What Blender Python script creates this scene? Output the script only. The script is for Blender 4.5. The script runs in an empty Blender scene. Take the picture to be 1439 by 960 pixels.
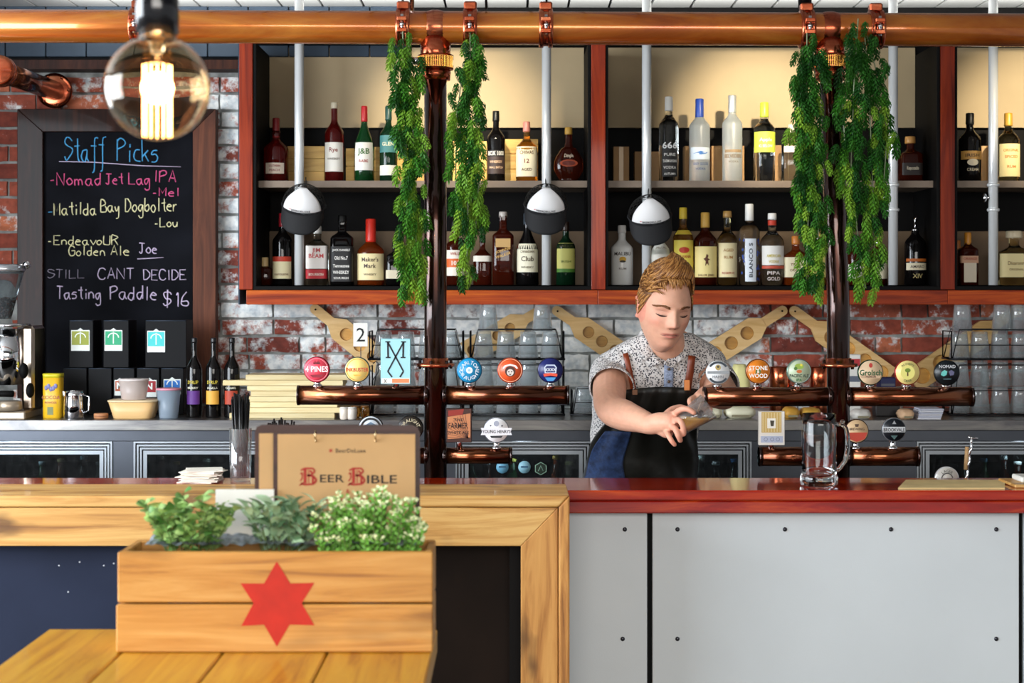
import bpy, math, random
import numpy as np
from mathutils import Vector, Matrix, Euler
from math import sin, cos, pi, radians, sqrt
random.seed(7)
SC = bpy.context.scene
COL = SC.collection
F = 2300.0      # focal length in pixels of a 1439 px wide frame
EZ = 1.55       # eye height
HZ = 410.0      # horizon row
def PX(px, Y): return (px - 719.5) * Y / F
def PZ(py, Y): return EZ - (py - HZ) * Y / F
def at(px, py, Y): return Vector((PX(px, Y), Y, PZ(py, Y)))

# ---------------------------------------------------------------- camera
cd = bpy.data.cameras.new('camera'); cam = bpy.data.objects.new('camera', cd); COL.objects.link(cam)
cam.location = (0, 0, EZ); cam.rotation_euler = (pi / 2, 0, 0)
cd.sensor_width = 36; cd.lens = F / 1439 * 36; cd.shift_y = -70 / 1439
cd.clip_start = 0.05
cd.dof.use_dof = True; cd.dof.focus_distance = 4.7; cd.dof.aperture_fstop = 6.3
SC.camera = cam
# ---------------------------------------------------------------- world, lights, exposure
w = bpy.data.worlds.new('world'); SC.world = w; w.use_nodes = True
w.node_tree.nodes['Background'].inputs[0].default_value = (0.93, 0.96, 1.0, 1)
w.node_tree.nodes['Background'].inputs[1].default_value = 0.30
SC.view_settings.view_transform = 'Standard'; SC.view_settings.look = 'None'
SC.view_settings.exposure = 0.38; SC.view_settings.gamma = 1; SC.view_settings.use_curve_mapping = False
def area(name, loc, target, sx, sy, power, col):
    l = bpy.data.lights.new(name, 'AREA'); l.shape = 'RECTANGLE'; l.size = sx; l.size_y = sy
    l.energy = power; l.color = col
    o = bpy.data.objects.new(name, l); COL.objects.link(o); o.location = loc
    o.rotation_euler = (Vector(target) - Vector(loc)).to_track_quat('-Z', 'Y').to_euler(); return o
def spot(name, loc, target, power, col, deg, blend=0.95, rad=0.03):
    l = bpy.data.lights.new(name, 'SPOT'); l.energy = power; l.color = col; l.spot_size = radians(deg)
    l.spot_blend = blend; l.shadow_soft_size = rad
    o = bpy.data.objects.new(name, l); COL.objects.link(o); o.location = loc
    o.rotation_euler = (Vector(target) - Vector(loc)).to_track_quat('-Z', 'Y').to_euler(); return o
area('window_daylight', (-3.3, 2.2, 2.0), (0.5, 5.2, 1.3), 2.6, 2.0, 200, (0.86, 0.93, 1.0))
area('added_side_light', (-3.3, 4.0, 1.9), (0.5, 4.6, 1.4), 1.5, 1.8, 60, (0.86, 0.93, 1.0))  # added light at the left, gives the posts their edge highlights
area('added_front_fill', (0.6, -3.6, 2.9), (0.2, 4.5, 1.3), 5.0, 2.2, 250, (1.0, 0.96, 0.9))  # added fill light from behind the camera
area('added_ceiling_light', (0.4, 5.76, 2.507), (0.4, 5.86, 2.6), 4.0, 0.03, 9, (1.0, 0.97, 0.92))  # added strip hidden behind the rail, brightens the ceiling
spot('shelf_spot_left', (-0.22, 4.75, 2.5), (-0.20, 6.05, 2.14), 100, (1.0, 0.86, 0.62), 36)
spot('shelf_spot_middle', (0.93, 4.75, 2.5), (0.93, 6.05, 2.14), 112, (1.0, 0.86, 0.62), 36)
spot('shelf_spot_right', (1.98, 4.75, 2.5), (1.93, 6.05, 2.14), 100, (1.0, 0.86, 0.62), 36)

# ---------------------------------------------------------------- materials
def hx(h):
    h = h.lstrip('#'); c = [int(h[i:i+2], 16) / 255 for i in (0, 2, 4)]
    return tuple((v / 12.92 if v <= 0.04045 else ((v + 0.055) / 1.055) ** 2.4) for v in c) + (1,)
MC = {}
def setin(b, k, v):
    if k in b.inputs: b.inputs[k].default_value = v
def pm(name, col, rough=0.5, metal=0.0, trans=0.0, ior=1.45, coat=0.0, emit=None, estr=0.0, var=None, bump=None, spec=None, sub=0, vcol=None):
    """principled material; var=(scale, amount) noise colour variation, bump=(scale, strength)"""
    if name in MC: return MC[name]
    m = bpy.data.materials.new(name); m.use_nodes = True; MC[name] = m
    nt = m.node_tree; b = nt.nodes['Principled BSDF']
    c = hx(col) if isinstance(col, str) else tuple(col) + (1,) if len(col) == 3 else col
    b.inputs['Base Color'].default_value = c
    b.inputs['Roughness'].default_value = rough; b.inputs['Metallic'].default_value = metal
    setin(b, 'Transmission Weight', trans); setin(b, 'IOR', ior); setin(b, 'Coat Weight', coat); setin(b, 'Coat Roughness', 0.08)
    if spec is not None: setin(b, 'Specular IOR Level', spec)
    if sub: setin(b, 'Subsurface Weight', sub); setin(b, 'Subsurface Radius', (0.012, 0.005, 0.003))
    if emit: setin(b, 'Emission Color', hx(emit) if isinstance(emit, str) else emit); setin(b, 'Emission Strength', estr)
    if var or bump:
        tc = nt.nodes.new('ShaderNodeTexCoord')
    if var:
        n = nt.nodes.new('ShaderNodeTexNoise'); n.inputs['Scale'].default_value = var[0]; n.inputs['Detail'].default_value = 5
        nt.links.new(tc.outputs['Object'], n.inputs['Vector'])
        mp = nt.nodes.new('ShaderNodeMapRange'); mp.inputs[1].default_value = 0.3; mp.inputs[2].default_value = 0.7
        mp.inputs[3].default_value = 1 - var[1]; mp.inputs[4].default_value = 1 + var[1]
        mx = nt.nodes.new('ShaderNodeMix'); mx.data_type = 'RGBA'; mx.blend_type = 'MULTIPLY'; mx.inputs[0].default_value = 1
        mx.inputs[6].default_value = c
        nt.links.new(n.outputs[0], mp.inputs[0]); nt.links.new(mp.outputs[0], mx.inputs[7])
        nt.links.new(mx.outputs[2], b.inputs['Base Color'])
    if bump:
        n2 = nt.nodes.new('ShaderNodeTexNoise'); n2.inputs['Scale'].default_value = bump[0]; n2.inputs['Detail'].default_value = 4
        bp = nt.nodes.new('ShaderNodeBump'); bp.inputs['Strength'].default_value = bump[1]; bp.inputs['Distance'].default_value = 0.004
        nt.links.new(tc.outputs['Object'], n2.inputs['Vector']); nt.links.new(n2.outputs[0], bp.inputs['Height'])
        nt.links.new(bp.outputs[0], b.inputs['Normal'])
    return m
def wood(name, stops, axis=0, scale=9.0, stretch=14.0, rough=0.4, coat=0.0, rnd=0.25, bump=0.15, knots=0.0):
    """grain runs along axis (0 X, 1 Y, 2 Z); stops = colours dark to light"""
    if name in MC: return MC[name]
    m = bpy.data.materials.new(name); m.use_nodes = True; MC[name] = m
    nt = m.node_tree; b = nt.nodes['Principled BSDF']; L = nt.links.new
    tc = nt.nodes.new('ShaderNodeTexCoord'); mp = nt.nodes.new('ShaderNodeMapping'); oi = nt.nodes.new('ShaderNodeObjectInfo')
    s = [scale * 3] * 3; s[axis] = scale * 3 / stretch; mp.inputs['Scale'].default_value = s
    va = nt.nodes.new('ShaderNodeVectorMath'); va.operation = 'ADD'
    sc = nt.nodes.new('ShaderNodeMath'); sc.operation = 'MULTIPLY'; sc.inputs[1].default_value = 37.0
    L(oi.outputs['Random'], sc.inputs[0]); L(tc.outputs['Object'], va.inputs[0]); L(sc.outputs[0], va.inputs[1])
    L(va.outputs[0], mp.inputs['Vector'])
    n = nt.nodes.new('ShaderNodeTexNoise'); n.inputs['Scale'].default_value = 1.0; n.inputs['Detail'].default_value = 7
    n.inputs['Roughness'].default_value = 0.62; n.inputs['Distortion'].default_value = 1.2
    L(mp.outputs[0], n.inputs['Vector'])
    r = nt.nodes.new('ShaderNodeValToRGB'); L(n.outputs[0], r.inputs[0])
    e = r.color_ramp.elements; k = len(stops)
    e[0].position = 0.3; e[0].color = hx(stops[0]); e[1].position = 0.7; e[1].color = hx(stops[-1])
    for i in range(1, k - 1):
        q = e.new(0.3 + 0.4 * i / (k - 1)); q.color = hx(stops[i])
    out = r.outputs[0]
    if knots:
        kn = nt.nodes.new('ShaderNodeTexNoise'); kn.inputs['Scale'].default_value = 2.3; kn.inputs['Detail'].default_value = 3
        mk = nt.nodes.new('ShaderNodeMapping'); ss = [5, 5, 5]; ss[axis] = 1.6; mk.inputs['Scale'].default_value = ss
        L(tc.outputs['Object'], mk.inputs[0]); L(mk.outputs[0], kn.inputs['Vector'])
        kr = nt.nodes.new('ShaderNodeMapRange'); kr.inputs[1].default_value = 0.575; kr.inputs[2].default_value = 0.67
        kr.inputs[3].default_value = 0; kr.inputs[4].default_value = knots; L(kn.outputs[0], kr.inputs[0])
        km = nt.nodes.new('ShaderNodeMix'); km.data_type = 'RGBA'; L(kr.outputs[0], km.inputs[0]); L(out, km.inputs[6])
        km.inputs[7].default_value = tuple(v * 0.35 for v in hx(stops[0])[:3]) + (1,); out = km.outputs[2]
    hs = nt.nodes.new('ShaderNodeHueSaturation'); L(out, hs.inputs['Color'])
    vr = nt.nodes.new('ShaderNodeMapRange'); vr.inputs[3].default_value = 1 - rnd; vr.inputs[4].default_value = 1 + rnd * 0.6
    L(oi.outputs['Random'], vr.inputs[0]); L(vr.outputs[0], hs.inputs['Value']); L(hs.outputs[0], b.inputs['Base Color'])
    b.inputs['Roughness'].default_value = rough; setin(b, 'Coat Weight', coat); setin(b, 'Coat Roughness', 0.06)
    bp = nt.nodes.new('ShaderNodeBump'); bp.inputs['Strength'].default_value = bump; bp.inputs['Distance'].default_value = 0.003
    L(n.outputs[0], bp.inputs['Height']); L(bp.outputs[0], b.inputs['Normal'])
    return m
def brickmat():
    m = bpy.data.materials.new('painted_brick'); m.use_nodes = True
    nt = m.node_tree; b = nt.nodes['Principled BSDF']; L = nt.links.new
    geo = nt.nodes.new('ShaderNodeNewGeometry'); oi = nt.nodes.new('ShaderNodeObjectInfo')
    n1 = nt.nodes.new('ShaderNodeTexNoise'); n1.inputs['Scale'].default_value = 11; n1.inputs['Detail'].default_value = 9; n1.inputs['Roughness'].default_value = 0.72
    L(geo.outputs['Position'], n1.inputs['Vector'])
    n2 = nt.nodes.new('ShaderNodeTexNoise'); n2.inputs['Scale'].default_value = 34; n2.inputs['Detail'].default_value = 5
    L(geo.outputs['Position'], n2.inputs['Vector'])
    red = nt.nodes.new('ShaderNodeValToRGB'); L(oi.outputs['Random'], red.inputs[0])
    e = red.color_ramp.elements; e[0].color = hx('#6a2c22'); e[1].color = hx('#c4714e')
    q = e.new(0.4); q.color = hx('#9c4a36'); q = e.new(0.75); q.color = hx('#a85640')
    sp = nt.nodes.new('ShaderNodeMix'); sp.data_type = 'RGBA'; sp.blend_type = 'MULTIPLY'; sp.inputs[0].default_value = 0.6
    rr = nt.nodes.new('ShaderNodeMapRange'); rr.inputs[1].default_value = 0.3; rr.inputs[2].default_value = 0.7; rr.inputs[3].default_value = 0.45; rr.inputs[4].default_value = 1.3
    L(n2.outputs[0], rr.inputs[0]); L(red.outputs[0], sp.inputs[6]); L(rr.outputs[0], sp.inputs[7])
    # amount of whitewash: noise + per brick random + bias along the wall
    sx = nt.nodes.new('ShaderNodeSeparateXYZ'); L(geo.outputs['Position'], sx.inputs[0])
    bias = nt.nodes.new('ShaderNodeValToRGB'); mr = nt.nodes.new('ShaderNodeMapRange'); mr.inputs[1].default_value = -2.0; mr.inputs[2].default_value = 2.0
    L(sx.outputs[0], mr.inputs[0]); L(mr.outputs[0], bias.inputs[0])
    e = bias.color_ramp.elements; e[0].position = 0.0; e[0].color = (0.40,)*3 + (1,); e[1].position = 1.0; e[1].color = (0.42,)*3 + (1,)
    for p_, v_ in ((0.18, 0.42), (0.22, 0.56), (0.40, 0.56), (0.47, 0.72), (0.68, 0.72), (0.74, 0.5), (0.85, 0.44)):
        q = e.new(p_); q.color = (v_,)*3 + (1,)
    a1 = nt.nodes.new('ShaderNodeMath'); a1.operation = 'ADD'; L(n1.outputs[0], a1.inputs[0]); L(bias.outputs[0], a1.inputs[1])
    a2 = nt.nodes.new('ShaderNodeMath'); a2.operation = 'MULTIPLY_ADD'; L(oi.outputs['Random'], a2.inputs[0]); a2.inputs[1].default_value = 0.16; L(a1.outputs[0], a2.inputs[2])
    th = nt.nodes.new('ShaderNodeMapRange'); th.inputs[1].default_value = 1.06; th.inputs[2].default_value = 1.16; L(a2.outputs[0], th.inputs[0])
    mx = nt.nodes.new('ShaderNodeMix'); mx.data_type = 'RGBA'; L(th.outputs[0], mx.inputs[0]); L(sp.outputs[2], mx.inputs[6])
    wc = nt.nodes.new('ShaderNodeValToRGB'); L(n2.outputs[0], wc.inputs[0]); wc.color_ramp.elements[0].position = 0.3; wc.color_ramp.elements[0].color = hx('#b4bec4')
    wc.color_ramp.elements[1].position = 0.6; wc.color_ramp.elements[1].color = hx('#f0f1ee'); L(wc.outputs[0], mx.inputs[7])
    L(mx.outputs[2], b.inputs['Base Color']); b.inputs['Roughness'].default_value = 0.85
    bp = nt.nodes.new('ShaderNodeBump'); bp.inputs['Strength'].default_value = 0.7; bp.inputs['Distance'].default_value = 0.006
    L(n1.outputs[0], bp.inputs['Height']); L(bp.outputs[0], b.inputs['Normal'])
    return m
def tarnish(name, stops, scale, rough, metal=1.0, axis=0, coat=0.0):
    m = wood(name, stops, axis, scale, 5.0, rough, coat, 0.0, 0.04); m.node_tree.nodes['Principled BSDF'].inputs['Metallic'].default_value = metal; return m

M_brick = brickmat()
M_mortar = pm('mortar', '#8d8f8c', 0.95, var=(22, 0.45), bump=(60, 0.6))
M_black = pm('black_paint', '#0c0b0b', 0.6, spec=.12)
M_char = pm('charcoal_board', '#20242b', 0.6, var=(6, 0.3))
M_navy = pm('navy_chalk_panel', '#262c3e', 0.8, var=(4, 0.15), spec=.15)
M_tan = pm('tan_back_panel', '#b19c78', 0.6, var=(3, 0.1))
M_red = wood('red_stained_timber', ('#4e1206', '#80260c', '#9c3610'), 2, 9, 14, 0.42, 0.12)
M_redx = wood('red_stained_timber_long', ('#6c1c06', '#a23c10', '#c65e18'), 0, 9, 16, 0.42, 0.12, 0.1)
M_bar = wood('polished_red_bar', ('#7a1004', '#a82408', '#c84a10'), 0, 7, 12, 0.18, 0.6, 0.12, 0.04)
M_bar2 = wood('polished_red_bar_edge', ('#6c0a03', '#981205', '#c0440f'), 0, 9, 9, 0.35, 0.2, 0.1, 0.04)
M_oak = wood('recycled_pale_timber', ('#8e5c2a', '#bf8a45', '#d3a55f', '#dab06e'), 0, 8, 14, 0.5, 0.1, 0.08, 0.3, 0.8)
M_oakz = wood('recycled_pale_timber_upright', ('#744418', '#a86e30', '#c48a44', '#cf9850'), 2, 8, 10, 0.5, 0.1, 0.08, 0.3, 0.95)
M_crate = wood('planter_crate_timber', ('#9a6228', '#c08438', '#cc9348', '#d4a058'), 0, 13, 18, 0.55, 0.1, 0.12, 0.25, 0.4)
M_table = wood('honey_table_timber', ('#a86c12', '#c68c20', '#d09a28', '#d8a434'), 1, 10, 18, 0.42, 0.3, 0.14, 0.15)
M_paddle = wood('pale_paddle_timber', ('#c89c58', '#dbb374', '#e6c48c'), 0, 8, 10, 0.5, 0.1, 0.1, 0.1)
M_pine = wood('pale_pine', ('#cdb27c', '#e0cc98', '#eadbb0'), 0, 8, 12, 0.55, 0, 0.18, 0.1)
M_ycrate = wood('yellow_pine', ('#b98a3c', '#d9ac58', '#e9c67c'), 0, 8, 12, 0.5, 0, 0.2, 0.1)
M_brown = wood('dark_brown_frame', ('#140a06', '#2a120a', '#3c1e10'), 2, 8, 12, 0.45, 0.1)
M_clip = wood('dark_clipboard', ('#2a1410', '#3f2119', '#54302a'), 0, 8, 12, 0.4, 0.2)
M_white = pm('grey_white_panel', '#cdd3d6', 0.55, var=(2.5, 0.05), bump=(300, 0.05))
M_ceil = pm('white_ceiling_board', '#d2d4d2', 0.5, var=(3, 0.05))
M_bulk = pm('blue_grey_board', '#36424f', 0.6, var=(6, 0.2), spec=.2)
M_steel = tarnish('brushed_stainless', ('#75757a', '#9c9a98', '#b8b4ae'), 5, 0.28, 1.0, 0)
M_alu = pm('aluminium_frame', '#c4ccd4', 0.3, 1.0)
M_chrome = pm('chrome', '#dcdde0', 0.08, 1.0)
M_tube = pm('white_steel_tube', '#e6e8e8', 0.25, 0.3)
M_bronze = tarnish('dark_bronze_post', ('#160c0a', '#2e1710', '#4a2416'), 6, 0.2, 0.85, 2, 0.6)
M_bronzex = tarnish('dark_copper_pipe', ('#3a1c10', '#6e3a20', '#a26038'), 4, 0.2, 0.95, 0, 0.3)
for q_ in (M_brown, M_red, M_redx): setin(q_.node_tree.nodes['Principled BSDF'], 'Specular IOR Level', .18)
M_brown.node_tree.nodes['Principled BSDF'].inputs['Roughness'].default_value = .7
M_copper = tarnish('copper', ('#8a3c24', '#b85c3c', '#d88a62'), 7, 0.22, 1.0, 0, 0.2)
M_rail = tarnish('aged_copper_rail', ('#8a3c10', '#b4601c', '#cc8030'), 3.2, 0.24, 0.55, 0, 0.7)
M_wire = pm('black_wire', '#101012', 0.35, 0.6)
M_glass = pm('clear_glass', '#f4f8f8', 0.02, 0, 1.0, 1.45)
def thin(name, tint, diff, refl=1.0):
    """thin walled glass: lets light straight through, reflects by angle, slight haze"""
    m = bpy.data.materials.new(name); m.use_nodes = True; MC[name] = m; nt = m.node_tree; L = nt.links.new; nt.nodes.remove(nt.nodes['Principled BSDF'])
    tr = nt.nodes.new('ShaderNodeBsdfTransparent'); tr.inputs[0].default_value = hx(tint); gl_ = nt.nodes.new('ShaderNodeBsdfGlossy'); gl_.inputs['Roughness'].default_value = .04; gl_.inputs[0].default_value = (1, 1, 1, 1)
    df = nt.nodes.new('ShaderNodeBsdfDiffuse'); df.inputs[0].default_value = (.85, .88, .9, 1); lw = nt.nodes.new('ShaderNodeLayerWeight'); lw.inputs[0].default_value = .25
    n = nt.nodes.new('ShaderNodeTexNoise'); n.inputs['Scale'].default_value = 30
    mr = nt.nodes.new('ShaderNodeMapRange'); mr.inputs[3].default_value = .04 * refl; mr.inputs[4].default_value = .75 * refl; L(lw.outputs['Facing'], mr.inputs[0])
    m1 = nt.nodes.new('ShaderNodeMixShader'); L(mr.outputs[0], m1.inputs[0]); L(tr.outputs[0], m1.inputs[1]); L(gl_.outputs[0], m1.inputs[2])
    hz = nt.nodes.new('ShaderNodeMath'); hz.operation = 'MULTIPLY'; hz.inputs[1].default_value = diff * 2; L(n.outputs[0], hz.inputs[0])
    m2 = nt.nodes.new('ShaderNodeMixShader'); L(hz.outputs[0], m2.inputs[0]); L(m1.outputs[0], m2.inputs[1]); L(df.outputs[0], m2.inputs[2]); L(m2.outputs[0], nt.nodes['Material Output'].inputs[0]); return m
M_thin = thin('thin_drinking_glass', '#eef3f4', .13)
M_clear = thin('thin_clear_glass', '#f4f7f7', .05)
M_pane = thin('fridge_door_glass', '#8c9698', .01, .8)
M_paper = pm('white_paper', '#e8e6de', 0.7, var=(8, 0.05))
M_kraft = pm('kraft_paper', '#c39b69', 0.75, var=(9, 0.07))
M_ink = pm('black_ink', '#141212', 0.6)
M_redink = pm('red_ink', '#a8281e', 0.6)
M_redpaint = pm('red_spray_paint', '#bc2412', 0.6, var=(30, 0.1))
M_floor = pm('concrete_floor', '#5c5853', 0.6, var=(3, 0.2))
def flat(c, rough=0.5, metal=0.0, **k): return pm('paint_%s_%d%d' % (c.strip('#'), rough * 100, metal * 10), c, rough, metal, **k)

# ---------------------------------------------------------------- mesh helpers
def worldloc(o):
    v = Vector((0, 0, 0))
    while o is not None: v += o.location; o = o.parent
    return v
class MB:
    def __init__(s, local=False): s.v = []; s.f = []; s.sm = []; s.local = local
    def add(s, vs, fs, smooth=False):
        n = len(s.v); s.v += [tuple(p) for p in vs]; s.f += [tuple(i + n for i in f) for f in fs]; s.sm += [smooth] * len(fs); return s
    def box(s, c, d, rot=None):
        x, y, z = d[0] / 2, d[1] / 2, d[2] / 2
        vs = [Vector((a * x, b_ * y, c_ * z)) for a in (-1, 1) for b_ in (-1, 1) for c_ in (-1, 1)]
        if rot is not None: vs = [rot @ v for v in vs]
        vs = [v + Vector(c) for v in vs]
        return s.add(vs, [(0, 1, 3, 2), (4, 6, 7, 5), (0, 4, 5, 1), (2, 3, 7, 6), (0, 2, 6, 4), (1, 5, 7, 3)])
    def bb(s, x0, x1, y0, y1, z0, z1): return s.box(((x0+x1)/2, (y0+y1)/2, (z0+z1)/2), (abs(x1-x0), abs(y1-y0), abs(z1-z0)))
    def cbox(s, x0, x1, y0, y1, z0, z1, c=0.003):
        """box with chamfered edges all round"""
        vs = []; 
        for (z, i) in ((z0, c), (z0 + c, 0), (z1 - c, 0), (z1, c)):
            xa, xb, ya, yb = x0 + i, x1 - i, y0 + i, y1 - i
            k = c if i == 0 else 0
            for (x, y) in ((xa + k, ya), (xb - k, ya), (xb, ya + k), (xb, yb - k), (xb - k, yb), (xa + k, yb), (xa, yb - k), (xa, ya + k)): vs.append((x, y, z))
        fs = [tuple(range(7, -1, -1)), tuple(range(24, 32))]
        for r in range(3):
            for i in range(8): j = (i + 1) % 8; fs.append((r*8+i, r*8+j, r*8+8+j, r*8+8+i))
        return s.add(vs, fs)
    def lathe(s, prof, c=(0, 0, 0), seg=20, axis='z', mult=None, dy=1.0, smooth=True, capb=True, capt=True, rot=None):
        vs = []; fs = []
        for (r, h) in prof:
            for i in range(seg):
                a = 2 * pi * i / seg; m_ = mult(a) if mult else 1
                x, y = r * m_ * cos(a), r * m_ * sin(a) * dy
                v = Vector((x, y, h)) if axis == 'z' else (Vector((h, x, y)) if axis == 'x' else Vector((x, -h, y)))
                if rot is not None: v = rot @ v
                vs.append(v + Vector(c))
        for k in range(len(prof) - 1):
            for i in range(seg):
                j = (i + 1) % seg; fs.append((k*seg+i, k*seg+j, (k+1)*seg+j, (k+1)*seg+i))
        if capb: fs.append(tuple(range(seg - 1, -1, -1)))
        if capt: fs.append(tuple((len(prof) - 1) * seg + i for i in range(seg)))
        return s.add(vs, fs, smooth)
    def tube(s, pts, r, seg=8, smooth=True, taper=None, flat_=1.0):
        pts = [Vector(p) for p in pts]; n = len(pts)
        rs = r if isinstance(r, (list, tuple)) else [r] * n
        vs = []; fs = []; up = Vector((0.13, 0.2, 1)).normalized(); pu = None
        for i, p in enumerate(pts):
            d = (pts[min(i + 1, n - 1)] - pts[max(i - 1, 0)]).normalized()
            if pu is None:
                u = d.cross(up); u = u.normalized() if u.length > 1e-4 else d.cross(Vector((1, 0, 0))).normalized()
            else: u = (pu - d * pu.dot(d)).normalized()
            pu = u; w_ = d.cross(u)
            for k in range(seg):
                a = 2 * pi * k / seg; vs.append(p + (u * cos(a) + w_ * sin(a) * flat_) * rs[i])
        for i in range(n - 1):
            for k in range(seg): j = (k + 1) % seg; fs.append((i*seg+k, i*seg+j, (i+1)*seg+j, (i+1)*seg+k))
        fs.append(tuple(range(seg - 1, -1, -1))); fs.append(tuple((n - 1) * seg + k for k in range(seg)))
        return s.add(vs, fs, smooth)
    def ball(s, c, r, seg=14, sc=(1, 1, 1), rot=None):
        prof = [(max(1e-4, sin(pi * i / (seg // 2 + 2))) , -cos(pi * i / (seg // 2 + 2))) for i in range(seg // 2 + 3)]
        vs = []; fs = []; n = len(prof)
        for (q, h) in prof:
            for i in range(seg):
                a = 2 * pi * i / seg; v = Vector((q*cos(a)*r*sc[0], q*sin(a)*r*sc[1], h*r*sc[2]))
                if rot is not None: v = rot @ v
                vs.append(v + Vector(c))
        for k in range(n - 1):
            for i in range(seg): j = (i+1) % seg; fs.append((k*seg+i, k*seg+j, (k+1)*seg+j, (k+1)*seg+i))
        return s.add(vs, fs, True)
    def prism(s, poly, y0, y1):
        """polygon [(x,z)] extruded from y0 (front) to y1"""
        n = len(poly); ar = sum(poly[i][0]*poly[(i+1) % n][1] - poly[(i+1) % n][0]*poly[i][1] for i in range(n))
        if ar < 0: poly = poly[::-1]
        vs = [(x, y0, z) for x, z in poly] + [(x, y1, z) for x, z in poly]
        fs = [tuple(range(n)), tuple(range(2*n-1, n-1, -1))] + [(i, i+n, (i+1) % n + n, (i+1) % n) for i in range(n)]
        return s.add(vs, fs)
    def ppx(s, poly, Y, y0, y1): return s.prism([(PX(a, Y), PZ(b_, Y)) for a, b_ in poly], y0, y1)
    def grid(s, fn, nu, nv, smooth=True, closed=False):
        vs = [fn(i / nu, j / nv) for j in range(nv + 1) for i in range(nu + 1)]
        W = nu + 1; fs = [(j*W+i, j*W+i+1, (j+1)*W+i+1, (j+1)*W+i) for j in range(nv) for i in range(nu)]
        return s.add(vs, fs, smooth)
    def text(s, st, h, fn, align='c', wscale=1.0, bold=0.0, width=None):
        vs, fs, W = textmesh(st, bold)
        k = h / 0.72; kx = k * wscale
        if width: kx = width / max(W, 1e-6)
        ox = -W / 2 if align == 'c' else (0 if align == 'l' else -W)
        return s.add([fn((x + ox) * kx, y * k - h / 2) for x, y in vs], fs)
    def arc(s, st, h, c, R, mid, Y, gap=1.15, bold=0.0, bottom=False):
        """lettering on an arc facing -Y; mid = angle in degrees of the middle (90 top)"""
        ws = [textmesh(ch, bold)[2] * h / 0.72 * gap + h * 0.12 if ch != ' ' else h * 0.5 for ch in st]; tot = sum(ws); p = -tot / 2
        for ch, w_ in zip(st, ws):
            m_ = p + w_ / 2; p += w_
            if ch == ' ': continue
            a = radians(mid) + (m_ / R if bottom else -m_ / R)
            cx, cz = c[0] + R * cos(a), c[1] + R * sin(a); t = a + pi / 2 if bottom else a - pi / 2
            s.text(ch, h, lambda x, y, cx=cx, cz=cz, t=t: (cx + x*cos(t) - y*sin(t), Y, cz + x*sin(t) + y*cos(t)), bold=bold)
        return s
    def build(s, name, mat, parent=None, label=None, bevel=0, kind=None, solid=0, sub=0):
        off = Vector((0, 0, 0)) if (s.local or parent is None) else worldloc(parent)
        me = bpy.data.meshes.new(name); me.from_pydata([(v[0]-off.x, v[1]-off.y, v[2]-off.z) for v in s.v], [], s.f)
        me.polygons.foreach_set('use_smooth', s.sm); me.materials.append(mat); me.update()
        o = bpy.data.objects.new(name, me); COL.objects.link(o)
        if parent: o.parent = parent
        if label: o['label'] = label
        if kind: o['kind'] = kind
        if solid:
            q = o.modifiers.new('solid', 'SOLIDIFY'); q.thickness = solid; q.offset = 0
        if bevel:
            q = o.modifiers.new('bevel', 'BEVEL'); q.width = bevel; q.segments = 2; q.limit_method = 'ANGLE'
        if sub:
            q = o.modifiers.new('sub', 'SUBSURF'); q.levels = sub; q.render_levels = sub
        return o
_T = {}
def textmesh(st, bold=0.0):
    k = (st, bold)
    if k in _T: return _T[k]
    c = bpy.data.curves.new('t', 'FONT'); c.body = st; c.size = 1; c.resolution_u = 2; c.offset = bold
    o = bpy.data.objects.new('t', c); me = bpy.data.meshes.new_from_object(o)
    vs = [(v.co.x, v.co.y) for v in me.vertices]; fs = [tuple(p.vertices) for p in me.polygons]
    x0 = min([v[0] for v in vs] or [0]); x1 = max([v[0] for v in vs] or [0.3]); vs = [(x - x0, y) for x, y in vs]
    bpy.data.objects.remove(o); bpy.data.curves.remove(c); bpy.data.meshes.remove(me)
    _T[k] = (vs, fs, x1 - x0); return _T[k]
def T(name, label, cat, loc=(0, 0, 0), group=None):
    o = bpy.data.objects.new(name, None); COL.objects.link(o); o.location = loc; o.empty_display_size = 0.05
    o['label'] = label; o['category'] = cat
    if len(label.split()) > 16: print('LONG', label)
    if group: o['group'] = group
    return o
def tag(o, label, cat, group=None):
    if len(label.split()) > 16: print('LONG', label)
    o['label'] = label; o['category'] = cat
    if group: o['group'] = group
    return o
def struct(mb, name, mat, bevel=0):
    o = mb.build(name, mat, bevel=bevel); o['kind'] = 'structure'; return o
def setempty(name):
    o = bpy.data.objects.new(name, None); COL.objects.link(o); o['kind'] = 'structure'; return o
def dup(o, parent=None):
    c = o.copy(); COL.objects.link(c); c.parent = parent
    for ch in list(o.children): dup(ch, c)
    return c
def inst(name, me, parent, loc, rot=(0, 0, 0), sc=(1, 1, 1)):
    o = bpy.data.objects.new(name, me); COL.objects.link(o); o.parent = parent; o.location = loc; o.rotation_euler = rot; o.scale = sc; return o
def mesh_of(mb, name, mat):
    me = bpy.data.meshes.new(name); me.from_pydata(mb.v, [], mb.f); me.polygons.foreach_set('use_smooth', mb.sm); me.materials.append(mat); return me
def ordi(n): return ['first', 'second', 'third', 'fourth', 'fifth', 'sixth', 'seventh', 'eighth', 'ninth', 'tenth', 'eleventh', 'twelfth'][n]
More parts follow.
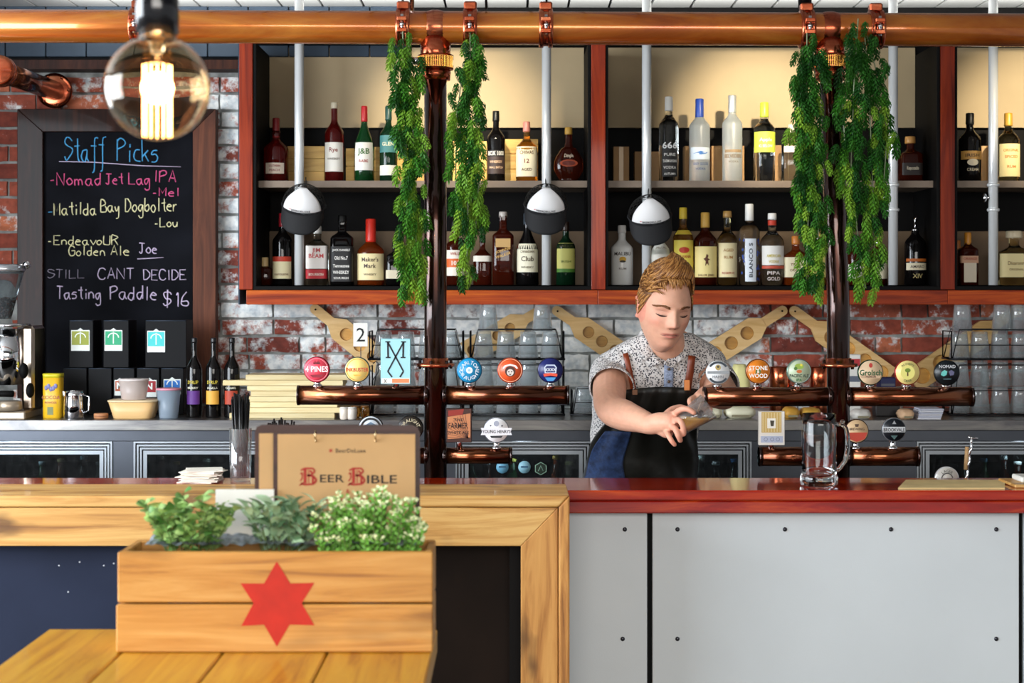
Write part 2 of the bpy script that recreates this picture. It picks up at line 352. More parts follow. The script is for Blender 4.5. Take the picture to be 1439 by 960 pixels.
# ================================================================ SETTING
struct(MB().bb(-3.4, 3.4, -0.5, 6.4, -0.1, 0.0), 'floor', M_floor)
struct(MB().bb(-2.55, -2.45, 4.7, 6.1, 0, 2.6), 'shade_wall_left', M_char)  # unseen wall piece added to keep window light off the far left
ceil = setempty('ceiling')
MB().bb(-3.4, 3.4, -0.5, 6.3, 2.612, 2.66).build('ceiling_backing', M_black, ceil)
cb = mesh_of(MB().bb(-0.0705, 0.0705, 2.5, 6.2, 2.60, 2.612), 'ceiling_board', M_ceil)
for i in range(-17, 17): inst('ceiling_board', cb, ceil, (PX(712.5, 6.05) + i * 0.1505, 0, 0))
for i in range(-1, 2): pass
wall = setempty('wall_back')
MB().bb(-3.0, 3.0, 6.1, 6.3, 0.0, 2.62).build('mortar_bed', M_mortar, wall)
# bulkhead boards above the bricks
bk = mesh_of(MB().cbox(-0.0725, 0.0725, 6.02, 6.05, 2.415, 2.60, 0.002), 'bulkhead_board', M_bulk)
MB().bb(-3.0, 3.0, 6.045, 6.1, 2.38, 2.6).build('bulkhead_backing', M_black, wall)
for i in range(-11, 0): inst('bulkhead_board', bk, wall, (PX(265.5, 6.05) + 0.149 * (i + 6), 0, 0))
struct(MB().bb(-3.0, PX(340, 6.0), 6.0, 6.1, PZ(97, 6.0), PZ(84, 6.0)), 'trim_1', M_brown)
# bricks
def brick_mesh(L, H, seed):
    r = random.Random(seed); m = MB(); nx, nz = 5, 3; g = 0.0045; vs = []
    for j in range(nz + 1):
        for i in range(nx + 1):
            e = i in (0, nx) or j in (0, nz)
            x = -L/2 + L*i/nx + (0 if not e else r.uniform(-.0015, .0015)); z = -H/2 + H*j/nz + (0 if not e else r.uniform(-.002, .002))
            vs.append((x, (0.005 if e else 0) + r.uniform(-.0012, .0012), z))
    n = len(vs); W = nx + 1
    fs = [(j*W+i, j*W+i+1, (j+1)*W+i+1, (j+1)*W+i) for j in range(nz) for i in range(nx)]
    ring = list(range(W)) + [j*W+nx for j in range(1, nz+1)] + [nz*W+i for i in range(nx-1, -1, -1)] + [j*W for j in range(nz-1, 0, -1)]
    for k in ring: vs.append((vs[k][0], 0.03, vs[k][2]))
    q = len(ring)
    for i in range(q): j = (i+1) % q; fs.append((ring[i], n+i, n+j, ring[j]))
    m.add(vs, fs, False); return mesh_of(m, 'brick', M_brick)
BH = 0.0545; BP = 0.0645
bst = [brick_mesh(0.187, BH, k) for k in range(4)]; bhd = [brick_mesh(0.089, BH, 10 + k) for k in range(3)]
row = 0; z = PZ(606, 6.1)
while z < PZ(99, 6.1):
    x = -2.06 + (0.1 if row % 2 else 0.0) + random.uniform(-.01, .01)
    while x < 1.93:
        head = random.random() < 0.22; L = 0.097 if head else 0.195
        cx = x + L / 2; x += L; px = 719.5 + cx * F / 6.09; py = HZ + (EZ - z) * F / 6.09; hw = L / 2 * F / 6.09
        if px - hw > 338 and py < 404: continue
        if px - hw > 26 and px + hw < 301 and py > 160: continue
        if px < 22 and py > 370: continue
        if px + hw < -4: continue
        me = random.choice(bhd if head else bst)
        inst('brick', me, wall, (cx, 6.083 + random.uniform(-.002, .003), z), (0, radians(random.uniform(-.5, .5)), 0))
    z += BP; row += 1

# ================================================================ WALL CABINET
cab = T('wall_cabinet', 'red timber wall cabinet with black insides and open bottle shelves above the bricks', 'cabinet', (0, 5.9, PZ(428, 5.72)))
YC = 5.72
def cp(x0, x1, y0, y1, Ya, Yb, name, mat, label=None, bevel=0.002):
    MB().bb(PX(x0, YC), PX(x1, YC), Ya, Yb, PZ(y0, YC), PZ(y1, YC)).build(name, mat, cab, label, bevel)
cp(336, 355, 60, 407, YC, 6.08, 'stile', M_red); cp(831, 851, 60, 407, YC, 5.80, 'stile', M_red); cp(1322, 1342, 60, 407, YC, 5.80, 'stile', M_red)
cp(1815, 1835, 60, 407, YC, 6.08, 'stile', M_red)
for a, b_ in ((346, 840), (840, 1332), (1332, 1835)): cp(a, b_, 408, 428, YC, 6.08, 'bottom_rail', M_redx)
cp(336, 1835, 30, 46, YC, 6.08, 'top_rail', M_black)
cp(334, 336.5, 60, 428, YC + .01, 6.08, 'side_panel', M_bulk)
for a, b_ in ((355, 360), (826, 831), (851, 855), (1317, 1322), (1342, 1346), (1811, 1815)): cp(a, b_, 60, 403, YC + 0.005, 6.06, 'lining_panel', M_black)
cp(355, 1815, 402, 408, YC + 0.004, 6.08, 'cabinet_floor', M_black)
M_shelf = pm('grey_brown_shelf', '#7d6c5c', 0.5, var=(10, 0.15))
for a, b_ in ((360, 826), (855, 1317), (1346, 1811)):
    x0, x1 = PX(a, YC), PX(b_, YC)
    MB().bb(x0, x1, 5.775, 6.06, 1.918, 1.9417).build('shelf', M_shelf, cab)
    MB().bb(x0, x1, 6.06, 6.08, 1.56, 2.47).build('back_panel', M_black, cab)
    MB().bb(x0, x1, 6.035, 6.05, 2.155, 2.45).build('upper_back_panel', M_tan, cab)
    MB().bb(x0, x1, 6.035, 6.05, 1.575, PZ(325, 6.03)).build('lower_back_panel', pm('brown_back_panel', '#6b563f', 0.6, var=(4, .1)), cab)  # stops short: the black left above it stands in for the shelf's shadow
# steel tubes in front of the shelves, caps hang from three of them
for k, (px, fit) in enumerate(((420, 0), (768, 0), (909, 0), (1256, 1), (1397, 1))):
    x = PX(px, 5.745); t = T('steel_tube', ['slim white steel tube at the left end of the bottle shelves', 'slim white steel tube behind the middle hanging cap', 'slim white steel tube behind the hanging cap above the bartender', 'jointed white steel tube right of the wide hop garland', 'jointed white steel tube at the right edge of the picture'][k], 'pole', (x, 5.755, 1.573), 'white steel tubes in front of the shelves')
    MB().tube([(x, 5.755, 1.573), (x, 5.755, 2.598)], 0.0165, 16).build('pole', M_tube, t)
    if fit:
        for py in (260, 295): MB().lathe([(0.019, -.006), (.022, -.003), (.022, .003), (.019, .006)], (x, 5.755, PZ(py, 5.755)), 16).build('collar', M_tube, t)
        m = MB().tube([(x - .03, 5.75, PZ(278, 5.755)), (x, 5.755, PZ(278, 5.755))], .006, 8); m.ball((x - .032, 5.75, PZ(278, 5.755)), .012, 10, (0.7, 1, 1.3)); m.build('knob', M_chrome, t)

# ================================================================ BAR COUNTER
bar = T('bar_counter', 'long bar with glossy red timber top and screwed white front panels', 'bar', (0, 4.1, 0))
MB().cbox(-2.3, 2.3, 3.95, 4.22, PZ(704, 3.95), 1.07, 0.004).build('bar_top', M_bar, bar)
MB().cbox(-2.3, 2.3, 3.955, 4.22, PZ(722, 3.95), PZ(704.6, 3.95), 0.003).build('bar_top_edge', M_bar2, bar)
MB().bb(-2.3, 2.3, 4.02, 4.2, 0.0, PZ(722.5, 3.95)).build('bar_body', M_black, bar)
YP = 4.0
for (x0, x1) in ((600, 909.5), (917, 1432), (1439, 1950)):
    pnl = MB().bb(PX(x0, YP), PX(x1, YP), YP, YP + .018, 0.04, PZ(722.6, 3.95) - .001).build('front_panel', M_white, bar, bevel=0.0015)
    for sx in ((878,) if x1 < 910 else ((952, 1103, 1252, 1400) if x1 < 1435 else (1478,))):
        for sy in (744, 898, 1052):
            if sy > 744 and sx in (1103, 1252): continue
            x, z = PX(sx - (3 if sx == 878 and sy > 800 else 0), YP), PZ(sy, YP)
            m = MB().lathe([(.0055, 0), (.0055, .0015), (.0025, .0035), (.0012, .0036)], (x, YP, z), 10, 'y'); m.build('screw', pm('dark_steel_screw', '#4a4a50', .3, 1.0), pnl)
service = T('service_shelf', 'dark service shelf on the bartender side that carries the posts', 'shelf', (0, 4.38, 0))
MB().bb(-2.3, 2.3, 4.225, 4.42, 0.86, 0.90).build('shelf_board', M_steel, service)
MB().bb(-2.3, 2.3, 4.225, 4.24, 0.0, 0.86).build('support_panel', M_black, service)

# ================================================================ PALE TIMBER STATION IN FRONT OF THE BAR
YS = 3.72
st = T('service_station', 'pale recycled timber portal with dark inset panels in front of the bar', 'counter', (-0.8, 3.8, 0))
def sp(poly, name, mat, y0=YS, y1=3.94, bevel=0.002, label=None): return MB().ppx(poly, YS, y0, y1).build(name, mat, st, label, bevel)
xL = -500
sp([(xL, 697), (800, 697), (785, 713), (xL, 713)], 'edge_strip', M_oak, YS, 3.945, 0.004)
sp([(800.5, 697), (800.5, 1245), (785, 1245), (785, 713)], 'edge_strip', M_oakz, YS, 3.945, 0.004)
sp([(xL, 714), (784, 714), (732, 768), (xL, 768)], 'fascia_board', M_oak, YS + .004, YS + .05)
sp([(784, 714), (784, 1245), (732, 1245), (732, 768)], 'upright_board', M_oakz, YS + .004, YS + .05)
MB().bb(PX(xL, YS), PX(799, YS), YS + .012, 3.945, 1.0815, 1.086).build('top_board', M_oak, st)
MB().bb(PX(xL, YS), PX(420, YS), 3.80, 3.82, 0, 1.0).build('inset_panel', M_navy, st, 'navy blue chalk-marked panel', 0)
MB().bb(PX(420, YS), PX(733, YS), 3.81, 3.83, 0, 1.0).build('inset_panel', pm('shaded_panel_brown', '#1a110b', .7, var=(5, .3), spec=.12), st, 'panel coloured dark brown for its shade')  # continues the navy panel, its shade put into a darker colour
MB().bb(PX(716, YS), PX(733, YS), 3.775, 3.81, 0, 1.0).build('inset_edge', M_black, st)
m = MB()
for (a, b_) in ((112, 790), (146, 795), (160, 792), (96, 832), (83, 795)): m.lathe([(.0024, 0), (.0018, .0006)], at(a, b_, 3.8), 7, 'y')
m.build('chalk_marks', pm('chalk_smudge', '#b9bcc4', .9), st, kind='stuff')

# ================================================================ FOREGROUND TABLE
ZT = 0.976
tb = T('high_table', 'honey coloured plank table in the foreground under the planter crate', 'table', (-0.45, 2.4, 0))
XT = [-0.790, -0.622, -0.460, -0.294, -0.126]
for i in range(4): MB().cbox(XT[i] + .0012, XT[i+1] - .0012, 1.6, 2.785, ZT - .04, ZT, .003).build('plank', M_table, tb)
for (x, y) in ((-.74, 1.66), (-.18, 1.66), (-.74, 2.72), (-.18, 2.72)): MB().bb(x - .035, x + .035, y - .035, y + .035, 0, ZT - .04).build('leg', M_table, tb, None, .003)
MB().bb(-.72, -.2, 2.66, 2.70, ZT - .12, ZT - .04).build('apron_rail', M_table, tb)

# ================================================================ PLANTER CRATE
YK = 2.6
ck = T('planter_crate', 'pale timber planter box painted with a red six-pointed star, on the table', 'planter', (PX(386, YK), 2.665, ZT))
def kx(p): return PX(p, YK)
for (y0, y1, d) in ((776, 847, 0), (850, 917, -2)):
    MB().cbox(kx(165 + d), kx(608), YK, YK + .014, PZ(y1, YK), PZ(y0, YK), .002).build('front_plank', M_crate, ck)
    MB().cbox(kx(166 + d), kx(607), 2.716, 2.73, PZ(y1, YK), PZ(y0, YK), .002).build('back_plank', M_crate, ck)
    for x in (kx(166 + d), kx(607) - .012): MB().cbox(x, x + .012, YK + .014, 2.716, PZ(y1, YK), PZ(y0, YK), .002).build('end_plank', M_crate, ck)
MB().bb(kx(168), kx(605), YK + .012, 2.72, ZT + .001, ZT + .012).build('base_board', M_crate, ck)
pts = [(389, 789), (408, 820), (442, 819), (424, 848), (442, 879), (407, 878), (389, 909), (371, 878), (339, 880), (356, 848), (338, 820), (371, 820)]
c0 = (390, 849); m = MB()
vs = [at(c0[0], c0[1], YK - .0006)] + [at(a, b_, YK - .0006) for a, b_ in pts]
m.add(vs, [(0, (i + 1) % 12 + 1, i + 1) for i in range(12)]); m.build('painted_star', M_redpaint, ck)
# crumpled grey liner along the rim and soil
r_ = random.Random(3); m = MB()
m.grid(lambda u, v: (kx(197) + u * (kx(590) - kx(197)), YK + .022 + v * .085, PZ(771, YK) + 0.006 * r_.random() + (.004 if v > .5 else 0)), 70, 6, False)
m.build('liner', pm('grey_crumpled_liner', '#7f8792', .45, .2, var=(60, .6)), ck)
# ---- plants
def leafmesh(name, L, W, mat, fold=.18, n=5, tip=1.0, round_=False):
    m = MB(True); vs = []; fs = []
    for i in range(n + 1):
        t = i / n; w_ = W / 2 * ((1 - (2*t-1)**2) ** .5 if round_ else sin(pi * t ** .85) ** .8 if 0 < t < 1 else 0)
        z = L * .14 * sin(pi * t); w_ = max(w_, 1e-4)
        vs += [(-w_, t * L, z + fold * w_), (0, t * L, z), (w_, t * L, z + fold * w_)]
    for i in range(n): a = i * 3; fs += [(a, a+1, a+4, a+3), (a+1, a+2, a+5, a+4)]
    m.add(vs, fs, True); return mesh_of(m, name, mat)
def leafmat(name, c1, c2, rough=.45):
    if name in MC: return MC[name]
    m = pm(name, c1, rough, spec=.4); nt = m.node_tree; b = nt.nodes['Principled BSDF']
    oi = nt.nodes.new('ShaderNodeObjectInfo'); r = nt.nodes.new('ShaderNodeValToRGB'); nt.links.new(oi.outputs['Random'], r.inputs[0])
    r.color_ramp.elements[0].color = hx(c1); r.color_ramp.elements[1].color = hx(c2); nt.links.new(r.outputs[0], b.inputs['Base Color'])
    setin(b, 'Transmission Weight', 0.0); return m
def rotto(d, roll=0.0):
    return (Vector(d).normalized().to_track_quat('Y', 'Z') @ Euler((0, roll, 0)).to_quaternion()).to_euler()
M_stem = pm('plant_stem', '#5a6b34', .6)
def plant(label, px, half, top, leaves, L, W, mat, roundl, nst, seed, up=0.6):
    r = random.Random(seed); Yp = 2.66; base = Vector((PX(px, Yp), Yp, ZT + .06))
    t = T('potted_plant', label, 'plant', base, 'plants in the planter crate')
    MB().lathe([(.028, -.046), (.038, .035)], base, 14).build('pot', pm('grey_plastic_pot', '#5b6470', .5), t)
    lm = leafmesh('leaf', L, W, mat, round_=roundl)
    sm = MB(); per = leaves // nst; first = []
    for s in range(nst):
        ex = -1 + 2 * (s + .5 + r.uniform(-.5, .5)) / nst; ey = r.uniform(-1, 1)
        h = (PZ(top, Yp) - PZ(772, Yp)) * (r.uniform(.4, 1.0) if s % 2 else r.uniform(.7, 1.0)) * (1 - .25 * abs(ex))
        tip = Vector((base.x + ex * half, Yp + ey * .045 - .012, PZ(772, Yp) + h)); b0 = base + Vector((ex * .02, 0, .03))
        pts_ = [b0.lerp(tip, k / 4) + Vector((0, 0, .018 * sin(pi * k / 4))) for k in range(5)]
        sm.tube(pts_, [.0016, .0014, .0012, .001, .0007], 5)
        for k in range(per):
            q = .35 + .65 * (k + .5) / per; p = b0.lerp(tip, q) + Vector((0, 0, .018 * sin(pi * q)))
            a = k * 2.4 + r.uniform(-.5, .5)
            d = Vector((cos(a), sin(a) - .25, up * r.uniform(.3, 1.4)))
            sc = r.uniform(.7, 1.15)
            o = inst('leaf', lm, t, p - base, rotto(d, r.uniform(-.7, .7)), (sc, sc, sc))
    sm.build('stem', M_stem, t)
    return t, base
plant('round-leaved trailing plant at the left end of the planter box', 266, .082, 684, 266, .020, .020, leafmat('round_leaf_green', '#4a8038', '#bada88'), True, 19, 5, .5)
plant('grey-green plant with long pointed leaves in the middle of the planter box', 398, .066, 690, 140, .038, .015, leafmat('sage_leaf_green', '#4f7a54', '#bcd6b0'), False, 14, 8, .7)
# fine leaved plant, leaves far too many to pick apart
Yp = 2.655; base = Vector((PX(520, Yp), Yp, ZT + .06)); t = T('potted_plant', 'bushy bright green small-leaved plant at the right end of the planter box', 'plant', base, 'plants in the planter crate')
MB().lathe([(.028, -.046), (.038, .035)], base, 14).build('pot', MC['grey_plastic_pot'], t)
r = random.Random(12); mg, mw, sm = MB(), MB(), MB()
def dia(m, p, d, L, W):
    d = Vector(d).normalized(); s_ = d.cross(Vector((r.uniform(-.4, .4), -1, r.uniform(-.2, .6)))).normalized(); n_ = s_.cross(d)
    m.add([p, p + d*L*.5 + s_*W/2 + n_*W*.12, p + d*L, p + d*L*.5 - s_*W/2 + n_*W*.12], [(0, 1, 2, 3)])
for s in range(120):
    ex = r.uniform(-1, 1); ey = r.uniform(-1, 1); h = (PZ(688, Yp) - PZ(774, Yp)) * r.uniform(.2, 1.0) * (1 - .35 * ex * ex)
    b0 = base + Vector((ex * .05, ey * .02, .03)); tip = Vector((base.x + ex * .093, Yp + ey * .05, PZ(774, Yp) + h)); sm.tube([b0, b0.lerp(tip, .5), tip], [.0012, .001, .0006], 4)
    for k in range(20):
        q = .3 + .7 * k / 19; p = b0.lerp(tip, q); a = k * 2.4; dia(mg, p, (cos(a), sin(a), .8), .011, .0055)
    for k in range(5): dia(mw, tip + Vector((r.uniform(-.004, .004), r.uniform(-.004, .004), r.uniform(-.003, .004))), (cos(k*1.3), sin(k*1.3), .6), .0085, .0055)
o = mg.build('foliage', pm('bright_green_leaf', '#6aa53c', .5, var=(40, .5)), t); o['kind'] = 'stuff'
o = mw.build('pale_tips', pm('pale_tip_leaf', '#dfe8b4', .5), t); o['kind'] = 'stuff'
sm.build('stem', M_stem, t)

# ---- menus behind the crate
def clipb(x0, x1, y0, Y, label, text):
    t = T('menu_clipboard', label, 'menu', (PX((x0 + x1) / 2, Y), Y, ZT), 'menus on clipboards')
    a, b_ = PX(x0, Y), PX(x1, Y); z1 = PZ(y0, Y); c = .006; k = .012
    poly = [(a, ZT + .001), (b_, ZT + .001), (b_, z1 - k), (b_ - k*.3, z1 - k*.3), (b_ - k, z1), (a + k, z1), (a + k*.3, z1 - k*.3), (a, z1 - k)]
    MB().prism(poly, Y, Y + .004).build('backing_board', M_clip, t)
    ins = .0077
    MB().bb(a + ins, b_ - ins, Y - .0025, Y - .0002, ZT + .006, z1 - .0145).build('paper_stack', M_kraft, t)
    for fx in ((.29, .70) if text else (.6,)):
        x = a + (b_ - a) * fx; z = z1 - .016
        pts_ = [(x, Y - .003 - .006 * sin(q), z + .008 * cos(q)) for q in [pi * i / 8 for i in range(9)]]
        m = MB().tube(pts_, .0012, 6); m.ball((x, Y - .004, z - .009), .0022, 8, (.8, .8, 1.4)); m.build('binder_ring', pm('brass_ring', '#cdb48a', .2, 1), t)
    if text:
        Yt = Y - .003; fl = lambda px, py: (lambda x, y: (PX(px, Y) + x, Yt, PZ(py, Y) + y)); u = Y / F
        m = MB(); 
        for (s, px, py, h, wd) in (('EER', 467, 672, 11, 34), ('IBLE', 537, 673, 12, 42)): m.text(s, h*u, fl(px, py), width=wd*u, bold=.01)
        m.text('BeerDeLuxe', 6*u, fl(493, 633), width=42*u); m.build('black_lettering', M_ink, t, kind='stuff')
        m = MB()
        # blackletter style capitals: B built of broken strokes
        for bx in (432, 500):
            def q(pts_, w0=1.5): 
                for (p, e) in zip(pts_, pts_[1:]):
                    d = Vector((e[0]-p[0], e[1]-p[1])).normalized(); n_ = Vector((-d.y, d.x)) * w0
                    m.add([(PX(bx + a_, Y), Yt, PZ(b2, Y)) for a_, b2 in ((p[0]-n_.x, p[1]-n_.y), (e[0]-n_.x, e[1]-n_.y), (e[0]+n_.x, e[1]+n_.y), (p[0]+n_.x, p[1]+n_.y))], [(0, 1, 2, 3)])
            q([(-9, 661), (-4, 658), (8, 658), (11, 662), (6, 667), (0, 668)], 1.2); q([(0, 668), (9, 669), (13, 675), (9, 680), (-4, 681), (-9, 679)], 1.4)
            q([(-3, 659), (-3, 679)], 2.1); q([(2, 660), (2, 679)], .6); q([(8, 670), (8, 679)], 1.5); q([(-10, 666), (-7, 664), (-7, 672), (-10, 676)], .9); q([(-11, 682), (-5, 678)], 1.0); q([(4, 661), (7, 665)], 1.2)
        m.text('&', 6*u, fl(489, 690), bold=.01); m.text('Wine & Cocktails', 6.5*u, fl(488, 702), width=68*u, bold=.012); m.text('Bible', 6.5*u, fl(488, 716), bold=.012)
        stv = [(PX(465 + (3.4 if i % 2 == 0 else 1.5) * sin(pi*i/6), Y), Yt, PZ(633 - (3.4 if i % 2 == 0 else 1.5) * cos(pi*i/6), Y)) for i in range(12)]
        m.add([(PX(465, Y), Yt, PZ(633, Y))] + stv, [(0, (i+1) % 12 + 1, i + 1) for i in range(12)])
        m.build('red_lettering', M_redink, t, kind='stuff')
clipb(384, 590, 598, 2.745, 'front clipboard menu on brown paper with red blackletter title behind the plants', True)
clipb(358, 560, 597, 2.760, 'second clipboard menu mostly hidden behind the front one', False)
t = T('table_card', 'blank white folded card standing behind the round-leaved plant', 'card', (PX(344, 2.735), 2.736, ZT))
MB().bb(PX(303, 2.735), PX(385, 2.735), 2.734, 2.7385, ZT + .001, PZ(688, 2.735)).build('card', M_paper, t)

# ================================================================ PENDANT BULB
YB = 1.94; bx, bz = PX(221, YB), PZ(124, YB)
t = T('pendant_bulb', 'glowing clear globe bulb with filament cage hanging in the upper left foreground', 'lamp', (bx, YB, bz))
zz = lambda py: PZ(py, YB)
MB().tube([(bx, YB, zz(47)), (bx, YB, zz(8)), (bx, YB, zz(4)), (bx, YB, 2.5)], [.0255, .0255, .0252, .025], 28).build('socket', pm('black_socket', '#121216', .22, coat=.6), t)
MB().tube([(bx, YB, 2.48), (bx, YB, 2.6)], .004, 8).build('cord', M_black, t)
R = .0624; pr = []
for i in range(0, 27): a = -pi/2 + (pi * .5 + radians(62)) * i / 26; pr.append((max(R * cos(a), .0004), R * sin(a)))
pr += [(.0225, zz(58) - bz), (.0215, zz(48) - bz)]
inner = [(max(r - .0007, .0002), h + (.0007 if h < 0 else 0)) for r, h in pr][::-1]
m = MB(); m.lathe(pr + inner, (bx, YB, bz), 40, capb=False, capt=False); m.build('glass_globe', pm('bulb_glass', '#ffeccd', 0.0, 0, 1.0, 1.42), t)  # amber tint in the glass stands in for the filament's warm glow
m = MB().tube([(bx, YB, zz(60)), (bx, YB, zz(84))], [.011, .004], 12); m.build('glass_stem', M_glass, t)
fil = pm('hot_filament', '#ffb060', .5, emit=(1.0, 0.55, 0.20, 1), estr=26)
for i in range(14):
    a = 2 * pi * i / 14; x, y = bx + .0165 * cos(a), YB + .0165 * sin(a)
    MB().tube([(x, y, zz(92)), (x, y, zz(192))], .0008, 5).build('filament', fil, t)
for i in range(4):
    a = pi / 4 + i * pi / 2; MB().tube([(bx, YB, zz(86)), (bx + .0175 * cos(a), YB + .0175 * sin(a), zz(93))], .0005, 5).build('support_wire', M_chrome, t)
# the bulb's own light
l = bpy.data.lights.new('bulb_light', 'POINT'); l.energy = 3.0; l.color = (1, .6, .3); l.shadow_soft_size = .02
lo = bpy.data.objects.new('bulb_light', l); COL.objects.link(lo); lo.parent = t; lo.location = (0, 0, 0)
# ================================================================ COPPER RAIL, POSTS, BEER PIPES
YR = 4.3
def zr(x): return PZ(36.5, YR) - (x + 1.35) / 2.7 * 0.011       # the rail sags slightly to the right
rl = T('overhead_rail', 'thick aged copper rail running right across under the ceiling', 'pipe', (0, YR, PZ(38, YR)))
MB().tube([(x, YR, zr(x)) for x in (-2.2, -1, 0, 1, 2.2)], .0435, 32).build('rail', M_rail, rl)
def clamp(px, y0=10, y1=66):
    x = PX(px, YR); z = zr(x); m = MB()
    for dx in (-.012, .012): m.lathe([(.047, -.0065), (.0515, -.005), (.0515, .005), (.047, .0065)], (x + dx, YR, z), 24, 'x')
    m.lathe([(.0465, -.018), (.0475, -.018), (.0475, .018), (.0465, .018)], (x, YR, z), 24, 'x')
    m.cbox(x - .017, x + .017, YR - .015, YR + .015, z + .045, z + .068, .004)
    o = m.build('rail_clamp', M_copper, rl)
    m = MB().cbox(x - .013, x + .013, YR - .066, YR - .046, z + .008, z + .02, .002); m.cbox(x - .013, x + .013, YR - .066, YR - .046, z - .022, z - .010, .002); m.build('clamp_lug', M_copper, o)
    m = MB().tube([(x, YR - .057, z - .026), (x, YR - .057, z + .026)], .0042, 8); m.tube([(x, YR - .057, z - .005), (x, YR - .057, z + .005)], .006, 6); m.build('bolt', M_chrome, o)
for p in (195, 567, 661, 767, 1133, 1230): clamp(p)
PST = (612, 1178)
for k, px in enumerate(PST):
    x = PX(px if k == 0 else 1166, YR); xp = PX(px, YR)
    o = MB().tube([(x, YR, zr(x) - .02), (x, YR, PZ(96, YR))], .0395, 28); o.ball((x, YR, zr(x)), .047, 24, (1.25, 1, 1)); o = o.build('tee_joint', M_copper, rl)
    z = PZ(88, YR)
    MB().lathe([(.041, -.021), (.047, -.019), (.0475, -.008), (.0455, -.006), (.0455, .006), (.0475, .008), (.047, .019), (.041, .021)], (x, YR, z), 32).build('band', M_copper, o)
    m = MB()
    for i in range(26):
        a = -pi * .9 + i * pi * .8 / 25; m.box((x + .0475 * cos(a), YR + .0475 * sin(a), z), (.0015, .0015, .03))
    q = m.build('band_thread', pm('brass_thread', '#d9a24e', .25, 1), o); q['kind'] = 'stuff'
    m = MB().tube([(x - .062, YR - .03, z), (x - .040, YR - .03, z)], .010, 12); m.tube([(x - .068, YR - .03, z), (x - .060, YR - .03, z)], .0065, 6); m.build('band_screw', M_chrome, o)
    MB().tube([(x, YR, PZ(97, YR)), (x, YR, PZ(113, YR))], [.041, .0385], 28).build('collar', M_copper, rl)
def font(k, px, up, lo, lx0):
    ps = T('tap_post', ['dark bronze post left of centre carrying beer tap pipes', 'dark bronze post right of centre carrying beer tap pipes'][k], 'post', (PX(px, YR), YR, .9), 'bronze tap posts')
    x = PX(px, YR); rp = .0295
    zt = PZ(113, YR); x2 = PX(px if k == 0 else 1166, YR)
    # the post leans a little where it meets the rail joint
    MB().tube([(x, YR, .9), (x, YR, PZ(420, YR)), (x2 if k == 0 else PX(1174, YR), YR, PZ(330, YR)), (x2 if k == 0 else PX(1168, YR), YR, zt)], rp, 28).build('post', M_bronze, ps)
    MB().lathe([(.05, 0), (.05, .006), (.034, .012), (.031, .03)], (x, YR, .9), 24).build('base_flange', M_bronze, ps)
    z = PZ(512, YR)
    MB().lathe([(.030, -.008), (.050, -.006), (.050, .002), (.034, .004), (.034, .016), (.03, .017)], (x, YR, z), 28).build('flange', M_copper, ps)
    for i in range(6):
        a = i * pi / 3 + .3; MB().tube([(x + .042*cos(a), YR + .042*sin(a), z - .012), (x + .042*cos(a), YR + .042*sin(a), z + .011)], .0045, 6).build('bolt', M_bronze, ps)
    for (x0, x1, ya, yb) in (up, lo):
        zc = PZ((ya + yb) / 2, YR); r = (yb - ya) / 2 * YR / F
        for side in (0, 1):
            a, b_ = (PX(x0, YR), x - .024) if side == 0 else (x + .024, PX(x1, YR))
            if b_ - a < .05: continue
            MB().tube([(a, YR, zc), (b_, YR, zc)], r, 28).build('tap_pipe', M_bronzex, ps)
            e = a if side == 0 else b_
            MB().lathe([(r - .001, -.003), (r + .0012, -.003), (r + .0012, .003), (r - .001, .003)], (e + (.003 if side == 0 else -.003), YR, zc), 28, 'x').build('end_ring', M_bronze, ps)
            j = b_ if side == 0 else a
            MB().lathe([(r + .001, -.006), (r + .004, -.004), (r + .004, .004), (r + .001, .006)], (j, YR, zc), 28, 'x').build('joint_ring', M_bronze, ps)
    return ps
font(0, 612, (418, 800, 542, 569), (500, 720, 629, 652), 0)
font(1, 1178, (988, 1367, 544, 571), (1066, 1291, 628, 655), 0)

# ---------------------------------------------------------------- round tap badges
YT = 4.272
def badge(px, py, d, label, face, rim, texts=(), arcs=(), extra=None, foot=None, rimm=.2):
    """texts: (string, px offset x, offset y (down), height px, colour); arcs: (string, height px, radius px, mid deg, colour, bottom)"""
    u = YT / F; x, z = PX(px, YT), PZ(py, YT); r = d / 2 * u
    foot = foot or PZ(543, YR); z0 = foot - .01
    t = T('tap_badge', label, 'badge', (x, YT, foot), 'beer tap badges')
    m = MB().tube([(x, YT + .018, z0), (x, YT + .018, z - r * .7)], .008, 10); m.lathe([(.013, 0), (.013, .004), (.009, .008)], (x, YT + .018, foot - .001), 14); m.build('stem', M_chrome, t)
    MB().lathe([(r * .9, .0), (r, .003), (r, .010), (r * .96, .0125)], (x, YT + .012, z), 36, 'y').build('rim', flat(rim, rimm, .3), t)
    MB().lathe([(r * .93, 0), (r * .93, .0012)], (x, YT + .0005, z), 36, 'y').build('face', flat(face, .35), t)
    by = {}
    def mb(c): return by.setdefault(c, MB())
    yt = YT - .0014
    for (s, dx, dy, h, c) in texts:
        W = textmesh(s, .02)[2] * h / .72; lim = 2 * sqrt(max(1, (d/2 - 2)**2 - (abs(dy) + h*.4)**2)); lim = 40 if 'HENRYS' in s else lim
        mb(c).text(s, h*u, lambda X_, Y_, dx=dx, dy=dy: (x + dx*u + X_, yt, z - dy*u + Y_), bold=.02, width=(lim*u if W > lim else None))
    for (s, h, R_, mid, c, bo) in arcs: mb(c).arc(s, h*u, (x, z), R_*u, mid, yt, bold=.0, bottom=bo, gap=1.0)
    if extra: extra(mb, lambda a, b_, dy=0: (x + a*u, yt + .0005 - dy*.0001, z - b_*u))
    names = {0: 'lettering'}
    for i, (c, m) in enumerate(by.items()):
        o = m.build('print', flat(c, .4), t); o['kind'] = 'stuff'
    return t
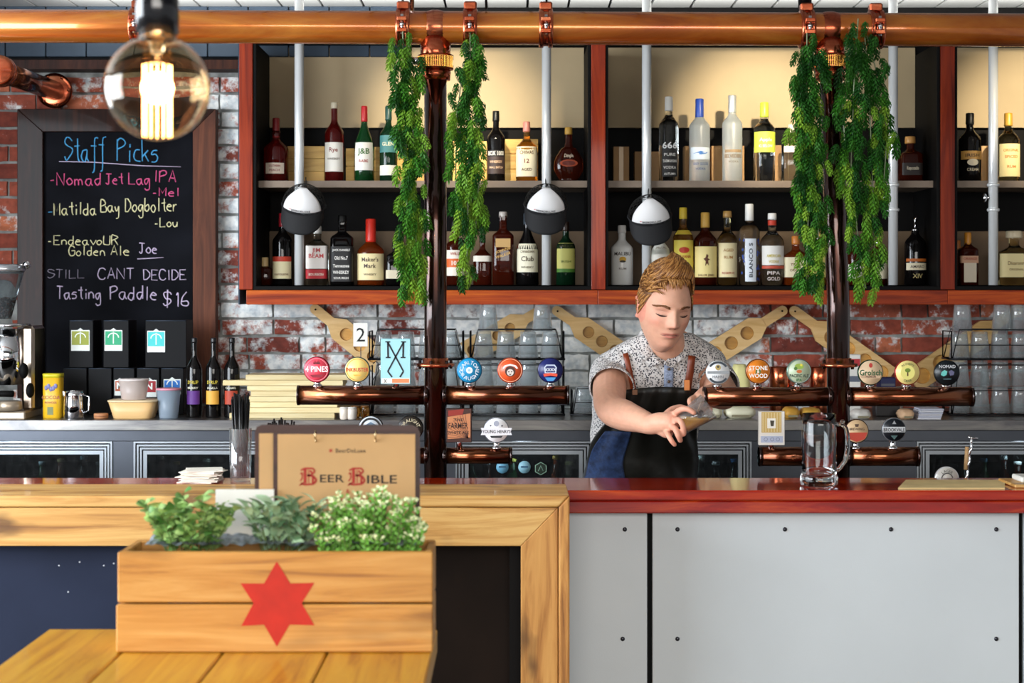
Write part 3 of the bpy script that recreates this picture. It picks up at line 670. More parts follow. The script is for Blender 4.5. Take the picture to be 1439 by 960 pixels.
def disc(mb, P, c, cx, cy, r, n=20, k=1, ry=None):
    ry = ry or r; mb(c).add([P(cx + r*cos(2*pi*i/n), cy - ry*sin(2*pi*i/n), k) for i in range(n)], [tuple(range(n))])
def poly(mb, P, c, pts, k=2): 
    n = len(pts); ar = sum(pts[i][0]*pts[(i+1)%n][1]-pts[(i+1)%n][0]*pts[i][1] for i in range(n))
    mb(c).add([P(a, b_, k) for a, b_ in (pts[::-1] if ar > 0 else pts)], [tuple(range(n))])
def ringp(mb, P, c, r0, r1, a0=0, a1=360, k=2, n=28):
    vs = []; 
    for i in range(n + 1):
        a = radians(a0 + (a1 - a0) * i / n); vs += [P(r0*cos(a), -r0*sin(a), k), P(r1*cos(a), -r1*sin(a), k)]
    mb(c).add(vs, [(2*i, 2*i+1, 2*i+3, 2*i+2) for i in range(n)])
def e1(mb, P):
    for i in range(5): poly(mb, P, '#1b1013', [(-5 + i*2, -8), (-4 + i*2, -12 - (2 if i % 2 else 0)), (-3 + i*2, -8)])
    poly(mb, P, '#8c1f30', [(-10, 7), (10, 7), (6, 11), (-6, 11)]); ringp(mb, P, '#f08a94', 15.2, 16)
badge(445, 519.5, 37, 'coral red round tap badge with a white word, leftmost on the left pipe', '#e8495c', '#7a1a2c', [('4 PINES', 0, -1, 8, '#fbeaea')], extra=e1)
def e2(mb, P): ringp(mb, P, '#d2902c', 14.6, 15.4); poly(mb, P, '#e8b040', [(-6, 7), (6, 7), (4, 9), (-4, 9)])
badge(502, 519.5, 36, 'pale yellow round tap badge with red word across, second on the left pipe', '#f6dc84', '#3c4a4c', [('INKBUSTER', 0, 0, 5.5, '#b8321c')], extra=e2)
def e3(mb, P):
    disc(mb, P, '#e8f2f6', 0, 0, 4.6, 18, 2); disc(mb, P, '#9cc8dc', 0, 0, 2, 12, 3)
badge(659.5, 520.5, 36, 'bright blue round tap badge with white ring lettering, first right of the left post', '#2190c4', '#14587c', arcs=[('CARLTON', 5.4, 11.2, 90, '#eef6fa', False), ('DRAUGHT', 5.4, 11.2, 270, '#eef6fa', True)], extra=e3)
def e4(mb, P):
    poly(mb, P, '#f2ece6', [(-11, -3), (-8, -7), (0, -9), (8, -7), (11, -3), (9, -2), (6, -5), (0, -6.5), (-6, -5), (-9, -2)]); disc(mb, P, '#4a2018', 0, 1.5, 7.5, 18, 1)
    disc(mb, P, '#d8cfc8', 0, 3, 4.8, 14, 2); disc(mb, P, '#4a2018', -2, 2, 1, 8, 3); disc(mb, P, '#4a2018', 2, 2, 1, 8, 3); poly(mb, P, '#4a2018', [(-2, 5), (2, 5), (0, 7)], 3); ringp(mb, P, '#f6b08c', 15.6, 16.4)
badge(717, 520.5, 36, 'orange round tap badge with a dark emblem under a white banner', '#e0582c', '#a8381c', extra=e4)
def e5(mb, P):
    poly(mb, P, '#c8d4ea', [(-9, -4), (-6, -8), (6, -8), (9, -4), (8, 4), (-8, 4)]); poly(mb, P, '#1b2a66', [(-7.5, -3.5), (-5, -6.5), (5, -6.5), (7.5, -3.5), (6.5, 3), (-6.5, 3)], 3)
    poly(mb, P, '#e0482c', [(-10, 5), (0, 3.5), (10, 5), (9, 9), (0, 7.5), (-9, 9)], 3); poly(mb, P, '#3a8fd0', [(-8, 10), (8, 10), (4, 15), (-4, 15)])
    mb('#e8eefa').text('XXXX', 4*YT/F, lambda X_, Y_: (P(0, 0, 4)[0] + X_, P(0, 0, 4)[1] - .0002, P(0, -1, 4)[2] + Y_), bold=.03)
badge(773.5, 520.5, 36, 'navy blue round tap badge with red ribbon, at the right end of the left pipe', '#1d2460', '#10143c', extra=e5)
def e6(mb, P):
    ringp(mb, P, '#22303c', 12.6, 15.6, 35, 145); ringp(mb, P, '#22303c', 12.6, 15.6, 215, 325); poly(mb, P, '#8f9498', [(-15, -2), (15, -2), (15, 2), (-15, 2)]); disc(mb, P, '#b09a5a', 0, -7, 4, 12, 2); disc(mb, P, '#3c3424', 0, -8, 1.8, 8, 3)
badge(1009, 523.5, 34, 'white and grey round tap badge in front of the bartender\'s sleeve', '#e6e8ea', '#c2c4c4', [('HAHN', 0, 6, 4, '#7c8288')], extra=e6)
def e7(mb, P): poly(mb, P, '#5c6a20', [(-3, -6), (-1, -2), (-2, 6), (-4, 2)]); poly(mb, P, '#5c6a20', [(2, -7), (4, 0), (2, 6), (0, 1)]); ringp(mb, P, '#b8681c', 15.2, 15.8)
badge(1065.5, 522, 35, 'orange round tap badge with white capitals, second on the right pipe', '#dd7e20', '#70380c', [('STONE', 0, -5, 6, '#fbf2e4'), ('&', 0, 0, 4, '#fbf2e4'), ('WOOD', 0, 6, 6, '#fbf2e4')], extra=e7)
def e8(mb, P):
    disc(mb, P, '#8fae3c', 0, -7, 6.5, 14, 2, 4); disc(mb, P, '#c4682c', 0, 0, 4, 12, 3, 2.4); disc(mb, P, '#4c7a2c', -5, -4, 2.5, 9, 3); disc(mb, P, '#e0d040', 3, -9, 1.8, 9, 4); ringp(mb, P, '#8a948a', 15.4, 16.4)
badge(1123, 522, 35, 'pale green round tap badge with leafy artwork, left of the right post', '#b9c8a8', '#5c7464', [('PACIFIC ALE', 0, 6, 4.5, '#1c3c30'), ('IPA', 0, 12, 4, '#1c6c3c')], extra=e8)
def e9(mb, P):
    disc(mb, P, '#b8281c', 0, -10, 2.6, 12, 3, 3.4); poly(mb, P, '#c8a888', [(-15, 4), (15, 4), (13, 8), (-13, 8)])
badge(1223.5, 523.5, 36, 'cream round tap badge with green script and red hop, beside the right post', '#e0c4a0', '#1c3c24', [('Grolsch', 0, 0, 8, '#14542c'), ('PREMIUM', 0, 6, 2.5, '#6c4c34')], extra=e9)
def e10(mb, P):
    disc(mb, P, '#e4dc7c', 0, 0, 10, 20, 1); disc(mb, P, '#6c8420', 0, -3, 4, 12, 3, 3); poly(mb, P, '#5c3c14', [(-.8, -1), (.8, -1), (1, 5), (-1, 5)], 3)
badge(1275.5, 523.5, 36, 'yellow round tap badge with a red rim and a small green tree', '#ecd98a', '#9c2420', arcs=[('ALCHEMY', 3.2, 12.2, 90, '#3c5c1c', False), ('CIDER', 3.2, 12, 270, '#3c5c1c', True)], extra=e10)
def e11(mb, P):
    poly(mb, P, '#64c4bc', [(-8, -1), (-4, -4), (0, -2), (-1, 3), (-5, 5), (-9, 3)]); poly(mb, P, '#5a5a7c', [(2, -2), (6, -4), (10, -1), (9, 3), (4, 4)]); poly(mb, P, '#3a5c64', [(-6, 8), (6, 8), (5, 9.5), (-5, 9.5)])
badge(1331, 524, 36, 'black round tap badge with teal shape, at the right end of the right pipe', '#10181c', '#0a1012', [('NOMAD', 0, -9, 4.5, '#c8ccd0')], extra=e11)
LF = PZ(630, YR)
def e12(mb, P):
    poly(mb, P, '#e4e4ea', [(-22, -3), (22, -3), (20, 2), (22, 7), (-22, 7), (-20, 2)], 2); disc(mb, P, '#9ea4b4', 0, -9, 4, 14, 2); poly(mb, P, '#20242c', [(-9, 8), (9, 8), (7, 11), (-7, 11)], 3)
    disc(mb, P, '#2c3040', -8, -6, 1.3, 6, 3); disc(mb, P, '#2c3040', 8, -6, 1.3, 6, 3)
badge(697.5, 604.5, 36, 'white round tap badge with a banner on the lower left pipe', '#f0f0f2', '#8a8f98', [('YOUNG HENRYS', 0, 2, 4.6, '#20242c')], extra=e12, foot=LF)
badge(521, 602, 36, 'round tap badge in black and silver, half hidden behind the front clipboard', '#ccd4dc', '#14161a', extra=lambda mb, P: (ringp(mb, P, '#14161a', 12, 15), poly(mb, P, '#5a7890', [(-9, -4), (0, -9), (9, -4), (6, 0), (-6, 0)])), foot=LF)
badge(577, 602, 36, 'black round tap badge lettered DRAUGHT, beside the clipboard corner at the left post', '#2c2620', '#0c0c0c', arcs=[('DRAUGHT', 5, 11.5, 90, '#c9c0a0', False)], foot=LF)
badge(1204, 606, 34, 'cream and red round tap badge just right of the right post, lower pipe', '#ceae86', '#3c241c', [('BREWING', 0, -3, 3.5, '#4c3424')], extra=lambda mb, P: (poly(mb, P, '#b03420', [(-15, 2), (15, 2), (11, 11), (0, 15), (-11, 11)]), poly(mb, P, '#4c3424', [(-3, -10), (3, -10), (2, -6), (-2, -6)])), foot=LF)
badge(1256.5, 604, 34, 'black round tap badge with white bar, end of the lower right pipe', '#14181e', '#6c7074', [('BROOKVALE', 0, 0, 5, '#14181e')], extra=lambda mb, P: (poly(mb, P, '#c4c8cc', [(-15.5, -4), (15.5, -4), (15.5, 3.5), (-15.5, 3.5)], 1), poly(mb, P, '#3c5c5c', [(-5, 8), (5, 8), (0, 14)]), poly(mb, P, '#8c9094', [(-3, -8), (0, -13), (3, -8)])), foot=LF)
badge(1331, 673, 34, 'silver round tap badge rising behind the bar top near the corkscrew', '#c8c4bc', '#e2e2e4', arcs=[('LAGER', 4, 11, 90, '#2c2a28', False)], extra=lambda mb, P: ringp(mb, P, '#4c4a48', 7, 8.5), foot=.93)
# rectangular tap signs
def sign(x0, x1, y0, y1, label, face, back, foot, fn):
    u = YT / F; X0, X1 = PX(x0, YT), PX(x1, YT); xc = (X0 + X1) / 2
    t = T('tap_sign', label, 'sign', (xc, YT, foot), 'rectangular tap signs')
    MB().tube([(xc, YT + .02, foot - .008), (xc, YT + .02, PZ(y1, YT) + .03)], .008, 10).build('stem', M_chrome, t)
    MB().cbox(X0, X1, YT, YT + .013, PZ(y1, YT), PZ(y0, YT), .0015).build('block', flat(back, .4), t)
    MB().bb(X0 + .0015, X1 - .0015, YT - .001, YT, PZ(y1, YT) + .0015, PZ(y0, YT) - .0015).build('face', flat(face, .4), t)
    by = {}; P = lambda a, b_, k=0: (PX(a, YT), YT - .0013 - k * .0001, PZ(b_, YT)); fn(lambda c: by.setdefault(c, MB()), P)
    for c, m in by.items(): o = m.build('print', flat(c, .45), t); o['kind'] = 'stuff'
def ln(mb, P, c, pts, w_):
    for p, e in zip(pts, pts[1:]):
        d = Vector((e[0]-p[0], e[1]-p[1])); l = d.length; d /= l; n_ = Vector((-d.y, d.x)) * w_ / 2
        poly(mb, P, c, [(p[0]+n_.x, p[1]+n_.y), (e[0]+n_.x, e[1]+n_.y), (e[0]-n_.x, e[1]-n_.y), (p[0]-n_.x, p[1]-n_.y)], 3)
def s1(mb, P):
    c = '#141c28'
    ln(mb, P, c, [(545, 481), (567, 522), (562, 530)], 2.2); ln(mb, P, c, [(567, 481), (545, 522), (551, 530)], 2.2); ln(mb, P, c, [(545, 481), (545.5, 502)], 2.6); ln(mb, P, c, [(567, 481), (566.5, 502)], 2.6)
    for (a, b_) in ((545, 480.5), (567, 480.5), (545.5, 502.5), (566.5, 502.5)): ln(mb, P, c, [(a - 3.5, b_), (a + 3.5, b_)], 1.8)
    poly(mb, P, '#e4e4dc', [(536, 531.5), (576, 531.5), (576, 539), (536, 539)], 1); poly(mb, P, '#e08858', [(551, 532.5), (575, 532.5), (575, 538), (551, 538)], 2)
    ln(mb, P, c, [(540, 533), (543, 538)], .7); ln(mb, P, c, [(543, 533), (540, 538)], .7)
sign(535, 577, 476, 540, 'tall light blue tap sign with a black M over a crossed figure', '#9fd4de', '#7fb8c4', PZ(543, YR), s1)
def s2(mb, P):
    poly(mb, P, '#c07c50', [(629, 586), (661, 581), (661, 615), (629, 617)], 1); poly(mb, P, '#8c2418', [(630, 577), (652, 575), (650, 583), (630, 585)], 2)
    for i in range(12): ln(mb, P, '#4c2418', [(658, 616), (658 - 30*cos(i*.13), 616 - 34*sin(i*.13 + .05))], .6)
    for s_, y, h in (('THE', 590, 4), ('FARMER', 598, 8), ('WHITE ALE', 608, 4)): mb('#2c120a').text(s_, h*YT/F, width=min(30, len(s_)*4.6)*YT/F, fn= lambda X_, Y_, y=y: (P(644, 0)[0] + X_, P(0, 0, 4)[1], P(0, y)[2] + Y_), bold=.02)
sign(627, 663, 574, 622, 'dark brown square tap sign with copper artwork right of the left post', '#3c1a12', '#241008', LF, s2)
def s3(mb, P):
    poly(mb, P, '#c9a860', [(1070, 579), (1098, 579), (1098, 608), (1070, 608)], 1)
    for i in range(7): ln(mb, P, '#e6d8a8', [(1072 + i*4, 580), (1072 + i*4, 607)], .8)
    poly(mb, P, '#f0ece0', [(1078, 588), (1090, 588), (1090, 602), (1078, 602)], 4); poly(mb, P, '#3c3424', [(1082, 591), (1088, 591), (1087, 599), (1083, 599)], 5)
    poly(mb, P, '#aeb6cc', [(1069, 613), (1100, 613), (1100, 622), (1069, 622)], 2)
    for a in (1076, 1085, 1093): ringlet = [(a + 2.5*cos(i*pi/4), 617.5 + 2.5*sin(i*pi/4)) for i in range(9)]; ln(mb, P, '#6c7084', ringlet, .6)
sign(1066, 1103, 578, 626, 'cream and gold rectangular tap sign on the lower right pipe', '#e2ddd4', '#c4beb4', LF, s3)

# ================================================================ CAPS
YH = 5.69
def hat(px, py, tilt, label):
    u = YH / F; c = Vector((PX(px, YH), YH, PZ(py, YH)))
    t = T('trucker_cap', label, 'cap', c, 'trucker caps hung on the steel tubes')
    def shell(u0, u1, v0, v1, rr):
        def fn(a, b_):
            th = u0 + (u1 - u0) * a; ph = v0 + (v1 - v0) * b_
            # dome axis points up and back, front faces the camera
            return Vector((rr * sin(th) * cos(ph), -rr * .86 * cos(th) * cos(ph), rr * 1.02 * sin(ph)))
        return fn
    R_ = .076; rot = Euler((radians(30), radians(tilt), 0)).to_matrix()
    def put(fn): return lambda a, b_: rot @ fn(a, b_)
    m = MB(True); m.grid(put(lambda a, b_: shell(-1.02 + .55*b_**2.2, 1.02 - .55*b_**2.2, -.05, 1.30, R_)(a, b_) * (1 + .05 * exp_(a, b_))), 18, 12); m.build('front_panel', flat('#e9e7e6', .8), t, 'white front panel', solid=.002)
    # mesh back: net of thin wires over the rest of the dome
    m = MB(True); N = 16; fb = shell(1.02, 2*pi - 1.02, -.05, 1.35, R_ * .985)
    for i in range(N + 1): m.tube([rot @ fb(i / N, j / 8) for j in range(9)], .0009, 3)
    for j in range(0, 9): m.tube([rot @ fb(i / N, j / 8) for i in range(N + 1)], .0009, 3)
    o = m.build('mesh_back', flat('#15130f', .6), t); o['kind'] = 'stuff'
    m = MB(True).tube([rot @ shell(0, 2*pi, 0, 0, R_)(i / 24, 0) for i in range(25)], .003, 6); m.build('head_band', flat('#17181b', .7), t)
    # brim: hangs downwards
    def brim(a, b_):
        th = -1.25 + 2.5 * a; r0 = R_; p = Vector((r0 * sin(th), -r0 * .86 * cos(th), -.003)); e = 1 - (abs(2*a - 1)) ** 2.4
        out = Vector((sin(th) * .25, -.62, -.78)) * (.062 * b_ * e); return rot @ (p + out + Vector((0, 0, -.012 * b_ - .010 * b_ * (2*a-1) ** 2)))
    m = MB(True); m.grid(brim, 20, 8); m.build('brim', flat('#151517', .75), t, solid=.003)
    m = MB(True).ball(rot @ Vector((0, 0, R_ * 1.02)), .005, 8); m.build('button', flat('#15130f', .6), t)
    m = MB(True); k = .0045
    fn = lambda x, y: rot @ (shell(0, 1, 0, 1, R_ * 1.045)(x / R_ , .11 / 1 + y / R_))
    m.text('BEERDELUXE', .0075, lambda x, y: rot @ Vector((R_*1.09*sin(x/R_), -R_*1.09*.9*cos(x/R_), .012 + y)), width=.062, bold=.02); m.build('lettering', flat('#26282c', .7), t)
    m = MB(True); m.text('*', .012, lambda x, y: rot @ Vector((R_*1.09*sin((x-.036)/R_), -R_*1.09*.9*cos((x-.036)/R_), .010 + y)), bold=.04); m.build('emblem', flat('#c03028', .7), t)
    MB(True).tube([rot @ Vector((0.0, .055, .02)), (PX(px, YH) * 0, .052, .10)], .002, 5).build('strap', flat('#15130f', .6), t)
def exp_(a, b_): return math.exp(-((a - .5) / .3) ** 2 - ((b_ - .6) / .3) ** 2)
hat(427, 288, 6, 'black cap with white front hanging left, above the red-capped dark bottle')
hat(767, 288, 2, 'black cap with white front hanging in the middle between two green-glass bottles')
hat(913, 303, -5, 'black cap with white front hanging directly above the bartender')

# ================================================================ HOP GARLANDS
def sprig(seed):
    r = random.Random(seed); m = MB(True); L = .050; m.ball((0, 0, -L*.45), L*.42, 6, (.17, .17, 1))
    for i in range(46):
        t_ = (i + .5) / 46; a = i * 2.4; rr = .0105 * sin(pi * (t_ ** .75) * .93 + .12)
        b0 = Vector((rr * .45 * cos(a), rr * .45 * sin(a), -t_ * L * .86))
        d = Vector((cos(a) * .75, sin(a) * .75, -1.0)).normalized(); Lf = .0125 * r.uniform(.8, 1.2); W = .0062
        s_ = Vector((-sin(a), cos(a), 0)) * W / 2; o_ = Vector((cos(a), sin(a), 0)) * .0018
        m.add([b0, b0 + d*Lf*.5 - s_ + o_, b0 + d*Lf, b0 + d*Lf*.5 + s_ + o_], [(0, 1, 2, 3)])
    return m
spm = {}
def hopmat(nm, a, b_):
    m = leafmat(nm, a, b_, .5); return m
hm = [hopmat('hop_green_light', '#2f721a', '#86ac34'), hopmat('hop_green_dark', '#124012', '#34701f')]
spl = [[mesh_of(sprig(k), 'sprig', hm[c]) for k in range(3)] for c in range(2)]
def garland(label, paths, half, dens, seed, darkmix):
    """paths: list of pixel polylines [(px, py)...] hanging in front of the rail"""
    r = random.Random(seed); YG = 4.235; b0 = at(paths[0][0][0], paths[0][0][1], YG)
    t = T('hop_garland', label, 'garland', b0, 'hanging hop garlands')
    n = 0
    for pth in paths:
        P = [at(a, b_, YG + r.uniform(-.012, .012)) for a, b_ in pth]
        MB().tube(P, .0017, 5).build('vine', pm('vine_grey_green', '#8c9a78', .6), t)
        ln_ = [0]
        for a, b_ in zip(P, P[1:]): ln_.append(ln_[-1] + (b_ - a).length)
        tot = ln_[-1]; k = int(tot * dens)
        for i in range(k):
            s_ = tot * (i + r.random()) / k; j = max(q for q in range(len(ln_) - 1) if ln_[q] <= s_); p = P[j].lerp(P[j+1], (s_ - ln_[j]) / (ln_[j+1] - ln_[j]))
            f = s_ / tot; hw = half * (.75 + .5 * r.random()) * (1 - .35 * f)
            off = Vector((r.uniform(-1, 1) * hw, r.uniform(-.022, .016), 0)); sc = r.uniform(.8, 1.25)
            dk = r.random() < (darkmix * (1.25 - f))
            inst('sprig', spl[1 if dk else 0][r.randrange(3)], t, p + off - b0, (r.uniform(-.35, .25), (-off.x / max(half, .01)) * .35 + r.uniform(-.2, .2), r.uniform(0, 6.28)), (sc, sc, sc))
            if r.random() < .35:
                MB_ = None
garland('slim hop garland hanging just left of the left bronze post', [[(566, 44), (568, 120), (571, 200), (572, 300), (570, 405)], [(574, 60), (580, 150), (582, 250), (584, 330), (588, 405)]], .028, 118, 1, .5)
garland('hop garland hanging just right of the left bronze post', [[(661, 42), (660, 150), (658, 260), (656, 385)], [(664, 60), (668, 150), (674, 240), (668, 330)], [(652, 90), (642, 160), (640, 260), (646, 310)]], .026, 92, 2, .55)
garland('hop garland hanging from the clamp just left of the right post', [[(1134, 46), (1134, 130), (1132, 230), (1136, 300), (1133, 395)], [(1142, 60), (1148, 150), (1150, 240), (1150, 330), (1152, 405)], [(1128, 70), (1122, 150), (1128, 230), (1124, 290)]], .03, 108, 3, .8)
garland('widest hop garland hanging right of the right post', [[(1206, 26), (1200, 120), (1196, 230), (1204, 320), (1216, 405)], [(1215, 45), (1222, 150), (1226, 250), (1228, 330), (1232, 385)], [(1196, 70), (1186, 160), (1188, 260)], [(1218, 50), (1240, 130), (1246, 200), (1240, 280)]], .03, 92, 4, .9)
# ================================================================ BOTTLES
YBt = 5.86; UB = YBt / F
def gl(name, c, trans=1.0, rough=.03): return pm('glass_' + name, c, rough, 0, trans, 1.38)
G = {'clear': gl('clear', '#eef2f0'), 'frost': gl('frost', '#e6ecec', .75, .35), 'amber': gl('amber', '#c0561c', .85), 'damber': gl('dark_amber', '#5a1e0e', .7), 'red': gl('dark_red', '#6a1410', .6),
     'green': gl('green', '#1c5a2c', .7), 'black': gl('black', '#0e0c0c', .2), 'gold': gl('gold', '#e0a040', .95), 'pale': gl('pale_gold', '#f0dca0'), 'white': pm('opaque_white_glass', '#e9e8e4', .2), 'dgreen': gl('dark_green', '#10301c', .4)}
def sup(n):
    return (lambda a: (abs(cos(a)) ** n + abs(sin(a)) ** n) ** (-1 / n)) if n != 2 else (lambda a: 1)
SH = {'round': (.60, .78, .33, 2), 'tall': (.66, .80, .36, 2), 'square': (.66, .78, .34, 7), 'squat': (.55, .74, .30, 3), 'bulge': (.50, .70, .26, 2), 'long': (.45, .80, .30, 2), 'flask': (.62, .72, .22, 2), 'coin': (.58, .74, .3, 5)}
def bottle(px, wd, top, foot, shape, g, capc, capf, bands, texts, label, capr=1.12, dy=1.0, Y=YBt, pour=False, group='bottles on the wall shelves', capmetal=0.0, seg=28, unit=None):
    u = (unit or Y / F); H = (foot - top) * u; R_ = wd / 2 * u; sh, ns, nr, n = SH[shape]; mu = sup(n); z0 = PZ(foot, Y)
    if foot == 257: z0 = 1.9422
    if foot == 401: z0 = 1.5735
    x = PX(px, Y); t = T('bottle', label, 'bottle', (x, Y, z0), group)
    if shape == 'flask':
        pr = [(R_*.6, 0), (R_*.75, .01*H)] + [(R_ * (.30 + .70 * sin(pi * (.12 + .80 * i / 12))), H * (.02 + .60 * i / 12)) for i in range(13)]
    else: pr = [(R_*.93, 0), (R_, .012*H), (R_, sh*H*.5), (R_, sh*H)]
    for i in range(1, 8):
        q = i / 7; pr.append((R_ * (nr + (1 - nr) * (0.5 + 0.5 * cos(pi * q))) if shape != 'flask' else R_*(nr + .1*(1-q)), (sh + (ns - sh) * q) * H))
    if shape == 'bulge': pr += [(R_*nr*1.35, (ns + .05)*H), (R_*nr*1.3, (ns + .1)*H)]
    zc = 1 - capf
    pr += [(R_*nr, zc*H + .001), (R_*nr, zc*H + .004)]
    def mult(a): return mu(a)
    vs = MB(True)
    vs.lathe(pr, (0, 0, 0), seg, 'z', mult, dy); vs.build('glass_body', G[g], t)
    rc = R_ * nr * capr
    if pour:
        m = MB(True).tube([(0, 0, zc*H), (0, 0, zc*H + .014)], [rc*1.1, rc*.9], 12); m.tube([(0, 0, zc*H + .01), (0, 0, H - .008), (.006, -.003, H + .001)], [.0035, .0028, .0022], 8); m.lathe([(.007, 0), (.007, .003)], (0, 0, H - .012), 10); m.build('pourer', M_chrome, t)
    else:
        MB(True).lathe([(rc, zc*H - .002), (rc*1.03, zc*H + .003), (rc*1.0, H - .003), (rc*.9, H)], (0, 0, 0), 18).build('cap', flat(capc, .35, capmetal), t)
    def Q(ax, z, e=.0008):
        rr = R_
        if shape == 'flask':
            q = max(0, min(1, (z/H - .02)/.6)); rr = R_ * (.30 + .70 * sin(pi * (.12 + .80 * q)))
        elif z > sh*H:
            q = min(1, (z/H - sh)/(ns - sh)); rr = R_*(nr + (1-nr)*(.5+.5*cos(pi*q)))
        a = -pi/2 + ax; k = mu(a) * (rr + e); return (k*cos(a), k*sin(a)*dy, z)
    def ang(xx, z=0):
        if n == 2: return max(-1.5, min(1.5, xx / R_))
        return math.atan2(xx, R_)
    for bi, bd in enumerate(bands):
        y1, y0, c = bd[:3]; half = bd[3] if len(bd) > 3 else 1.15
        za, zb = (foot - y0) * u, (foot - y1) * u
        m = MB(True); m.grid(lambda a, b_: Q(-half + 2*half*a, za + (zb - za)*b_, .0007 + .0002*bi), 18, 4); m.build('label', flat(c, .55), t)
    by = {}
    for tx in texts:
        s_, yc, h, c = tx[:4]; wd_ = tx[4] if len(tx) > 4 else None; slope = tx[5] if len(tx) > 5 else 0
        m = by.setdefault(c, MB(True)); zc_ = (foot - yc) * u
        m.text(s_, h*u, lambda a, b_: Q(ang(a), zc_ + b_ + a*slope, .0016), width=wd_*u if wd_ else None, bold=.015)
    for c, m in by.items(): o = m.build('lettering', flat(c, .5), t); o['kind'] = 'stuff'
    return t, Q, R_, H, u
def blob(t, Q, zc, rz, ra, c, e=.002, n=14, pts=None):
    m = MB(True); P_ = pts or [(cos(2*pi*i/n), sin(2*pi*i/n)) for i in range(n)]
    k = len(P_); m.add([Q(0, zc, e)] + [Q(ra*a, zc + rz*b_, e) for a, b_ in P_], [(0, i + 1, (i + 1) % k + 1) for i in range(k)]); o = m.build('emblem', flat(c, .5), t); o['kind'] = 'stuff'
U, D = 257, 401
# --- left bay, upper shelf
bottle(388, 35, 167, U, 'bulge', 'red', '#7c1a1c', .30, [(231, 246, '#d8c8b4', .8)], [('SOUTHERN', 235, 3, '#8c1c1c', 16), ('PEACH', 241, 3, '#8c1c1c', 14)], 'dark red bottle with long burgundy neck at the left end of the upper shelf')
bottle(470, 27, 145, U, 'round', 'red', '#d8ccb0', .07, [(202, 243, '#efe9dc')], [('Rye', 212, 6, '#8c2c1c'), ('WHISKEY', 225, 3, '#5c4c3c', 18)], 'bottle with a wide cream label and cream stopper above the left cap', pour=False)
bottle(512, 27, 150, U, 'long', 'green', '#b41c24', .20, [(202, 241, '#efe9dc')], [('J&B', 214, 8, '#3c6c2c'), ('RARE', 228, 4, '#a8281e')], 'green glass bottle with red neck foil and cream label')
bottle(546, 25, 150, U, 'round', 'dgreen', '#20443c', .18, [(192, 216, '#3c7474'), (234, 248, '#e4e0d0')], [('GLEN', 204, 5, '#d8d4b4')], 'dark green bottle with teal label left of the slim garland')
bottle(697, 26, 157, U, 'round', 'black', '#141414', .14, [(222, 246, '#3c2c28'), (213, 222, '#171314')], [('BOX 1000', 217, 6, '#e8e4dc', 23), ('WHISKEY', 229, 3.5, '#d8b490', 18), ('SMALL BATCH', 237, 3, '#d8b490', 20)], 'black bottle with white word across, right of the garland on the upper shelf', capmetal=.3)
bottle(740, 30, 172, U, 'squat', 'gold', '#c07c70', .16, [(208, 250, '#ede0bc')], [('CHIVAS', 216, 5, '#5c3c1c', 20), ('12', 228, 6, '#7c2c1c'), ('AGED', 240, 4, '#5c3c1c')], 'golden bottle with cream label and pinkish cap beside the middle steel tube')
t, Q, R_, H, u = bottle(799, 42, 180, U, 'flask', 'damber', '#cfa046', .12, [], [('Dimple', 220, 5, '#f0dcc0', 15)], 'round amber flask bottle with gold cap at the right end of the left bay', dy=.55)
blob(t, Q, (U-231)*u, .013, .62, '#a8421c'); blob(t, Q, (U-231)*u, .009, .44, '#6a2010', .0024)
# --- left bay, lower shelf
bottle(372, 22, 362, D, 'squat', 'damber', '#d8b880', .35, [], [], 'small dark bottle with pale round stopper at the far left of the lower shelf', capr=1.6)
bottle(397, 28, 300, D, 'round', 'black', '#a01c28', .18, [(368, 392, '#e8dcb0'), (361, 368, '#c03c24')], [('NAPOLEON', 386, 3, '#6c3c1c', 20)], 'dark bottle with red cap and cream-red label, left of the lower shelf')
bottle(446, 30, 318, D, 'square', 'clear', '#e4e0d8', .12, [(346, 378, '#ece4dc'), (379, 392, '#b4242c')], [('JIM', 352, 6, '#c43c3c'), ('BEAM', 360, 6, '#c43c3c'), ('BOURBON', 386, 3.5, '#ecd8c8', 20)], 'bottle with white and red label under the left cap')
bottle(481, 32, 303, D, 'square', 'black', '#141414', .10, [(347, 396, '#121010')], [('JACK DANIELS', 352, 3, '#ece8e0', 24), ('Old No.7', 363, 5, '#ece8e0', 18), ('Tennessee', 374, 4.5, '#ece8e0', 22), ('WHISKEY', 383, 4.5, '#ece8e0', 22), ('SOUR MASH', 391, 3, '#ece8e0', 20)], 'square black whiskey bottle with white print beside the red wax topped one', capmetal=.2)
t, Q, R_, H, u = bottle(521, 38, 308, D, 'bulge', 'amber', '#d42c1c', .34, [(357, 394, '#ead8a4', 1.3)], [("Maker's", 365, 6, '#3c2414', 24), ('Mark', 374, 6, '#3c2414', 17), ('WHISKY', 386, 3, '#5c4424', 18)], 'squat bourbon bottle with red dipped wax neck and cream label', dy=.75, capr=1.45)
bottle(556, 26, 340, D, 'square', 'black', '#141414', .12, [(380, 392, '#d8ccb0')], [], 'dark square bottle half hidden behind the slim garland, lower shelf')
bottle(640, 28, 312, D, 'round', 'damber', '#2c2c2c', .14, [(352, 388, '#ece0d0'), (364, 376, '#d86428')], [('WILD', 357, 4, '#a83c1c'), ('101', 370, 6, '#fbf0e0')], 'bottle with orange and white label between left post and garland')
bottle(678, 26, 330, D, 'squat', 'damber', '#1c1c1c', .15, [(360, 368, '#e4dccc')], [], 'dark amber bottle with a small white label right of the garland, lower shelf')
bottle(707, 30, 298, D, 'square', 'damber', '#b8b0a8', .07, [(336, 348, '#c8a064', .6)], [('JOHNNIE', 352, 4, '#e0b060', 20, .35), ('WALKER', 359, 4, '#e0b060', 20, .35)], 'square bottle with slanted gold print and glass stopper')
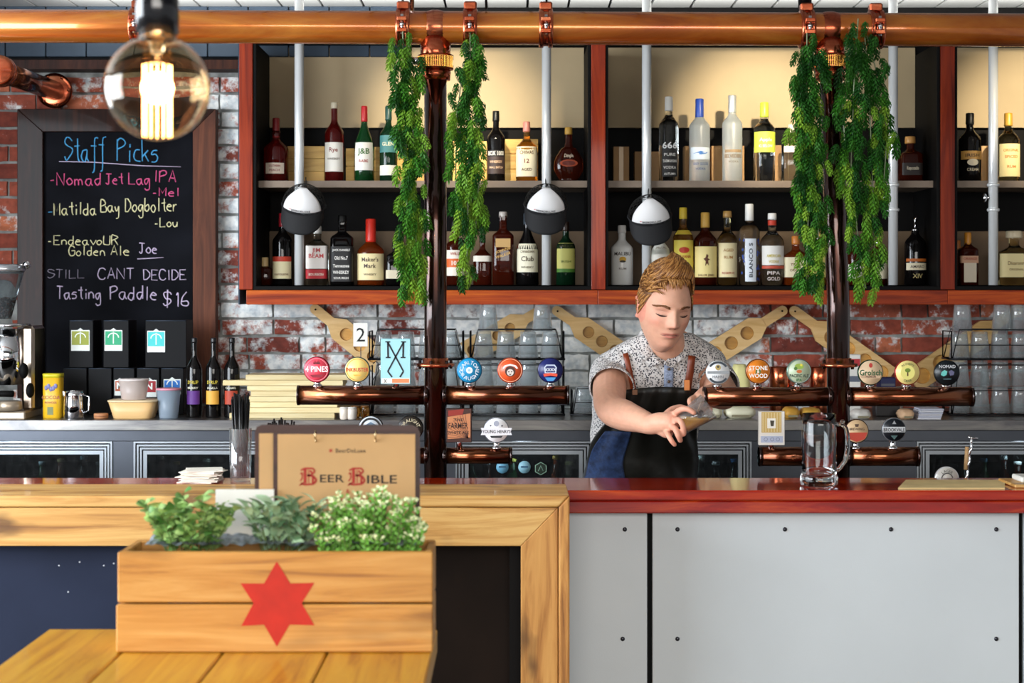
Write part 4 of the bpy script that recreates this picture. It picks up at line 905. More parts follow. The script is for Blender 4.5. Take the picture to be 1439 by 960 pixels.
bottle(741, 32, 300, D, 'long', 'black', '#3c444c', .15, [(343, 383, '#e9e2c6')], [('CANADIAN', 354, 3.5, '#5c4c2c', 20), ('Club', 364, 7, '#4c3c24', 18), ('WHISKY', 376, 3, '#5c4c2c', 18)], 'dark bottle with large cream label under the middle cap')
bottle(795, 27, 312, D, 'round', 'dgreen', '#2c1c14', .14, [(342, 378, '#c8c46c'), (378, 383, '#4c7c2c')], [('JAMESON', 346, 4.5, '#3c3c14', 22), ('IRISH', 368, 3, '#5c6c1c', 14)], 'green bottle with yellow-green label right of the middle cap')
# --- middle bay, upper shelf
bottle(940, 28, 137, U, 'tall', 'clear', '#e9e6de', .16, [(208, 250, '#23211f', .85)], [('666', 206, 9, '#f0f0ee', 21), ('PURE', 219, 4, '#e8e4dc', 16), ('TASMANIAN', 228, 4, '#e8e4dc', 20), ('VODKA', 237, 4, '#e8e4dc', 18), ('AUTUMN', 246, 3, '#e8e4dc', 16)], 'clear bottle with black label, large white number and white cap')
t, Q, R_, H, u = bottle(983, 29, 140, U, 'tall', 'frost', '#2a48a0', .22, [(209, 226, '#dbe6ee', 1.1)], [('GREY GOOSE', 232, 3.5, '#6c84a8', 22), ('VODKA', 239, 3, '#6c84a8', 14)], 'frosted vodka bottle with blue and white neck foil')
blob(t, Q, (U-217)*u, .0095, .75, '#4c84c8', .0024, pts=[(-1, -.2), (-.4, .3), (0, .8), (.5, .2), (1, .3), (.6, -.3), (0, -.6)])
bottle(1029, 28, 135, U, 'tall', 'frost', '#c8cccc', .20, [(212, 216, '#8c7454', .9)], [('BELVEDERE', 221, 5, '#7c6444', 26), ('VODKA', 229, 3, '#8c8474', 14)], 'frosted vodka bottle with silver neck and brown lettering', capmetal=.6)
bottle(1074, 30, 145, U, 'tall', 'clear', '#b4c83c', .18, [(187, 216, '#c8d848', 1.3)], [('Apple', 198, 5, '#f4f4d0', 18), ('42 BELOW', 207, 4, '#f4f4d0', 20)], 'clear bottle with lime green cap and label')
bottle(1112, 26, 176, U, 'square', 'clear', '#c8b8a8', .14, [(207, 216, '#e8e4e0', .8)], [], 'clear square bottle at the left edge of the right-hand garlands')
t, Q, R_, H, u = bottle(1279, 32, 193, U, 'coin', 'damber', '#c89250', .14, [(231, 248, '#241c18', .8)], [('Reposado', 238, 5, '#e0d4b8', 16)], 'squat tequila bottle with round cork stopper beside the jointed tube', capr=1.5)
# --- middle bay, lower shelf
t, Q, R_, H, u = bottle(874, 31, 317, D, 'round', 'white', '#e6e4e0', .12, [], [('MALIBU', 357, 5, '#3c3430', 24), ('RUM', 378, 3, '#8c8478', 10)], 'opaque white rum bottle with a small golden palm sun, left of the bartender\'s head')
blob(t, Q, (D-365)*u, .010, .30, '#d8a82c'); blob(t, Q, (D-368)*u, .004, .26, '#3c3420', .003)
bottle(928, 28, 322, D, 'round', 'clear', '#dcdcd4', .12, [(340, 380, '#ece8dc')], [('SAILORS', 348, 4, '#8c7c5c', 18)], 'bottle with cream label half hidden by the right cap and the bartender\'s hair')
t, Q, R_, H, u = bottle(960, 29, 292, D, 'round', 'gold', '#e8c83c', .14, [(338, 380, '#ecd658'), (324, 330, '#e8cc48')], [('HAVANA', 361, 4, '#a83020', 20), ('CLUB', 374, 4, '#a83020', 14)], 'golden rum bottle with bright yellow cap and label behind the hair')
blob(t, Q, (D-352)*u, .011, .5, '#c43c24')
t, Q, R_, H, u = bottle(991, 33, 299, D, 'round', 'damber', '#e0b050', .20, [(347, 390, '#ecd890')], [('SAILOR JERRY', 387, 3, '#6c3c1c', 24)], 'spiced rum bottle with cream label showing a small dark figure', dy=1)
blob(t, Q, (D-366)*u, .022, .28, '#5c3018', pts=[(0, 1), (.5, .7), (.3, .3), (1, .1), (.4, -.1), (.6, -.9), (.1, -.5), (-.4, -1), (-.3, -.2), (-.9, .2), (-.3, .4)])
bottle(1022, 28, 297, D, 'round', 'pale', '#b08848', .08, [(342, 390, '#e8d8a8')], [('AGED', 352, 4, '#a8783c', 14), ('RUM', 362, 4, '#a8783c', 12), ('RESERVE', 384, 3, '#a83c2c', 18)], 'pale rum bottle with cream label and wooden stopper', capr=1.3)
t, Q, R_, H, u = bottle(1053, 29, 287, D, 'tall', 'clear', '#ecece8', .20, [(336, 396, '#e4e8ee', .55)], [], 'clear bottle with white cap and blue leaf print around a vertical label')
m = MB(True); r = random.Random(4)
for i in range(26):
    a = r.choice((-1, 1)) * r.uniform(.62, 1.35); z = u * r.uniform(4, 66); m.add([Q(a + da, z + dz, .0012) for da, dz in ((0, -.004), (.12, 0), (.05, .008), (-.08, .003))], [(0, 1, 2, 3)])
o = m.build('leaf_print', flat('#2c4ca0', .5), t); o['kind'] = 'stuff'
m = MB(True); m.text('BLANCO S', 5*u, lambda a, b_: Q(-b_/R_, (D-366)*u + a, .0018), width=48*u, bold=.015); m.build('lettering', flat('#202838', .5), t)
bottle(1085, 33, 300, D, 'round', 'clear', '#eceae6', .08, [(346, 373, '#ece8e0'), (374, 378, '#c04c34'), (310, 317, '#c83c24', 1.5)], [('AMERICAN', 360, 4, '#c8b43c', 20), ('VODKA', 368, 4, '#c8b43c', 14), ('PIPA', 384, 5, '#e0d0c8', 18), ('GOLD', 392, 5, '#e0d0c8', 18)], 'broad shouldered bottle with white cap on a red neck band')
bottle(1118, 34, 332, D, 'coin', 'amber', '#c87830', .16, [(362, 390, '#ece0bc')], [('TRIPLE', 372, 3.5, '#7c4c24', 18), ('ORANGE', 380, 3.5, '#7c4c24', 20)], 'squat orange liqueur bottle with cream label left of the right garland', dy=.7)
bottle(1150, 24, 322, D, 'round', 'gold', '#d8b060', .14, [(352, 390, '#dccc6c')], [], 'yellow-labelled bottle hidden among the garlands left of the right post')
bottle(1203, 26, 330, D, 'round', 'damber', '#242424', .14, [(372, 392, '#e6e0d4')], [('COFFEE', 380, 3.5, '#7c2c2c', 16)], 'dark bottle with low white label right of the right post')
bottle(1234, 26, 328, D, 'round', 'damber', '#c0c0c0', .22, [(366, 392, '#e2d8b8')], [], 'bottle with cream label and metal pourer behind the widest garland', pour=True)
bottle(1286, 30, 305, D, 'round', 'black', '#b0b0b0', .22, [(370, 380, '#ece0c0'), (364, 368, '#c06420')], [('AMARO', 375, 4, '#4c3c2c', 20), ('XIV', 388, 6, '#b8a870')], 'dark bottle with metal pourer and cream band left of the right stile', pour=True)
# --- right bay
t, Q, R_, H, u = bottle(1363, 31, 160, U, 'round', 'black', '#1c1a18', .16, [(214, 226, '#c89850')], [('IRISH', 220, 4.5, '#3c2414', 20), ('CREAM', 240, 4, '#e0d0b0', 16)], 'black cream-liqueur bottle with gold arch label at the left of the right bay')
blob(t, Q, (U-230)*u, .012, .5, '#e8dcc0')
bottle(1417, 31, 160, U, 'round', 'pale', '#d8a440', .18, [(204, 250, '#f0dc9c')], [('ORIGINAL', 213, 4, '#c87c2c', 22), ('SPICED', 222, 4, '#c87c2c', 18), ('RUM', 236, 4, '#c87c2c', 12)], 'gold capped bottle with cream and orange label at the right edge, upper shelf', capmetal=.3)
bottle(1346, 20, 338, D, 'square', 'amber', '#c8742c', .2, [], [], 'orange capped bottle squeezed against the right stile', Y=5.96)
bottle(1360, 25, 327, D, 'square', 'damber', '#d89030', .22, [(360, 370, '#d8a888'), (370, 397, '#ece0c8', .6)], [('ORANGE', 364, 3.5, '#a8341c', 18)], 'square orange liqueur bottle with bright orange cap in the right bay')
bottle(1425, 44, 325, D, 'coin', 'pale', '#d8c8a8', .12, [(357, 390, '#ead9a0')], [('Disaronno', 370, 5, '#7c5c2c', 26), ('ORIGINALE', 379, 3, '#7c5c2c', 22)], 'square amaretto bottle with wide cap at the right edge, lower shelf', capr=1.7, dy=.7)

# ---------------------------------------------------------------- boxes and crates on the shelves, behind the bottles
YX = 5.97
def crate(x0, x1, y0, y1, label, mat, rows=3, Y0=YX, Y1=6.03, foot=None, grp='slatted wooden boxes on the upper shelf'):
    zb = foot if foot is not None else PZ(y1, Y0); zt = PZ(y0, Y0); X0, X1 = PX(x0, Y0), PX(x1, Y0)
    t = T('wooden_box', label, 'box', ((X0 + X1) / 2, (Y0 + Y1) / 2, zb), grp)
    MB().bb(X0 + .004, X1 - .004, Y0 + .008, Y1, zb, zt - .004).build('box_core', M_brown if mat is M_pine else M_ycrate, t)
    h = (zt - zb) / rows
    for i in range(rows): MB().cbox(X0, X1, Y0, Y0 + .008, zb + i*h + .0012, zb + (i+1)*h - .0012, .001).build('slat', mat, t)
for (a, b_, y, lb) in ((404, 456, 205, 'yellow slatted wooden box behind the left steel tube'), (486, 498, 208, 'sliver of yellow slatted box between the cream and green bottles'), (526, 596, 206, 'yellow slatted wooden box behind the teal label bottle'), (636, 684, 198, 'yellow slatted wooden box behind the garland'), (708, 756, 195, 'yellow slatted wooden box behind the golden bottle')):
    crate(a, b_, y, 257, lb, M_ycrate, 3 if b_ - a > 20 else 2, foot=1.9418)
M_card = pm('brown_cardboard', '#a07c54', .8, var=(12, .1))
for (a, b_, y, lb) in ((862, 884, 206, 'brown cardboard carton at the left end of the middle upper shelf'), (892, 930, 213, 'brown cardboard carton behind the first steel tube of the middle bay'), (962, 996, 205, 'brown cardboard carton behind the blue capped bottle'), (1000, 1046, 205, 'brown cardboard carton behind the silver necked bottle'), (1088, 1122, 204, 'brown cardboard carton behind the clear square bottle'), (1372, 1394, 205, 'brown cardboard carton in the right bay')):
    X0, X1 = PX(a, YX), PX(b_, YX); z0 = 1.9418; z1 = PZ(y, YX)
    t = T('cardboard_carton', lb, 'box', ((X0+X1)/2, 6.0, z0), 'cardboard cartons on the upper shelf')
    MB().cbox(X0, X1, YX, 6.03, z0, z1, .001).build('carton', M_card, t); MB().bb((X0+X1)/2 - .008, (X0+X1)/2 + .008, YX - .0006, YX, z0, z1 - .001).build('tape', pm('parcel_tape', '#bf9a66', .3), t)

# ================================================================ CHALKBOARD
YQ = 6.02
t = T('chalkboard', 'tall black chalkboard of staff picks in a dark brown timber frame on the brick wall', 'board', (PX(165, YQ), YQ, PZ(540, YQ)))
def q4(x0, x1, y0, y1): return [(x0, y0), (x1, y0), (x1, y1), (x0, y1)]
ybt = 560
for nm, pl in (('frame_board', [(24, 153), (303, 153), (271, 185), (60, 185)]), ('frame_board', [(24, 153), (60, 185), (60, ybt), (24, ybt)]), ('frame_board', [(303, 153), (303, ybt), (271, ybt), (271, 185)])):
    MB().ppx(pl, YQ, YQ, YQ + .055).build(nm, M_brown if pl[2][0] != 271 or pl[0][0] == 24 else wood('brown_frame_lit', ('#44200e', '#66341c', '#82482a'), 2, 8, 12, .75, 0), t, None, .002)  # right board gets a lighter brown for the light falling on it
MB().ppx(q4(60, 271, 185, ybt), YQ, YQ + .02, YQ + .05).build('slate', pm('blackboard', '#121318', .85, var=(5, .5), spec=.1), t)
GL = {'S':"48 39 19 08 17 46 45 34 13 04",'P':"03 09|08 19 39 48 37 06",'N':"03 09 43 49",'J':"09 49|29 24 13 04",'L':"09 03 43",'I':"13 19",'A':"03 29 43|15 35",'M':"03 09 25 49 43",'B':"03 09 29 38 37 06|36 45 44 33 03",
'D':"03 09 29 47 45 23 03",'E':"49 09 03 43|06 36",'G':"48 39 19 07 05 13 33 44 46 26",'T':"09 49|29 23",'C':"48 39 19 07 05 13 33 44",'U':"09 04 13 33 44 49",'R':"03 09 29 48 37 06|26 43",'O':"19 07 05 13 33 45 47 39 19",
't':"29 24 33|07 37",'a':"36 16 05 04 13 23 35|36 34 43",'f':"49 39 28 21 10|07 37",'i':"16 13|18 17",'c':"36 16 05 04 13 33",'k':"09 03|36 04|15 33",'s':"36 16 05 25 34 23 03",'o':"16 05 04 13 23 34 35 26 16",'m':"03 06|05 16 25 23|25 36 45 43",
'd':"36 16 05 04 13 23 35|39 33",'e':"05 35 26 16 05 04 13 33",'g':"36 16 05 04 13 24 36|36 31 20 10 01",'l':"19 13",'y':"06 14 24 36|36 31 20 10",'b':"09 03|05 26 35 34 23 13 04",'r':"06 03|05 16 26",'u':"06 04 13 23 35|36 33",'n':"06 03|05 16 26 35 33",
'v':"06 23 46",'1':"28 39 33",'6':"39 17 04 13 33 44 35 15 05",'$':"48 39 19 08 16 36 45 34 13 04|2a 22",'-':"05 25"}
WD = {'I': 3, 'i': 3, 'l': 3, 'm': 6, 'N': 5.4, 'M': 5.6, 'T': 5, '-': 3.6, ' ': 3.0, 't': 4, 'c': 4, 's': 4.2, 'r': 3.6, '1': 4.5, 'd': 4.8, 'a': 5}
def chalk(st, x0, x1, base, cap, col, wpx=1.5, smallcaps=False, jit=.16, slope=0):
    """hand drawn chalk strokes; st fits between pixel columns x0..x1 on baseline row base"""
    r = random.Random(st); tot = sum(WD.get(c, 5.2 if c.isupper() else 4.5) * 1.0 for c in st) - 1; k = (x1 - x0) / tot; m = MB(); cx = 0; hs = cap / 6
    for ch in st:
        if ch in GL:
            jy = r.uniform(-.25, .25)
            for seg_ in GL[ch].split('|'):
                pp = [(int(p[0]) + r.uniform(-jit, jit), int(p[1], 16) - 3 + r.uniform(-jit, jit)) for p in seg_.split()]
                if len(pp) > 2:
                    sm_ = [pp[0]]
                    for i in range(len(pp) - 1):
                        p0, p1, p2, p3 = pp[max(i-1, 0)], pp[i], pp[i+1], pp[min(i+2, len(pp)-1)]
                        for q in (.33, .66, 1): sm_.append(tuple(.5*((2*p1[j]) + (p2[j]-p0[j])*q + (2*p0[j]-5*p1[j]+4*p2[j]-p3[j])*q*q + (3*p1[j]-p0[j]-3*p2[j]+p3[j])*q**3) for j in (0, 1)))
                    if ch not in 'NMALEITDVvk': pp = sm_
                pts_ = [(PX(x0 + (cx + a) * k, YQ + .02), YQ + .0195, PZ(base - (b_ + jy) * hs + slope * (cx + a) * k, YQ + .02)) for a, b_ in pp]
                m.tube(pts_, [wpx / 2 * .00262 * r.uniform(.8, 1.15) for _ in pts_], 5, True)
        cx += WD.get(ch, 5.2 if ch.isupper() else 4.5)
    o = m.build('chalk_writing', pm('chalk_' + col.strip('#'), col, .95), t); o['kind'] = 'stuff'
BL, PK, YE, LI = '#4da3d8', '#d8588a', '#e2dcac', '#cdbcd8'
chalk('Staff', 91, 148, 226, 32, BL, 2.0); chalk('Picks', 165, 222, 226, 30, BL, 2.0)
chalk('-Nomad', 71, 143, 260, 17, PK, 1.9); chalk('Jet', 149, 173, 259, 15, PK, 1.9); chalk('Lag', 181, 211, 259, 16, PK, 1.9); chalk('IPA', 217, 248, 256, 16, PK, 1.9); chalk('-Mel', 215, 253, 276, 12, PK, 1.8)
chalk('-', 68, 75, 302, 12, BL, 1.6); chalk('Matilda', 76, 135, 302, 17, YE, 1.8); chalk('Bay', 142, 168, 298, 17, YE, 1.8); chalk('Dogbolter', 176, 249, 297, 18, YE, 1.8); chalk('-Lou', 218, 250, 319, 13, YE, 1.8)
chalk('-EndeavoUR', 68, 166, 344, 13, YE, 1.6); chalk('Golden', 97, 148, 359, 13, YE, 1.6); chalk('Ale', 156, 182, 359, 14, YE, 1.6); chalk('Joe', 196, 221, 356, 14, LI, 1.8)
chalk('STILL', 67, 119, 391, 12, '#8c8494', 1.3); chalk('CANT', 138, 188, 392, 15, LI, 1.7); chalk('DECIDE', 202, 262, 393, 14, LI, 1.7)
chalk('Tasting', 80, 142, 420, 17, LI, 1.9); chalk('Paddle', 155, 221, 421, 19, LI, 1.9); chalk('$16', 230, 264, 430, 19, LI, 1.9)
m = MB(); y_ = YQ + .0195
for (pts_, c) in (([(83, 227), (130, 228), (200, 233), (254, 234.5)], LI), ([(193, 364), (230, 362)], LI)):
    MB().tube([(PX(a, y_), y_, PZ(b_, y_)) for a, b_ in pts_], .0018, 5).build('chalk_underline', pm('chalk_' + c.strip('#'), c, .95), t)

# wall pipe with copper flange, upper left
t = T('wall_pipe', 'bare copper pipe with round wall flange in the top left corner', 'pipe', (PX(80, 6), 6.0, PZ(128, 6.0)))
A, B_ = at(0, 100, 5.2), at(78, 128, 6.04)
MB().tube([A, B_], .036, 24).build('pipe', M_bronzex, t)
MB().lathe([(.06, 0), (.065, .006), (.065, .018), (.05, .024)], (B_.x, 6.04, B_.z), 28, 'y').build('wall_flange', M_copper, t)
d = (B_ - A).normalized(); rq = d.to_track_quat('Z', 'Y').to_matrix()
MB().lathe([(.038, -.026), (.050, -.022), (.050, -.008), (.043, -.004), (.043, .004), (.050, .008), (.050, .022), (.038, .026)], A, 28, rot=rq).build('pipe_coupling', M_copper, t)
for a in range(6):
    p = Vector((B_.x + .054*cos(a), 6.03, B_.z + .054*sin(a))); MB().tube([p, p + Vector((0, -.018, 0))], .005, 6).build('bolt', M_copper, t)

# ================================================================ BACK BAR BENCH AND FRIDGES
bn = T('back_bench', 'stainless steel back bench along the brick wall carrying glasses and bottles', 'counter', (0, 5.8, .3))
ZB = 1.119
MB().cbox(-2.4, 2.4, 5.5, 6.07, ZB - .036, ZB, .002).build('worktop', M_steel, bn)
MB().bb(-2.4, 2.4, 5.52, 5.54, ZB - .072, ZB - .037).build('apron_panel', pm('dark_steel_band', '#5c6068', .35, 1.0, var=(3, .2)), bn)
MB().bb(-2.4, 2.4, 6.05, 6.07, .05, ZB - .04).build('back_panel', M_black, bn)
MB().bb(-2.4, 2.4, 5.54, 6.05, .05, .1).build('plinth', M_black, bn)
zD = ZB - .074
def fridge(x0, x1, label, stickers=False):
    Y = 5.52; X0, X1 = PX(x0, Y), PX(x1, Y)
    t = T('bar_fridge', label, 'fridge', ((X0+X1)/2, 5.75, .1), 'glass fronted bar fridges')
    MB().bb(X0, X0 + .012, 5.53, 6.04, .101, zD - .004).build('side_wall', M_black, t); MB().bb(X1 - .012, X1, 5.53, 6.04, .101, zD - .004).build('side_wall', M_black, t)
    MB().bb(X0 + .012, X1 - .012, 5.54, 6.0, .45, .458).build('wire_shelf', M_steel, t); MB().bb(X0 + .012, X1 - .012, 5.54, 6.0, .80, .806).build('wire_shelf', M_steel, t)
    dr = MB(); fr = []
    for i, (o_, w_) in enumerate(((0, .006), (.0105, .006), (.021, .006), (.0315, .0125))):
        a, b_, zb, zt = X0 + o_, X1 - o_, .12 + o_, zD - o_; y = Y - .004 + .002*i
        for (p, q, r0, r1) in ((a, b_, zt - w_, zt), (a, b_, zb, zb + w_), (a, a + w_, zb + w_, zt - w_), (b_ - w_, b_, zb + w_, zt - w_)): dr.bb(p, q, y, y + .018, r0, r1)
    d_ = dr.build('door_frame', M_alu, t)
    gk = MB(); a, b_, zb, zt, w_ = X0, X1, .12, zD, .04
    for (p, q, r0, r1) in ((a, b_, zt - w_, zt), (a, b_, zb, zb + w_), (a, a + w_, zb + w_, zt - w_), (b_ - w_, b_, zb + w_, zt - w_)): gk.bb(p, q, Y + .004, Y + .0125, r0, r1)
    gk.build('ridge_gap_backing', M_black, d_)  # black ring behind the frame, paints the gaps between ridges dark
    l = bpy.data.lights.new('fridge_light', 'POINT'); l.energy = 1.6; l.color = (.85, .95, 1); l.shadow_soft_size = .04; lo = bpy.data.objects.new('fridge_light', l); COL.objects.link(lo); lo.parent = t; lo.location = (0, -.12, zD - .16)
    MB().bb(X0 + .003, X1 - .003, Y + .01, Y + .016, .125, zD - .004).bb(X0, X0, Y, Y, .2, .2).build('door_seal', M_black, d_) if False else None
    MB().bb(X0 + .04, X1 - .04, Y + .006, Y + .010, .16, zD - .04).build('glass_pane', M_pane, t)
    return X0, X1
for (a, b_) in ((158.5, 187.5), (560.5, 639.5), (832.5, 851.5), (1056.5, 1287.5)): MB().bb(PX(a, 5.52), PX(b_, 5.52), 5.522, 5.54, .1, zD).build('divider_panel', MC['dark_steel_band'], bn)
fr1 = fridge(-140, 158, 'bar fridge under the coffee grinder at the left edge'); fr2 = fridge(188, 560, 'bar fridge under the syrup bottles, behind the straws')
fr3 = fridge(640, 832, 'bar fridge with round stickers left of the bartender'); fr4 = fridge(852, 1056, 'bar fridge just right of the bartender\'s apron'); fr5 = fridge(1288, 1620, 'bar fridge at the right edge behind the corkscrew')
Yf = 5.515
for (px, c, nm) in ((706, '#6aa4c0', 'pale blue'), (737, '#8ab8c8', 'light blue')):
    x, z = PX(px, Yf), PZ(657, Yf); t = tag(MB().lathe([(.021, 0), (.021, .0008)], (x, Yf + .009, z), 20, 'y').build('sticker', flat(c, .4)), f'round {nm} sticker on the fridge glass left of the bartender', 'sticker', 'fridge door stickers')
    MB().bb(x - .012, x + .012, Yf + .0075, Yf + .0085, z - .002, z + .004).build('print', flat('#2c5470', .4), t)
x, z = PX(760, Yf), PZ(659, Yf); t = tag(MB().prism([(x + .023*cos(a*pi/3+pi/6), z + .023*sin(a*pi/3+pi/6)) for a in range(6)], Yf + .009, Yf + .0098).build('sticker', flat('#16281c', .4)), 'hexagonal dark green sticker on the fridge glass', 'sticker', 'fridge door stickers')
m = MB(); m.tube([(x + .021*cos(a*pi/3+pi/6), Yf + .0085, z + .021*sin(a*pi/3+pi/6)) for a in range(7)], .001, 5); m.tube([(x - .008, Yf + .0085, z - .008), (x, Yf + .0085, z + .010), (x + .008, Yf + .0085, z - .008)], .001, 5); m.build('print', flat('#a8d0b8', .4), t)
# bottles inside the fridges: tops show above the bar
fb = [(60, 'green', '#8c9ca4'), (86, 'amber', '#c8b070'), (118, 'clear', '#a8d0e0'), (140, 'green', '#b8c0c0'), (205, 'green', '#98b048'), (226, 'amber', '#d8d4c8'), (248, 'damber', '#c8a060'), (290, 'green', '#c0c8c0'),
      (662, 'green', '#b0a850'), (684, 'damber', '#d0d4d8'), (720, 'green', '#a8a040'), (782, 'amber', '#c8a048'), (800, 'green', '#98a848'), (868, 'damber', '#b8b8b8'), (985, 'clear', '#d8dcdc'), (1006, 'clear', '#f0f0f0'), (1032, 'clear', '#3c78b8'), (1320, 'damber', '#2c4c3c'), (1352, 'damber', '#8c4030'), (1382, 'green', '#3c6c8c'), (1410, 'damber', '#d8dce0'), (1430, 'damber', '#e8e8e8')]
for i, (px, g, c) in enumerate(fb):
    Yv = 5.66; z0 = .8062; 
    side = 'left edge' if px < 160 else 'syrup bottle' if px < 300 else 'stickered' if px < 835 else 'apron side' if px < 1060 else 'right edge'
    n_ = [q[0] for q in fb if (q[0] < 160, 160 <= q[0] < 300, 300 <= q[0] < 835, 835 <= q[0] < 1060, q[0] >= 1060) == (px < 160, 160 <= px < 300, 300 <= px < 835, 835 <= px < 1060, px >= 1060)].index(px)
    tt = bottle(px, 20 if g != 'clear' else 24, 660, 660 + .01, 'long', g, c, .12, [], [], f'{ordi(n_)} drink bottle from the left inside the {side} fridge', Y=Yv, group='bottles inside the bar fridges', seg=14) if False else None
    H = .155 + .02 * ((i * 7) % 3) / 2; x = PX(px, Yv)
    t = T('bottle', f'{ordi(n_)} drink bottle from the left inside the {side} fridge', 'bottle', (x, Yv, z0), 'bottles inside the bar fridges')
    MB(True).lathe([(.024, 0), (.025, .003), (.025, H*.55), (.012, H*.75), (.011, H*.95)], seg=14).build('glass_body', G[g], t); MB(True).lathe([(.0135, H*.94), (.0135, H), (.011, H + .002)], seg=12).build('cap', flat(c, .35), t)
    MB(True).grid(lambda a, b_: ((.0255)*cos(-pi/2 - 1.1 + 2.2*a), .0255*sin(-pi/2 - 1.1 + 2.2*a), H*(.12 + .34*b_)), 10, 2).build('label', flat(c, .5), t)
# ================================================================ GLASSES AND WIRE RACKS ON THE BENCH
YG_ = 5.72
def tumbler_mesh(h, rb, rt, th=.0022, base=.008, up=False, seg=18):
    pr = [(rb*.93, 0), (rb, .003), (rt, h), (rt - th, h), (rb - th, base + .002), (rb*.4, base), (.0005, base)]
    m = MB(True).lathe(pr if not up else [(r, h - z) for r, z in pr][::-1], (0, 0, 0), seg, capt=up, capb=not up)
    return m
gm = mesh_of(tumbler_mesh(.092, .027, .036, up=True), 'glass_wall', M_thin)
gt = mesh_of(tumbler_mesh(.118, .029, .037, up=True), 'glass_wall', M_thin)
def glass(x, Y, z, label, group, tall=False, me=None):
    o = bpy.data.objects.new('drinking_glass', me or (gt if tall else gm)); COL.objects.link(o); o.location = (x, Y, z); tag(o, label, 'glass', group); return o
def rack(x0, x1, ybase, ytop, label, Y=YG_):
    X0, X1, zb, zt = PX(x0, Y), PX(x1, Y), PZ(ybase, Y), PZ(ytop, Y); Y0, Y1 = Y - .055, Y + .06; s = min(.03, (X1 - X0) * .14)
    t = T('wire_rack', label, 'rack', ((X0+X1)/2, Y, zb), 'black wire glass racks')
    for y in (Y0, Y1):
        m = MB()
        m.tube([(X0 + .006, y, zb + .006), (X0 + s, y, zt), (X1 - s, y, zt), (X1 - .006, y, zb + .006)], .0022, 6)
        m.tube([(X0 + .012, y, (zb+zt)/2), (X1 - .012, y, (zb+zt)/2)], .0016, 6); m.build('wire_side', M_wire, t)
    for x in (X0 + .003, X1 - .003): MB().tube([(x, Y0, zb + .006), (x, Y0, zt - .006), (x, Y1, zt - .006), (x, Y1, zb + .006)], .0025, 6).build('wire_end', M_wire, t)
    m = MB(); m.tube([(X0, Y0, zb + .005), (X1, Y0, zb + .005), (X1, Y1, zb + .005), (X0, Y1, zb + .005), (X0, Y0, zb + .005)], .004, 6)
    k = int((X1 - X0) / .022)
    for i in range(1, k): x = X0 + (X1 - X0) * i / k; m.tube([(x, Y0, zb + .004), (x, Y1, zb + .004)], .0015, 4)
    m.build('base_grid', M_wire, t)
    return zb + .007
zb_top = PZ(508, YG_)
def layer(x0, x1, n, z, desc, grp, tall=False, dy=0.0):
    for i in range(n):
        px = x0 + (x1 - x0) * (i + .5) / n; glass(PX(px, YG_ + dy), YG_ + dy, z, f'upturned glass, {ordi(i)} from left, {desc}', grp, tall)
zt_ = ZB + .0005
def stackrack(x0, x1, n, nm, top=()):
    rack(x0, x1, HZ + (EZ - ZB) * F / YG_, 512, f'lower black wire rack, {nm}')
    z = ZB + .008; layer(x0 + 4, x1 - 4, n, z, f'bottom row, {nm}', 'glasses in the ' + nm); layer(x0 + 4, x1 - 4, n, z + .0935, f'second row, {nm}', 'glasses in the ' + nm)
    zz2 = rack(x0, x1, 506, 463, f'upper black wire rack, {nm}')
    layer(x0 + 4, x1 - 4, n, PZ(506, YG_) + .008, f'upper rack, {nm}', 'glasses in the ' + nm)
    for j, px in enumerate(top): glass(PX(px, YG_), YG_, PZ(506, YG_) + .008 + .093, f'upturned glass, {ordi(j)} from left, on top of the {nm}', 'glasses in the ' + nm)
stackrack(520, 652, 4, 'rack stack behind the left post'); stackrack(660, 793, 4, 'rack stack behind the orange badge', (686, 762))
stackrack(1330, 1480, 5, 'rack stack at the right edge', (1352, 1408, 1432))
rack(802, 862, HZ + (EZ - ZB) * F / YG_, 545, 'small black wire rack left of the bartender'); layer(806, 860, 2, ZB + .008, 'small rack left of the bartender', 'glasses in the small rack')

